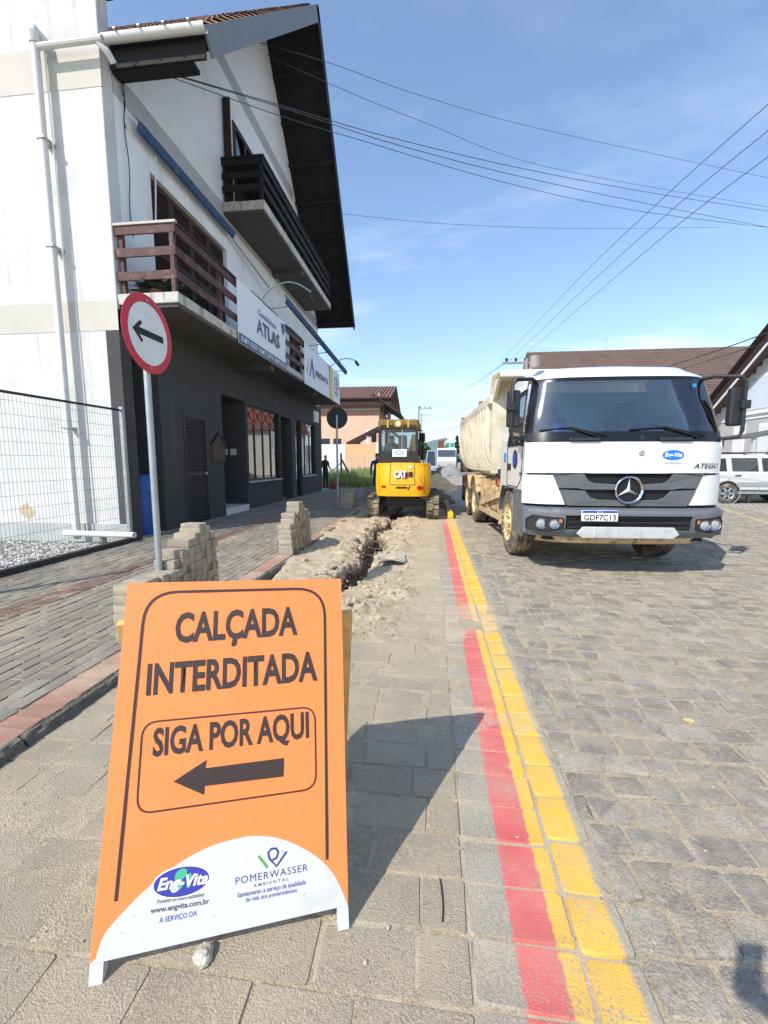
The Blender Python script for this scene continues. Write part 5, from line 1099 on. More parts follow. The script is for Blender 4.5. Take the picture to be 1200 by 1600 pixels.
MB().add([sw(a, t, .0014) for a, t in ar], [(0, 1, 2, 5, 6), (2, 3, 4, 5)]).build('arrow', m_ink, SG, world=True)
# printed logos
def soval(m, c, ax, by, k, name='logo_oval', n=36):
    C, A, B_ = Vector(sp(*c)), Vector(sp(*ax)), Vector(sp(*by)); a = A-C; b_ = B_-C
    MB().add([sw(*(C+a*cos(t)+b_*sin(t)), k) for t in [i*2*pi/n for i in range(n)]], [tuple(range(n))]).build(name, m, SG, world=True)
soval(m_print_w, (284, 1377), (329, 1370), (285, 1352), .0015); soval(m_lav, (284, 1377), (327, 1370), (285, 1354), .0019)
for (c, a, b_) in (((283, 1366), (293, 1362), (284, 1357)), ((277, 1383), (287, 1380), (278, 1374)), ((296, 1375), (300, 1373), (297, 1363))): soval(m_teal, c, a, b_, .0022, 'logo_land', 16)
stext('Eng-Vita', (246, 1391), (325, 1379), (247, 1372), m_print_w, .03, .0026, .25)
stext('Provendo um futuro sustentável', (245, 1412), (319, 1400), (245, 1405), m_gtxt, .012, .0015, .3)
stext('www.engvita.com.br', (235, 1427), (327, 1411), (236, 1418), m_gtxt, .03, .0015)
stext('A SERVIÇO DA', (249, 1442), (308, 1430), (250, 1433), m_lav, .01, .0015)
stext('POMERWASSER', (368, 1382), (481, 1360), (368, 1370), m_navyi, .0, .0015, spacing=1.15)
stext('AMBIENTAL', (396, 1386), (451, 1375), (396, 1381), m_gtxt, .012, .0015, spacing=1.5)
stext('Saneamento a serviço da qualidade', (371, 1402), (478, 1381), (371, 1394), m_lav, .012, .0015)
stext('de vida dos pomerodenses', (384, 1409), (464, 1393), (384, 1402), m_lav, .012, .0015)
stroke('logo_stroke', m_green, [sp(404, 1337), sp(418, 1355)], .0075, .0017); 
stroke('logo_stroke', m_navyi, [sp(448, 1330), sp(432, 1353), sp(421, 1341), sp(419, 1332), sp(424, 1326), sp(431, 1325), sp(435, 1331), sp(432, 1340), sp(426, 1343)], .006, .0019)
# rear frame of raw pine, opened behind the face
for u in (.02, .98):
    q = quadmap(u, .86); base = sw(*quadmap(u, .0)) ; top = sw(q[0]+(-.03 if u < .5 else .035), q[1], -.05)
    ft = Vector((top.x, top.y, 0))+bn_*.30; ft.z = 0.001
    MB().bar(top+bu*.02, ft, .045, .028, up=bn_).build('rear_leg', m_pine, SG, world=True)
qa = sw(*quadmap(.02, .3), -.05)+bn_*.30; qb = sw(*quadmap(.98, .3), -.05)+bn_*.30
qa = Vector((qa.x, qa.y, .28)); qb = Vector((qb.x, qb.y, .28))
MB().bar(qa, qb, .02, .05).build('rear_rail', m_pine, SG, world=True)
MB().hexa([sw(*quadmap(u, v), k) for k in (-.040, -.0305) for u, v in ((.02, .90), (.98, .90), (.98, .96), (.02, .96))]).build('hinge_rail', m_pine, SG, world=True)
# ================================================================ PAVER STACKS
m_paver = mat('stacked_paver', lin(164, 152, 134), .94, .16, 6, .5, 130, rand=.12, speck=.25, dirt=(lin(200, 182, 150), .5, .7, 5, .6), world=True)
pv = []
for k in range(8):
    v, f = unit_block(.03, .05, .06); q8 = [Vector(q) for q in v]
    vv_ = [(q.x*.95, q.y*.93, 0) for q in q8[:8]]+[(q.x, q.y, .13) for q in q8[:8]]+[tuple(q) for q in q8[8:]]
    ff_ = [tuple(range(7, -1, -1))]+[(a*8+i, a*8+(i+1) % 8, a*8+8+(i+1) % 8, a*8+8+i) for a in (0, 1, 2) for i in range(8)]+[(24+i, 24+(i+1) % 8, 32) for i in range(8)]
    me = bpy.data.meshes.new('brick'); me.from_pydata(vv_, [], ff_); me.shade_smooth(); me.set_sharp_from_angle(angle=radians(30)); me.materials.append(m_paver); pv.append((me, 0, 0))
def stack(label, x0, y0, cols, z0, h=.074, lx=.205, ly=.10, rz=0, extra=(), seed=1, head=None):
    st_ = thing('paver_stack', label, 'brick stack', (x0, y0, z0), rz, 'stacks of lifted concrete pavers'); rr = random.Random(seed)
    def put(x, y, z, sx_, sy_, rot=0, tilt=0):
        me = rr.choice(pv)[0]; o = bpy.data.objects.new('brick', me); COL.objects.link(o); o.parent = st_
        o.matrix_local = Matrix.Translation((x, y, z)) @ Matrix.Rotation(rot, 4, 'Z') @ Matrix.Rotation(tilt, 4, 'X') @ Matrix.Diagonal((sx_, sy_, h*.985, 1))
    for i, n_ in enumerate(cols):
        for k in range(n_):
            put(lx/2+rr.gauss(0, .010), ly*(i+.5)+rr.gauss(0, .003), k*h, lx*rr.uniform(.94, 1.0), ly*rr.uniform(.88, .97), rr.gauss(0, .035), 0)
    for e in extra: put(*e)
    return st_
stack('stepped stack of grey pavers beside the orange board, two pavers on its high end', -2.36, 2.80, [6, 6, 6, 6, 6, 7, 8, 9, 9, 10, 10, 9], ZW, extra=[(.085, 1.0, .70, .21, .11, radians(-8)), (.09, .88, .63, .21, .10, radians(4))], seed=4)
stack('tall narrow pyramid stack of pale pavers on the kerb in the sun', -2.235, 5.92, [6, 7, 8, 9, 10, 10, 9, 8, 8, 7], ZW, seed=6)
stack('low shaded stack of pavers at the foot of the dark round sign pole', -2.75, 12.35, [2, 4, 6, 6, 7, 6, 5], ZW, seed=7, lx=.42, ly=.11)
stack('shaded heap of pavers beside the left track of the excavator', -2.45, 15.2, [3, 5, 6, 6, 4], ZW, seed=8, lx=.45, ly=.12)
# ================================================================ ROUND SIGNS
m_sred = mat('sign_red', lin(196, 40, 52), .45, .05, 3, .02, 40, speck=.02); m_swhite = mat('sign_white', lin(222, 222, 218), .5, .05, 5, .03, 40, dirt=(lin(180, 176, 166), .55, .75, 8, .5), speck=.03); m_sback = mat('sign_back', lin(40, 41, 44), .6, .08, 5, .03, 40)
sx_, sy_, sz_ = -2.26, 3.28, 2.43
RS = thing('round_arrow_sign', 'round red and white sign with black left arrow on a galvanised pole', 'road sign', (sx_-.035, sy_, ZW))
MB().cyl((sx_-.035, sy_, ZW-.02), (sx_-.035, sy_, sz_+.15), .026, n=16).build('pole', m_galv, RS, world=True, smooth=True)
cx3 = Vector((sx_, sy_, sz_)); NX = Vector((1, 0, 0)); TLT = radians(-6)
MB().lathe(cx3, NX, [(-.004, 0), (-.004, .30), (0, .302), (.002, .30), (.002, .235)], 48).build('red_ring', m_sred, RS, world=True)
MB().lathe(cx3, NX, [(.0028, 0), (.0028, .236)], 48).build('white_disc', m_swhite, RS, world=True)
def ar3(pts): return [cx3+Vector((.0045, a, t)) for a, t in pts]
MB().add(ar3([(-.19, 0.0), (-.095, .085), (-.075, .065), (-.115, .026), (.18, .026), (.18, -.026), (-.115, -.026), (-.075, -.065), (-.095, -.085)]), [(0, 1, 2, 3), (0, 3, 6), (0, 6, 7, 8), (3, 4, 5, 6)]).build('arrow', m_print_k, RS, world=True)
for zz in (.26, -.26): MB().cyl(cx3+Vector((.002, 0, zz)), cx3+Vector((.007, 0, zz)), .010, n=10).build('bolt', m_galv, RS, world=True)
bs = at(528, 793, Z=ZW); R2 = thing('round_sign', 'back of a dark round sign on a thin pole beside the shaded paver stack', 'road sign', (bs.x, bs.y, ZW))
zc = at(528, 653, Y=bs.y).z
MB().cyl((bs.x, bs.y, ZW-.02), (bs.x, bs.y, zc+.08), .03, n=12).build('pole', m_galv, R2, world=True, smooth=True)
MB().lathe((bs.x, bs.y+.04, zc), (0, 1, 0), [(-.004, 0), (-.004, .315), (.004, .315), (.004, 0)], 40).build('disc', m_sback, R2, world=True)
# ================================================================ WIRE FENCE, PIPE, BIN, GRAVEL BED
XW = -5.19
FN = thing('wire_fence', 'thin grey wire mesh fence panel in front of the white wall', 'fence', (XW, 5.5, 0))
m_wire = mat('dark_wire', lin(146, 146, 146), .5, .1, 5, 0, 40, metal=.4)
b = MB(); y = 2.9
while y < 6.66: b.tube([(XW, y, .08), (XW, y, 2.26)], .0022, 4); y += .052
z = .16
while z < 2.25: b.tube([(XW+.004, 2.9, z), (XW+.004, 6.68, z)], .0028, 4); z += .168
b.build('wire_mesh', m_wire, FN, world=True)['kind'] = 'stuff'
MB().tube([(XW, 2.9, 2.27), (XW, 6.7, 2.28)], .018, 8).build('top_rail', m_dplas, FN, world=True)
for y in (2.9, 6.70): MB().box(XW-.03, XW+.03, y-.03, y+.03, -.02, 2.34).build('post', m_galv, FN, world=True)
gb = MB(); quad(gb, -14, XW-.02, -1.5, YN-.01, -.005); gbed = tag(gb.build('gravel_bed', mat('gravel_bed', lin(120, 118, 112), .95, .3, 6, .5, 60, world=True)), kind='structure')
b = MB(); rr = random.Random(12)
ico = bmesh.new(); bmesh.ops.create_icosphere(ico, subdivisions=1, radius=1); IV = [q.co.copy() for q in ico.verts]; IF = [tuple(q.index for q in f.verts) for f in ico.faces]; ico.free()
for k in range(4200):
    x = -5.27-abs(rr.gauss(0, 1.6)); y = rr.uniform(3.4, 6.8)
    if x < -10.5: continue
    s = rr.uniform(.012, .03); e = Vector((rr.uniform(.7, 1.3), rr.uniform(.7, 1.3), rr.uniform(.5, .9)))*s
    b.add([Vector((x+q.x*e.x, y+q.y*e.y, .008+q.z*e.z+.02*fbm(x, y, 2, 2))) for q in IV], IF)
o = b.build('gravel', mat('white_gravel', lin(176, 172, 164), .9, .3, 20, .3, 60, rand=.3, world=True), gbed); o['kind'] = 'stuff'
ed = tag(MB().box(-5.16, -5.07, -1.5, 6.84, -.03, .135).build('bed_edging', mat('dark_edging', lin(62, 60, 56), .95, .2, 6, .5, 60, world=True), None), kind='structure')
p0 = at(116, 836, Z=.07); p1 = at(204, 843, Z=.07)
PP = thing('drain_pipe', 'short white plastic pipe lying at the foot of the white wall', 'pipe', (p1.x, p1.y, .13))
MB().lathe((-5.0, 6.55, .19), Vector((-1.25, .05, 0)), [(0, .034), (0, .05), (1.35, .05), (1.35, .034), (0, .034)], 20).build('tube', mat('white_pvc', lin(232, 232, 228), .4, .03, 3, .02, 40), PP, world=True, smooth=True)
MB().cyl((-5.6, 6.57, -.02), (-5.6, 6.57, .15), .05, n=10).build('support_block', m_kerb, PP, world=True)
BN = thing('blue_bin', 'blue plastic drum standing in the dark recess by the white wall', 'bin', (XF-.22, 7.35, ZF-.03))
m_bin = mat('blue_plastic', lin(44, 88, 156), .5, .06, 4, .05, 40)
MB().lathe((XF-.24, 7.42, ZF-.03), (0, 0, 1), [(0, 0), (0, .22), (.05, .24), (.35, .25), (.36, .262), (.40, .262), (.41, .25), (.8, .25), (.81, .262), (.85, .262), (.86, .25), (1.08, .23), (1.14, .18), (1.16, .10), (1.16, 0)], 32).build('drum', m_bin, BN, world=True, smooth=True)
MB().lathe((XF-.24, 7.17, .88), (0, -1, 0), [(0, .0), (0, .05), (.012, .07), (.014, .08), (0.0, .085)], 24).build('white_emblem', m_print_w, BN, world=True)
# ================================================================ small finds on the ground
rk = bmesh.new(); bmesh.ops.create_icosphere(rk, subdivisions=2, radius=.026)
for q in rk.verts: q.co *= 1+.5*noise.noise(q.co*45); q.co.z *= .8
me = bpy.data.meshes.new('stone'); rk.to_mesh(me); rk.free(); me.materials.append(mat('pale_stone', lin(196, 186, 170), .95, .2, 20, .6, 80)); o = bpy.data.objects.new('stone', me); COL.objects.link(o); c = at(318, 1500, Z=0); o.location = (c.x, c.y, .016)
tag(o, 'pale lump of stone on the pavers under the orange board', 'stone')
pts = [at(687+5*sin(t*2.2), 1372+68*t, Z=.008) for t in [i/8 for i in range(9)]]; tag(MB().tube(pts, .0022, 5).build('twig', m_print_k), 'thin dark bent twig lying on the pavers by the red line', 'twig')
c = at(1076, 1125, Z=.006); tag(MB().prism([c+Vector((.035*cos(a)*U(.6, 1), .03*sin(a)*U(.6, 1), -.002)) for a in [i*pi/4 for i in range(8)]], (0, 0, .003)).build('yellow_chip', mat('yellow_chip', lin(206, 190, 128), .9)), 'small yellow paint fleck on the dark road stones', 'paint fleck')
# loose kerb beam with a yellow end beside the digger
a = at(704, 806, Z=.08); c = at(690, 765, Z=.10)
KB = thing('loose_kerb_beam', 'long dusty kerb beam with a yellow painted end beside the excavator', 'kerb beam', (a.x, a.y, 0)); d = (c-a).normalized()
MB().bar(a+d*.9-Vector((0, 0, .0)), c, .14, .14).build('beam', mat('dusty_beam', lin(160, 140, 112), .9, .2, 4, .4, 50, world=True), KB, world=True, bevel=.02)
MB().bar(a, a+d*.9, .142, .142).build('painted_end', mat('yellow_kerb_paint', YEL, .7, .1, 6, .2, 60, dirt=(lin(190, 170, 130), .5, .7, 8, .6)), KB, world=True, bevel=.02)
# cloth / plastic scrap half buried by the trench
SC = MB().sheet(lambda u, v: (-.72+u*.34+.03*sin(v*5), 5.45+v*.5+u*.25, .03+.05*sin(u*4+v*3)+.05*u), [i/10 for i in range(11)], [i/10 for i in range(11)], th=(0, 0, .004)).build('buried_sheet', mat('grey_geotextile', lin(150, 146, 136), .9, .15, 5, .4, 60), smooth=True); tag(SC, 'torn grey sheet half buried at the trench edge', 'sheet')
# ================================================================ SUV
m_silver = mat('silver_white_paint', lin(204, 208, 210), .3, .02, 2, .01, 60, coat=.7, speck=.02, metal=.1)
sv = at(1137, 787, Z=0); SV = thing('suv', 'silver white sport utility vehicle parked side-on in front of the white gabled house', 'car', (sv.x+1.3, sv.y+.1, 0))
prof = [(-2.05, .45), (-2.1, .95), (-2.02, 1.05), (-1.86, 1.60), (-1.6, 1.68), (.35, 1.66), (.62, 1.58), (1.22, 1.08), (1.95, .98), (2.12, .85), (2.15, .45)]
W2 = .88
def svy(z): return 0.0 if z < 1.0 else .16*sstep(1.0, 1.7, z)
b = MB(); n = len(prof); A = [Vector((x, svy(z), z)) for x, z in prof]; B_ = [Vector((x, 2*W2-svy(z), z)) for x, z in prof]
b.add(A+B_, [tuple(range(n)), tuple(range(2*n-1, n-1, -1))]+[(i, (i+1) % n, n+(i+1) % n, n+i) for i in range(n)]); sb_ = b.build('body', m_silver, SV, bevel=.05, seg=3)
m_cg = glass('tinted_car_glass', (.06, .07, .08), .10)
def sw_(pts, name='side_window', m=None):
    for far in (0, 1): MB().prism([(x, svy(z)-.014 if not far else 2*W2-svy(z)+.004, z) for x, z in pts], (0, .010, 0)).build(name, m or mat('car_window', lin(34, 40, 46), .08, .02, 3, 0, 40, spec=.9, coat=1, speck=0), SV)
sw_([(-1.80, 1.10), (-1.35, 1.10), (-1.35, 1.55), (-1.70, 1.55)]); sw_([(-1.18, 1.10), (-.35, 1.10), (-.35, 1.56), (-1.18, 1.56)]); sw_([(-.22, 1.10), (.92, 1.10), (.45, 1.55), (-.22, 1.56)])
MB().prism([(1.20, .2, 1.12), (1.20, 2*W2-.2, 1.12), (.64, 2*W2-.28, 1.57), (.64, .28, 1.57)], (.012, 0, .012)).build('windscreen', MC['car_window'], SV)
for x0, x1 in ((-1.27, -1.26), (-.285, -.275), (.95, .96)): MB().box(x0, x1, -.004, .01, .5, 1.08).build('door_seam', m_rub, SV)
for x in (-1.0, .1): MB().box(x-.1, x+.1, -.03, .01, .93, .98).build('door_handle', m_dplas, SV, bevel=.01)
m_clad = mat('grey_cladding', lin(150, 152, 152), .6, .05, 3, .05, 60)
MB().box(-1.0, .95, -.02, .01, .58, .74).build('side_cladding', m_clad, SV, bevel=.01); MB().box(-1.0, 1.0, -.01, .10, .33, .42).build('side_step', m_galv, SV)
pbox('underbody', m_rub, SV, -1.9, 1.95, .1, 1.65, .28, .5)
for x in (-1.3, 1.38):
    for y_, sgn in ((.10, -1), (1.66, 1)):
        MB().lathe((x, y_-.1*(-sgn)*0+(-.105 if sgn < 0 else .105), .37), (0, 1, 0), [(-.012, .40), (-.012, .43), (.012, .44), (.012, .40)], 30).build('arch_trim', m_clad, SV, smooth=True)
        MB().lathe((x, y_+(-.104 if sgn < 0 else .104), .38), (0, 1, 0), [(-.003, 0), (-.003, .405), (.003, .405), (.003, 0)], 30).build('arch_shadow_gap', m_rub, SV)
        t = MB().lathe((x, y_+sgn*.03, .345), (0, sgn, 0), [(-.1, .2), (-.1, .31), (-.08, .345), (.08, .345), (.10, .31), (.10, .24), (.085, .23)], 32).build('wheel', m_tyre, SV, smooth=True)
        MB().lathe((x, y_+sgn*.03, .345), (0, sgn, 0), [(.093, .235), (.085, .21), (.082, 0)], 28).build('rim_well', m_dplas, t)
        b = MB()
        for k in range(6): a_ = k*pi/3; e = Vector((cos(a_), 0, sin(a_))); s_ = Vector((-sin(a_), 0, cos(a_))); c_ = Vector((x, y_+sgn*.132, .345)); b.prism([c_+e*.03+s_*.045, c_+e*.22+s_*.03, c_+e*.22-s_*.03, c_+e*.03-s_*.045], (0, -.02*sgn, 0))
        b.lathe((x, y_+sgn*.03, .345), (0, sgn, 0), [(.08, .235), (.10, .225), (.085, .205)], 28); b.build('rim', m_galv, t)
for y_ in (.22, 2*W2-.22): MB().tube([(-1.6, y_, 1.69), (-1.5, y_, 1.74), (.1, y_, 1.74), (.25, y_, 1.69)], .02, 6).build('roof_rail', m_dplas, SV)
MB().box(1.0, 1.12, -.14, -.01, 1.03, 1.16).build('wing_mirror', m_dplas, SV, bevel=.02)
MB().box(-2.11, -2.02, .08, .3, .95, 1.3).build('tail_lamp', m_refl, SV); MB().box(2.0, 2.14, .1, .4, .72, .9).build('headlamp', m_lens, SV)
# ================================================================ WHITE GABLED HOUSE ON THE RIGHT
XH = 13.6
HS = thing('gabled_house', 'white clapboard house with steep dark gable roof behind the parked car', 'house', (XH+4, 18, 0))
m_clap = mat('white_clapboard', lin(226, 226, 226), .7, .04, 3, .05, 40, world=True); m_hgrey = mat('house_grey_render', lin(178, 176, 174), .9, .05, 2, .1, 40, world=True)
m_brroof = mat('brown_shingle', lin(106, 86, 76), .9, .15, 3, .4, 30, world=True, dirt=(lin(80, 66, 58), .5, .7, .8, .6))
r0, r1 = at(1200, 522, X=XH-.6), at(1122, 617, X=XH-.6); sl_ = (r0.z-r1.z)/(r1.y-r0.y); yrg = r0.y-3.6; zrg = r0.z+3.6*sl_
yev = r1.y+2.2; zev = r1.z-2.2*sl_; yev2 = 2*yrg-yev
def hz(y): return zrg-abs(y-yrg)*sl_
b = MB(); b.prism([(XH, yev2+.6, 0), (XH, yev-.6, 0), (XH, yev-.6, hz(yev-.6)-.25), (XH, yrg, zrg-.25), (XH, yev2+.6, hz(yev2+.6)-.25)], (9, 0, 0)); hwall = b.build('wall', m_hgrey, HS, world=True)
zs0 = at(1150, 658, X=XH).z; z = zs0
while z < zrg-.4:
    half = min((zrg-.3-z)/sl_, yev-.6-yrg)
    if half > .2: MB().hexa([(XH-.035, yrg-half, z), (XH-.001, yrg-half, z), (XH-.001, yrg+half, z), (XH-.035, yrg+half, z), (XH-.012, yrg-half, z+.235), (XH-.001, yrg-half, z+.235), (XH-.001, yrg+half, z+.235), (XH-.012, yrg+half, z+.235)]).build('clapboard', m_clap, hwall, world=True)
    z += .24
for sg in (1, -1):
    ye = yev if sg > 0 else yev2
    for nm, m_, x0, x1, k0, k1 in (('roof_slope', m_brroof, XH-.6, XH+9.5, -.12, .06), ('barge_board', m_dbrown, XH-.66, XH-.601, -.34, .10), ('barge_trim', m_clap, XH-.64, XH-.602, -.46, -.35)):
        MB().hexa([(x0, yrg, zrg+k0), (x1, yrg, zrg+k0), (x1, ye, hz(ye)+k0), (x0, ye, hz(ye)+k0), (x0, yrg, zrg+k1), (x1, yrg, zrg+k1), (x1, ye, hz(ye)+k1), (x0, ye, hz(ye)+k1)]).build(nm, m_, HS, world=True)
    for k in range(3):
        dx = -.72-k*.05; MB().hexa([(XH+dx, yrg, zrg+.0+k*.05), (XH+dx+.05, yrg, zrg+k*.05), (XH+dx+.05, ye, hz(ye)+k*.05), (XH+dx, ye, hz(ye)+k*.05), (XH+dx, yrg, zrg+.07+k*.05), (XH+dx+.05, yrg, zrg+.07+k*.05), (XH+dx+.05, ye, hz(ye)+.07+k*.05), (XH+dx, ye, hz(ye)+.07+k*.05)]).build('verge_moulding', m_dbrown, HS, world=True)
wy0, wy1 = at(1200, 620, X=XH).y-.6, at(1168, 620, X=XH).y; wz0, wz1 = at(1180, 640, X=XH).z, at(1180, 592, X=XH).z
sh = MB().box(XH-.05, XH-.036, wy0-.12, wy1+.12, wz0-.12, wz1+.12).build('window_frame', m_clap, HS, world=True)
for k in range(2): MB().box(XH-.075, XH-.051, wy0+(wy1-wy0)*k/2+.01, wy0+(wy1-wy0)*(k+1)/2-.01, wz0, wz1).build('shutter', mat('pale_blue_shutter', lin(206, 212, 222), .6, .03, 3, .03, 40, world=True), sh, world=True)
MB().box(XH-.10, XH-.036, wy0-.25, wy1+.25, wz0-.2, wz0-.121).build('sill', m_clap, sh, world=True)
dy0, dy1 = at(1200, 700, X=XH).y-.3, at(1184, 700, X=XH).y; MB().box(XH-.04, XH-.001, dy0, dy1, 0, at(1190, 652, X=XH).z-.25).build('white_door', m_clap, HS, world=True)
MB().box(XH-.04, XH-.001, at(1163, 690, X=XH).y, at(1146, 690, X=XH).y, .9, at(1155, 664, X=XH).z).build('white_door', m_clap, HS, world=True)
# lean-to porch and shop placard
pc = at(1128, 690, X=XH-2.2); pd = at(1184, 684, X=XH-2.2)
MB().hexa([(XH-2.4, pd.y, 2.25), (XH, pd.y, 2.7), (XH, pc.y, 2.7), (XH-2.4, pc.y, 2.25), (XH-2.4, pd.y, 2.32), (XH, pd.y, 2.78), (XH, pc.y, 2.78), (XH-2.4, pc.y, 2.32)]).build('porch_roof', mat('porch_grey', lin(96, 96, 96), .8, .1, 3, .1, 40, world=True), HS, world=True)
for y in (pd.y+.1, pc.y-.1): MB().box(XH-2.3, XH-2.2, y-.05, y+.05, 0, 2.3).build('porch_post', m_hgrey, HS, world=True)
MB().box(XH-.05, XH-.005, pd.y+.2, pc.y-.3, 0, 2.4).build('porch_opening', m_black, HS, world=True)
pp_ = at(1108, 715, Y=19.5)
# long brown-roofed building behind the truck
LB = thing('long_roofed_building', 'long low building with a wide brown shingle roof behind the white cab', 'building', (14, 32, 0))
la, lc = at(823, 548, Y=33), at(1183, 543, Y=33); ZR2 = (la.z+lc.z)/2
MB().box(la.x+.4, 30, 28.2, 38, 0, 5.4).build('wall', mat('cream_wall', lin(214, 208, 194), .9, .05, 2, .1, 40, world=True), LB, world=True)
lx0 = la.x
for (y0_, z0_) in ((27.2, 4.9), (38.8, 4.9)):
    rs = MB().hexa([(lx0, y0_, z0_-.15), (31, y0_, z0_-.15), (31, 33, ZR2-.15), (lx0, 33, ZR2-.15), (lx0, y0_, z0_), (31, y0_, z0_), (31, 33, ZR2), (lx0, 33, ZR2)]).build('roof_slope', m_brroof, LB, world=True)
    if y0_ < 30:
        for k in range(1, 22):
            t = k/22; y = y0_+(33-y0_)*t; z = z0_+(ZR2-z0_)*t; MB().box(lx0, 30.9, y-.02, y+.03, z-.03, z+.045).build('shingle_course', m_brroof, rs, world=True)
MB().prism([(la.x+.4, 28.2, 5.4), (la.x+.4, 37.8, 5.4), (la.x+.4, 33, ZR2-.2)], (.2, 0, 0)).build('gable', m_clap, LB, world=True)
MB().tube([(la.x+5.5, 33, ZR2), (la.x+5.5, 33, ZR2+.9)], .02, 5).build('aerial', m_galv, LB, world=True)
for k in range(6): MB().box(la.x+2+k*3, la.x+3.4+k*3, 28.15, 28.2, 1.2, 2.6).build('window', MC['car_window'], LB, world=True)
FH = thing('red_roofed_house', 'small house with a red brown roof peeping over the tipper body', 'house', (6.5, 48, 0))
MB().box(5.6, 12, 46, 54, 0, 5.2).build('wall', MC['cream_wall'], FH, world=True); MB().prism([(5.2, 45.5, 5.0), (5.2, 54.5, 5.0), (5.2, 50, 8.3)], (7, 0, 0)).build('roof', mat('red_tile', lin(142, 84, 66), .9, .2, 3, .3, 30, world=True), FH, world=True)
for k in range(2): MB().box(5.55, 5.6, 47+k*3, 48.4+k*3, 1.2, 2.6).build('window', MC['car_window'], FH, world=True)
# ================================================================ ORANGE BRICK HOUSE
m_obrick = brickmat('orange_brick', lin(224, 182, 154), lin(217, 174, 146), lin(226, 192, 166), .5, .18, .012, rot=(pi/2, 0, 0)); m_rbrick = brickmat('red_brick', lin(178, 128, 106), lin(166, 116, 96), lin(186, 148, 126), .4, .14, .02, rot=(pi/2, 0, 0))
YO = 42.; oc = at(592, 690, Y=YO); ol = at(480, 690, Y=YO); z_low = at(560, 650, Y=YO).z; z_top = at(560, 627, Y=YO).z
OB = thing('brick_house', 'orange brick house with brown tiled roof beyond the white corner building', 'house', (oc.x-5, YO+5, 0))
MB().box(ol.x-8, oc.x, YO, YO+12, 0, z_low).build('wall', m_obrick, OB, world=True); MB().box(ol.x-8, oc.x-.02, YO+.04, YO+12, z_low, z_top).build('upper_wall', m_rbrick, OB, world=True)
MB().box(ol.x-8, oc.x+.08, YO-.06, YO+.02, z_top-.85, z_top-.70).build('string_course', m_slab, OB, world=True); MB().box(ol.x-8, oc.x+1.3, YO-.7, YO-.6, z_top-.5, z_top+.25).build('fascia', m_dbrown, OB, world=True)
MB().box(oc.x-.1, oc.x+.05, YO+.05, YO+12, z_low, z_top+.8).build('street_side_wall', mat('pale_brick', lin(196, 160, 136), .9, .1, 3, .1, 30, world=True), OB, world=True)
for k, px in enumerate((594.5, 599, 603)):
    y_ = YO+1.2+k*2.4; MB().box(oc.x+.05, oc.x+.12, y_, y_+.9, z_low+.5, z_low+2.6).build('window', MC['car_window'], OB, world=True)
re_ = at(617, 612, Y=YO-.8); rv = at(633, 646, Y=YO-.5)
zE = z_top+.2; yR = YO+6; zR = zE+2.2; xr = oc.x+1.25
rs = MB().hexa([(ol.x-9, YO-.9, zE-.12), (xr, YO-.9, zE-.12), (xr, yR, zR-.12), (ol.x-9, yR, zR-.12), (ol.x-9, YO-.9, zE), (xr, YO-.9, zE), (xr, yR, zR), (ol.x-9, yR, zR)]).build('roof_slope', m_dbrown, OB, world=True)
b = MB(); x = xr
m_otile = mat('brown_roof_tile', lin(150, 112, 92), .9, .2, 2, .3, 30, rand=.15, world=True)
while x > ol.x-5:
    b.hexa([(x-.2, YO-.95, zE), (x, YO-.95, zE), (x, yR, zR), (x-.2, yR, zR), (x-.15, YO-.95, zE+.09), (x-.05, YO-.95, zE+.09), (x-.05, yR, zR+.09), (x-.15, yR, zR+.09)]); x -= .33
b.build('roof_tile_rows', m_otile, rs, world=True)['kind'] = 'stuff'
MB().hexa([(ol.x-9, yR, zR-.12), (xr, yR, zR-.12), (xr, YO+13, zE-.12), (ol.x-9, YO+13, zE-.12), (ol.x-9, yR, zR), (xr, yR, zR), (xr, YO+13, zE), (ol.x-9, YO+13, zE)]).build('roof_slope', m_otile, OB, world=True)
# overhang dropping towards the street
MB().hexa([(oc.x-.5, YO-.9, zE+.2), (xr+.9, YO-.9, zE-1.55), (xr+.9, YO+10, zE-1.55), (oc.x-.5, YO+10, zE+.2), (oc.x-.5, YO-.9, zE+.4), (xr+.9, YO-.9, zE-1.35), (xr+.9, YO+10, zE-1.35), (oc.x-.5, YO+10, zE+.4)]).build('street_eave', m_dbrown, OB, world=True)
for px0, px1 in ((500, 515), (521, 533), (553, 563)): q0, q1 = at(px0, 690, Y=YO), at(px1, 688, Y=YO); MB().box(q0.x, q1.x, YO-.05, YO-.001, q0.z-.3, q0.z+.3).build('window', MC['car_window'], OB, world=True)
b = MB(); q = at(585, 690, Y=39); b.prism([(q.x-2.6, 38.6, q.z-.1), (q.x+.9, 38.6, q.z+1.6), (q.x+2.2, 38.6, q.z+.6), (q.x+2.1, 38.6, q.z+.35), (q.x+.9, 38.6, q.z+1.3), (q.x-2.4, 38.6, q.z-.4)], (0, 2, 0)); b.build('porch_gable', m_dbrown, OB, world=True)
for dx in (-.6, .9): MB().box(q.x+dx-.1, q.x+dx+.1, 38.7, 38.9, .0, q.z+1.1).build('porch_post', m_clap, OB, world=True)
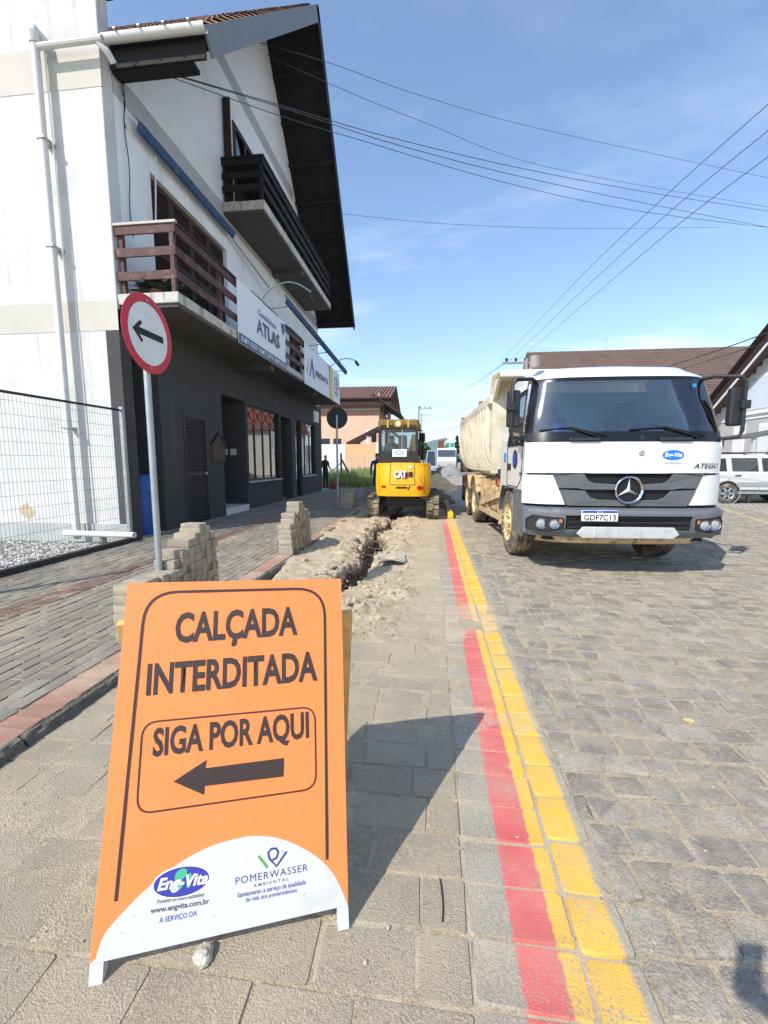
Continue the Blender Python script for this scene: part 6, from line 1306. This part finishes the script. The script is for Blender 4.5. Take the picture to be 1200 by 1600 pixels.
# garden wall, fence posts, verge
YG = 36.; gl, gm, gr_ = at(495, 715, Y=YG), at(539, 715, Y=YG), at(588, 715, Y=YG); zt = at(550, 694, Y=YG).z
GW = thing('garden_wall', 'white and orange garden wall in front of the brick house', 'wall', (gm.x, YG, 0))
MB().box(gl.x-6, gm.x, YG, YG+.2, -.05, zt).build('white_stretch', m_clap, GW, world=True); MB().box(gm.x, gr_.x, YG+.004, YG+.2, -.05, zt-.004).build('orange_stretch', mat('orange_render', lin(226, 178, 134), .9, .06, 2, .1, 30, world=True), GW, world=True); MB().box(gr_.x, gr_.x+.18, YG-.05, YG+.25, -.05, zt+.1).build('end_pier', m_clap, GW, world=True)
m_conc = mat('concrete_post', lin(206, 202, 194), .9, .08, 4, .1, 40)
for k, px in enumerate((547, 557, 566, 575, 582.5)):
    y_ = 26.+k*2.3; q = at(px, 720, Y=y_); zt2 = at(px, 713, Y=y_).z
    o = MB().add([], []); b = MB(); b.hexa([(-.05, -.05, -.05), (.05, -.05, -.05), (.05, .05, -.05), (-.05, .05, -.05), (-.045, -.045, zt2), (.045, -.045, zt2), (.045, .045, zt2), (-.045, .045, zt2)]); b.bar((0, 0, zt2-.03), (-.10, -.02, zt2+.20), .07, .07)
    o = b.build('fence_post', m_conc, None); o.location = (q.x, y_, 0); tag(o, 'white concrete fence post with bent top along the grassy verge', 'fence post', 'concrete posts along the verge')
PB = thing('braced_post', 'dark leaning braced post in the tall grass', 'post', (-4.9, 24.2, 0)); q = at(533, 716, Y=24)
MB().bar((q.x, 24, -.02), (q.x, 24, q.z+.3), .09, .09).build('post', m_dgrey, PB, world=True); MB().bar((q.x+.05, 24, q.z-.1), (q.x+.75, 24.4, .0), .08, .08).build('brace', m_dgrey, PB, world=True); MB().bar((q.x-.05, 24, q.z-.3), (q.x-1.5, 23.6, .05), .06, .06).build('brace', m_conc, PB, world=True)
# verge of tall grass
b = MB(); rr = random.Random(41)
for k in range(14000):
    y = rr.uniform(22.5, 36); x = -3.0-.085*(y-22)-abs(rr.gauss(0, 1.6)); 
    if x < -11: continue
    h = rr.uniform(.2, .7)*(1.5 if x < -4.5 else .8); a = rr.uniform(0, pi); w = .02; dx, dy = cos(a)*w, sin(a)*w; tx, ty = rr.gauss(0, .12), rr.gauss(0, .12)
    b.add([(x-dx, y-dy, .07), (x+dx, y+dy, .07), (x+tx+dx*.3, y+ty, .07+h)], [(0, 1, 2)])
gv = MB(); quad(gv, -12, -2.9, 22, 37, ZW+.012); vg = tag(gv.build('verge', mat('verge_soil', lin(120, 124, 80), .95, .3, 3, .4, 30, world=True)), kind='structure')
o = b.build('tall_grass', mat('grass_blade', lin(138, 150, 88), .7, .3, 3, 0, 30, rand=.3, world=True), vg); o['kind'] = 'stuff'
# ================================================================ TREES
def tree(name, label, c, h, r, hs, m_leaf, n=900, seed=1, shape='round'):
    t = thing(name, label, 'tree', c); rr = random.Random(seed); b = MB(); top = h*(.55 if shape == 'round' else .9)
    b.tube([(c[0], c[1], -.1), (c[0]+.1, c[1], h*.3), (c[0], c[1], top)], lambda q: .14*h/6*(1-.75*q), 8)
    for k in range(7): a = k*2.4; z0_ = h*(.25+.06*k); b.tube([(c[0], c[1], z0_), (c[0]+cos(a)*r*.6, c[1]+sin(a)*r*.6, z0_+h*.2)], lambda q: .05*h/6*(1-.7*q), 5)
    b.build('trunk', m_dbrown, t, world=True); b = MB()
    cl = []
    for k in range(26):
        a = rr.uniform(0, 2*pi); q = rr.uniform(.1, 1)
        if shape == 'round': cl.append((r*.75*sqrt(rr.random())*cos(a), r*.75*sqrt(rr.random())*sin(a), h*(.42+.5*q), r*rr.uniform(.25, .42)))
        else: cl.append((r*(1-q)*.7*cos(a), r*(1-q)*.7*sin(a), h*(.12+.86*q), r*rr.uniform(.25, .4)*(1.2-q)))
    for k in range(n):
        k_ = rr.choice(cl); d = Vector((rr.gauss(0, 1), rr.gauss(0, 1), rr.gauss(0, 1))).normalized()*k_[3]*rr.random()**.4; p = Vector(c)+Vector(k_[:3])+d; s = hs*rr.uniform(.6, 1.3)
        e = Vector((rr.gauss(0, 1), rr.gauss(0, 1), rr.gauss(0, 1))).normalized(); f = e.orthogonal().normalized()
        b.add([p-e*s, p+f*s*.5, p+e*s, p-f*s*.5], [(0, 1, 2, 3)])
    b.build('crown', m_leaf, t, world=True); return t
m_lf = mat('tree_leaf', lin(78, 98, 54), .7, .4, 2, 0, 30, world=True); m_lf2 = mat('cypress_leaf', lin(54, 70, 48), .8, .3, 2, 0, 30, world=True)
q = at(714, 690, Y=75); tree('cypress_tree', 'dark pointed tree behind the distant white truck', (q.x, 75, 0), at(714, 681, Y=75).z, 1.1, .22, m_lf2, 1600, 3, 'cone')
q = at(663, 705, Y=85); tree('round_tree', 'green round tree far down the street by the pole', (q.x-1, 85, 0), 5.2, 2.4, .3, m_lf, 1300, 5)
q = at(735, 712, Y=95); tree('round_tree', 'dark green bushy tree far off beside the tipper tailgate', (q.x+2, 95, 0), 5.0, 2.6, .3, m_lf, 1300, 6)
# ================================================================ FAR VEHICLES
FT = thing('flatbed_truck', 'distant small white truck standing behind the grey gravel heap', 'truck', (1.7, 47, 0))
q0, q1 = at(682.5, 720, Y=47), at(713.5, 700, Y=47); xa, xb_ = q0.x, q1.x; zt = q1.z
MB().prism([(xa, 47.25, .5), (xa, 47.0, 1.5), (xa, 47.15, zt-.15), (xa, 47.4, zt), (xa, 49, zt), (xa, 49, .5)], (xb_-xa, 0, 0)).build('cab', m_cabw, FT, world=True, bevel=.06)
w0, w1 = at(684, 713, Y=47), at(711.5, 703, Y=47); MB().prism([(w0.x, 46.97, w0.z), (w1.x, 46.97, w0.z), (w1.x, 47.06, w1.z), (w0.x, 47.06, w1.z)], (0, .03, 0)).build('windscreen', MC['car_window'], FT, world=True)
MB().box(xa-.05, xb_+.05, 46.95, 47.3, .45, .8).build('bumper', m_dplas, FT, world=True); MB().box(xa+.1, xb_-.1, 49, 54, .8, 1.1).build('flatbed', m_dplas, FT, world=True)
for x in (xa+.15, xb_-.15): MB().lathe((x, 48.2, .45), (1, 0, 0), [(-.12, 0), (-.12, .45), (.12, .45), (.12, 0)], 20).build('wheel', m_tyre, FT, world=True); MB().lathe((x, 52.8, .45), (1, 0, 0), [(-.12, 0), (-.12, .45), (.12, .45), (.12, 0)], 20).build('wheel', m_tyre, FT, world=True)
for x in (xa+.25, xb_-.25): MB().box(x-.15, x+.15, 46.93, 47.0, .95, 1.15).build('headlamp', m_lens, FT, world=True)
q0, q1 = at(684.5, 701, Y=50), at(694, 688.5, Y=50); o = MB().box(q0.x, q1.x, 49.4, 50.6, 1.1, q1.z).build('crate', mat('rust_crate', lin(124, 72, 52), .9), None, bevel=.03); tag(o, 'brown crate on the bed of the distant white truck', 'crate')
q0, q1 = at(694.5, 701, Y=51), at(711, 687, Y=51)
VN = thing('van_shell', 'white van with a green printed panel carried behind the distant cab', 'van', ((q0.x+q1.x)/2, 51, 1.1)); h_ = q1.z
MB().prism([(q0.x, 51, 1.1), (q1.x, 51, 1.1), (q1.x-.02, 51, h_-.3), (q1.x-.3, 51, h_), (q0.x+.3, 51, h_), (q0.x+.02, 51, h_-.3)], (0, 2.4, 0)).build('body', m_cabw, VN, world=True, bevel=.04)
MB().box(q0.x+.12, q1.x-.1, 50.98, 51, h_-.85, h_-.35).build('green_panel', mat('teal_green', lin(40, 170, 140), .6), VN, world=True); MB().box((q0.x+q1.x)/2-.02, (q0.x+q1.x)/2+.08, 50.97, 50.985, h_-.85, h_-.35).build('panel_gap', m_cabw, VN, world=True)
PK = thing('pickup', 'silver blue pickup parked left of the distant white truck', 'pickup', (-.1, 40, 0)); q0, q1 = at(664, 728, Y=40), at(683, 703, Y=40); xa, xb_ = q0.x, q1.x
m_sblue = mat('silver_blue_paint', lin(160, 176, 196), .35, .03, 2, .02, 40, coat=.5)
MB().box(xa, xb_, 40, 44.6, .5, 1.05).build('body', m_sblue, PK, world=True, bevel=.08); MB().prism([(xa+.04, 41.2, 1.05), (xb_-.04, 41.2, 1.05), (xb_-.18, 41.8, q1.z), (xa+.18, 41.8, q1.z)], (0, 1.5, 0)).build('cabin', m_sblue, PK, world=True, bevel=.05)
MB().prism([(xa+.12, 41.17, 1.12), (xb_-.12, 41.17, 1.12), (xb_-.24, 41.72, q1.z-.08), (xa+.24, 41.72, q1.z-.08)], (0, .02, .01)).build('windscreen', MC['car_window'], PK, world=True); MB().box(xa, xb_, 39.95, 40.1, .4, .65).build('bumper', m_dplas, PK, world=True)
for x in (xa+.08, xb_-.08):
    for y_ in (40.8, 43.6): MB().lathe((x, y_, .36), (1, 0, 0), [(-.1, 0), (-.1, .36), (.1, .36), (.1, 0)], 20).build('wheel', m_tyre, PK, world=True)
for x in (xa+.2, xb_-.2): MB().box(x-.14, x+.14, 39.97, 40.02, .78, .94).build('headlamp', m_lens, PK, world=True)
# ================================================================ POLES AND WIRES
m_pole = mat('concrete_pole', lin(150, 146, 140), .9, .08, 3, .1, 30)
def upole(label, x, y, h, arms, left):
    P_ = thing('utility_pole', label, 'utility pole', (x, y, 0)); MB().cyl((x, y, -.1), (x, y, h), .16, .11, 12).build('pole', m_pole, P_, world=True, smooth=True)
    for zz, a0_, a1_ in arms:
        MB().box(x+a0_, x+a1_, y-.06, y+.06, zz, zz+.12).build('crossarm', m_pole, P_, world=True)
        for k in range(3): xx = x+a0_+(a1_-a0_)*(.15+.35*k); MB().lathe((xx, y, zz+.12), (0, 0, 1), [(0, .03), (.04, .03), (.05, .08), (.1, .08), (.11, .05), (.15, .09), (.2, .08), (.24, 0)], 10).build('insulator', m_dplas, P_, world=True)
    return P_
q = at(654.5, 634, Y=60); upole('concrete utility pole with a short crossarm beyond the yellow excavator', q.x, 60, q.z, [(at(660, 639.5, Y=60).z, -.1, 1.8)], 0)
q2 = at(665, 652, Y=100); upole('far thin utility pole down the street', q2.x-1, 100, q2.z+1, [(q2.z+.4, -.2, 2.4)], 0)
q = at(823, 560, Y=27); ql = at(785, 566, Y=27); upole('concrete utility pole with a crossarm rising behind the truck body', q.x, 27, q.z, [(q.z-.3, ql.x-q.x, .15)], 1)
m_cable = mat('black_cable', lin(60, 63, 68), .7, .05, 5, 0, 40)
def wire(label, pts, r, group='overhead cables crossing the street'):
    P_ = [at(px, py, Y=y) for px, py, y in pts]; out_ = []
    n = len(P_)
    for i in range(n-1):
        p0_, p1_, p2_, p3_ = P_[max(i-1, 0)], P_[i], P_[i+1], P_[min(i+2, n-1)]
        for k in range(10):
            t = k/10; out_.append(.5*((2*p1_)+(p2_-p0_)*t+(2*p0_-5*p1_+4*p2_-p3_)*t*t+(3*p1_-p0_-3*p2_+p3_)*t**3))
    out_.append(P_[-1]); o = MB().tube(out_, r, 5).build('overhead_cable', m_cable); tag(o, label, 'cable', group); return o
c5 = 'black overhead cable strung from the white building corner across the sky'
wire('uppermost of three black cables strung from the white building corner', [(205, 97, 7.0), (440, 165, 8.5), (600, 212, 10), (810, 262, 12.5), (1010, 300, 15), (1215, 332, 18)], .007)
wire('middle of three black cables strung from the white building corner', [(206, 98, 7.0), (440, 168, 8.5), (620, 226, 10), (810, 275, 12.5), (1010, 318, 15), (1215, 358, 18)], .007)
wire('lowest of three black cables strung from the white building corner', [(207, 99, 7.0), (435, 180, 8.5), (560, 218, 10), (800, 288, 12.5), (1000, 330, 15), (1215, 357, 18)], .0065)
c6 = 'thin overhead cable rising past the dark roof overhang'
wire('higher of two thin cables rising past the dark roof overhang', [(400, 65, 10.5), (520, 100, 11), (660, 150, 13), (860, 205, 16), (1215, 281, 20)], .006)
wire('lower of two thin cables rising past the dark roof overhang', [(415, 85, 10.5), (520, 133, 11), (660, 190, 13), (860, 262, 16), (1215, 326, 20)], .006)
wire('faint overhead cable low over the street between roof and right edge', [(535, 334, 19), (700, 350, 22), (900, 357, 25), (1130, 355, 28)], .008)
for k in range(3): wire(('highest', 'middle', 'lowest')[k]+' of three power lines running along the street above the truck', [(788+13*k-4, 563, 27), (900+8*k, 440+16*k, 16), (1040+3*k, 306+28*k, 10.5), (1215, 150+42*k, 7.5)], .0065, 'power lines along the street')
wire('thick black cable sloping over the brown shingle roof', [(1040, 574, 24), (1120, 548, 18), (1215, 514, 14)], .02); wire('second black cable below the thick one over the brown roof', [(1050, 582, 24), (1130, 556, 18), (1215, 530, 14)], .014)
for (a, c) in (((672, 638), (800, 560)), ((668, 638), (795, 561))): wire('far power line sagging between the two poles', [(a[0], a[1], 60), ((a[0]+c[0])/2+2, (a[1]+c[1])/2+4, 42), (c[0], c[1], 27)], .012, 'far power lines')
wire('low far cable crossing behind the tipper', [(657, 656, 60), (690, 672, 55), (740, 658, 45), (790, 640, 40)], .02, 'far power lines')
# ================================================================ HILLS
def hills(name, Y, pts, m, depth):
    P_ = [at(px, py, Y=Y) for px, py in pts]; b = MB(); xs = [P_[0].x+(P_[-1].x-P_[0].x)*i/160 for i in range(161)]
    def ht(x):
        for a, c in zip(P_, P_[1:]):
            if a.x <= x <= c.x: t = (x-a.x)/(c.x-a.x); t = t*t*(3-2*t); return a.z+(c.z-a.z)*t
        return 0
    b.sheet(lambda x, t: (x, Y+(t-1)*depth, max(-2, ht(x)*(1-abs(t-1)**1.4)*(1+.10*fbm(x/90, t*3, 1, 4)))), xs, [i/12 for i in range(25)]); o = b.build(name, m); o.data.shade_smooth(); return tag(o, kind='structure')
m_hill = mat('wooded_hill', lin(96, 116, 108), .95, .2, .01, 0, 30, world=True); 
hills('hills', 1500, [(-900, 722), (-200, 690), (200, 700), (450, 690), (600, 704), (640, 700), (672, 690), (690, 683), (706, 692), (730, 700), (900, 695), (1300, 700), (2200, 722)], m_hill, 500)
# ================================================================ PEOPLE
def person(name, label, joints, edges, radii, colours, root, skin):
    """one continuous skinned body; colours: list of (test(co), material)"""
    me = bpy.data.meshes.new(name); keys = list(joints); idx = {k: i for i, k in enumerate(keys)}
    me.from_pydata([joints[k] for k in keys], [(idx[a], idx[c]) for a, c in edges], []); ob = bpy.data.objects.new('tmp_body', me); COL.objects.link(ob)
    sk = ob.modifiers.new('s', 'SKIN'); sk.use_smooth_shade = True
    for k in keys: r = radii[k]; me.skin_vertices[0].data[idx[k]].radius = r if isinstance(r, tuple) else (r, r)
    me.skin_vertices[0].data[idx[root]].use_root = True
    ss = ob.modifiers.new('u', 'SUBSURF'); ss.levels = 2; ss.render_levels = 2
    dg = bpy.context.evaluated_depsgraph_get(); dg.update(); nm = bpy.data.meshes.new_from_object(ob.evaluated_get(dg)); bpy.data.objects.remove(ob)
    nm.materials.clear()
    for _, m in colours: nm.materials.append(m)
    for p in nm.polygons:
        for i, (t, _) in enumerate(colours):
            if t(p.center): p.material_index = i; break
    nm.shade_smooth(); o = bpy.data.objects.new(name, nm); COL.objects.link(o); return tag(o, label, 'person')
m_skin = mat('skin', lin(206, 156, 128), .6, .06, 6, .03, 60); m_hair = mat('dark_hair', lin(38, 30, 26), .7, .2, 20, .2, 60); m_drk = mat('dark_clothes', lin(52, 36, 38), .9, .1, 8, .1, 60); m_jean = mat('dark_trousers', lin(34, 34, 40), .9, .1, 8, .1, 60); m_bluew = mat('blue_workwear', lin(40, 66, 106), .9, .1, 8, .1, 60); m_shoe = mat('boots', lin(40, 34, 30), .8)
E_ = [('pelvis', 'waist'), ('waist', 'chest'), ('chest', 'neck'), ('neck', 'jaw'), ('jaw', 'head'), ('head', 'crown')]
for s in 'LR': E_ += [('pelvis', 'hip'+s), ('hip'+s, 'knee'+s), ('knee'+s, 'ank'+s), ('ank'+s, 'toe'+s), ('chest', 'sh'+s), ('sh'+s, 'elb'+s), ('elb'+s, 'wri'+s), ('wri'+s, 'palm'+s), ('palm'+s, 'f1'+s), ('palm'+s, 'f2'+s), ('palm'+s, 'f3'+s), ('wri'+s, 'th'+s)]
RAD = {'pelvis': (.15, .11), 'waist': (.135, .10), 'chest': (.16, .11), 'neck': .055, 'jaw': .075, 'head': (.082, .095), 'crown': .06}
for s in 'LR': RAD.update({'hip'+s: .09, 'knee'+s: .06, 'ank'+s: .042, 'toe'+s: .035, 'sh'+s: .062, 'elb'+s: .043, 'wri'+s: .028, 'palm'+s: (.035, .016), 'f1'+s: .009, 'f2'+s: .009, 'f3'+s: .009, 'th'+s: .010})
def standing(cross=False, armf=0.0):
    J = {'pelvis': (0, 0, .93), 'waist': (0, 0, 1.08), 'chest': (0, .0, 1.32), 'neck': (0, -.01, 1.47), 'jaw': (0, -.03, 1.545), 'head': (0, -.02, 1.63), 'crown': (0, -.01, 1.70)}
    for s, k in (('L', -1), ('R', 1)):
        J.update({'hip'+s: (k*.09, 0, .88), 'knee'+s: (k*.10, -.02, .48), 'ank'+s: (k*.11, .02, .07), 'toe'+s: (k*.12, -.13, .035), 'sh'+s: (k*.19, 0, 1.38), 'elb'+s: (k*.25, .02-armf*.05, 1.10), 'wri'+s: (k*(.25-.12*armf), -.05-.22*armf, .86+.24*armf)})
        w = Vector(J['wri'+s]); d = Vector((-k*.2*armf, -.25-armf*.5, -.8+.7*armf)).normalized(); sd = Vector((0, -1, 0)) if not armf else Vector((0, 0, 1)); J['palm'+s] = tuple(w+d*.08)
        for i, f in enumerate(('f1', 'f2', 'f3')): J[f+s] = tuple(w+d*(.15+.012*(i == 1))+sd*(.022*(i-1)))
        J['th'+s] = tuple(w+d*.06+sd*.055)
    return J
def place(o, loc, rz): o.location = loc; o.rotation_euler = (0, 0, rz); return o
def cols(shirt, trou): return [(lambda c: c.z > 1.60 and c.y > -.075 or c.z > 1.69, m_hair), (lambda c: c.z > 1.47, m_skin), (lambda c: abs(c.x) > .1 and c.z < .86 and c.z > .62 and c.y < -.02 and abs(c.x) > .19, m_skin), (lambda c: c.z > .93 or abs(c.x) > .19, shirt), (lambda c: c.z > .09, trou), (lambda c: True, m_shoe)]
q = at(506, 763, Z=ZW)
pa = place(person('person', 'person in dark clothes standing by the last shop window', standing(armf=.6), E_, RAD, cols(m_drk, m_jean), 'pelvis', m_skin), (q.x+.25, q.y-.6, ZW+.012), radians(60))
bgm = MB(); bgm.lathe((0, 0, 0), (0, 0, 1), [(0, 0), (0, .14), (.1, .18), (.28, .17), (.36, .08), (.38, 0)], 14); BGT = thing('bag', 'red brown bag on the pavement at the standing person\'s feet', 'bag', (pa.location.x+.42, pa.location.y-.1, ZW+.01)); bgm.build('bag_body', mat('red_bag', lin(140, 62, 50), .9, .2, 8, .3, 40), BGT, smooth=True); MB().tube([(-.1, 0, .32), (-.05, 0, .5), (.05, 0, .5), (.1, 0, .32)], .012, 6).build('handle', m_jean, BGT)
q = at(584, 752, Z=0)
place(person('person', 'person in blue workwear half hidden beyond the left side of the excavator', standing(armf=.3), E_, RAD, cols(m_bluew, m_bluew), 'pelvis', m_skin), (at(589.5, 720, Y=16.2).x, 16.2, ZW+.0), radians(200))
# operator seated in the digger
J = {'pelvis': (0, 0, 1.50), 'waist': (0, 0, 1.62), 'chest': (0, .04, 1.84), 'neck': (0, .06, 1.97), 'jaw': (0, .09, 2.035), 'head': (0, .08, 2.11), 'crown': (0, .07, 2.17)}
for s, k in (('L', -1), ('R', 1)):
    J.update({'hip'+s: (k*.09, .05, 1.50), 'knee'+s: (k*.13, .46, 1.52), 'ank'+s: (k*.13, .55, 1.15), 'toe'+s: (k*.13, .68, 1.10), 'sh'+s: (k*.17, .04, 1.88), 'elb'+s: (k*.22, .12, 1.65), 'wri'+s: (k*.19, .36, 1.66), 'palm'+s: (k*.18, .43, 1.67), 'f1'+s: (k*.16, .49, 1.68), 'f2'+s: (k*.18, .50, 1.68), 'f3'+s: (k*.20, .49, 1.68), 'th'+s: (k*.14, .43, 1.70)})
op = person('person', 'person in dark blue top seated inside the excavator cab', J, E_, RAD, [(lambda c: c.z > 2.09 and c.y < .12 or c.z > 2.16, m_hair), (lambda c: c.z > 1.96, m_skin), (lambda c: c.y > .36 and c.z > 1.58, m_skin), (lambda c: c.z > 1.56, m_bluew), (lambda c: True, m_jean)], 'pelvis', m_skin)
op.matrix_world = ROOT[EX.name].inverted() @ Matrix.Translation((-.33, .86, -.01)) @ Matrix.Diagonal((.92, .92, .98, 1))

# the photographer: phone raised at the camera, the shadow falls on the road stones
J = {'pelvis': (.22, -.62, .93), 'waist': (.22, -.62, 1.08), 'chest': (.22, -.60, 1.32), 'neck': (.21, -.58, 1.46), 'jaw': (.20, -.54, 1.535), 'head': (.20, -.55, 1.62), 'crown': (.20, -.57, 1.69)}
for s, k in (('L', -1), ('R', 1)): J.update({'hip'+s: (.22+k*.09, -.62, .88), 'knee'+s: (.22+k*.10, -.60, .48), 'ank'+s: (.22+k*.11, -.64, .07), 'toe'+s: (.22+k*.12, -.50, .035)})
J.update({'shR': (.40, -.58, 1.38), 'elbR': (.36, -.38, 1.12), 'wriR': (.10, -.10, 1.28), 'palmR': (.05, -.05, 1.34), 'f1R': (-.035, -.036, 1.37), 'f2R': (-.04, -.036, 1.40), 'f3R': (-.038, -.036, 1.34), 'thR': (.055, -.045, 1.42)})
J.update({'shL': (.04, -.58, 1.38), 'elbL': (.0, -.55, 1.10), 'wriL': (.02, -.45, .88), 'palmL': (.02, -.43, .80), 'f1L': (.02, -.40, .73), 'f2L': (.02, -.42, .72), 'f3L': (.02, -.44, .73), 'thL': (.02, -.37, .79)})
person('person', 'person raising a phone, whose shadow falls on the road stones', J, E_, RAD, [(lambda c: c.z > 1.62 and c.y < -.5 or c.z > 1.68, m_hair), (lambda c: c.z > 1.46 or c.y > -.16 and c.z > 1.1 or c.z < .88 and c.y > -.47 and c.z > .7 and abs(c.x-.02) < .05, m_skin), (lambda c: c.z > .93, m_bluew), (lambda c: c.z > .09, m_jean), (lambda c: True, m_shoe)], 'pelvis', m_skin)
ph = MB().box(-.036, .036, -.030, -.022, 1.34, 1.49).build('phone', m_black, None, bevel=.003); tag(ph, 'black phone held up in the hand of the person casting a shadow', 'phone')

# ================================================================ AIR
hz_ = MB().box(-3700, 3700, -62, 2960, -4, 190).build('haze', None); hz_['kind'] = 'stuff'; hz_.display_type = 'WIRE'
mh = bpy.data.materials.new('haze'); mh.use_nodes = True; mh.node_tree.nodes.clear(); pv_ = mh.node_tree.nodes.new('ShaderNodeVolumePrincipled'); oh = mh.node_tree.nodes.new('ShaderNodeOutputMaterial')
pv_.inputs['Color'].default_value = (.80, .88, 1, 1); pv_.inputs['Density'].default_value = .00028; pv_.inputs['Anisotropy'].default_value = .3; mh.node_tree.links.new(pv_.outputs[0], oh.inputs['Volume']); hz_.data.materials.append(mh)
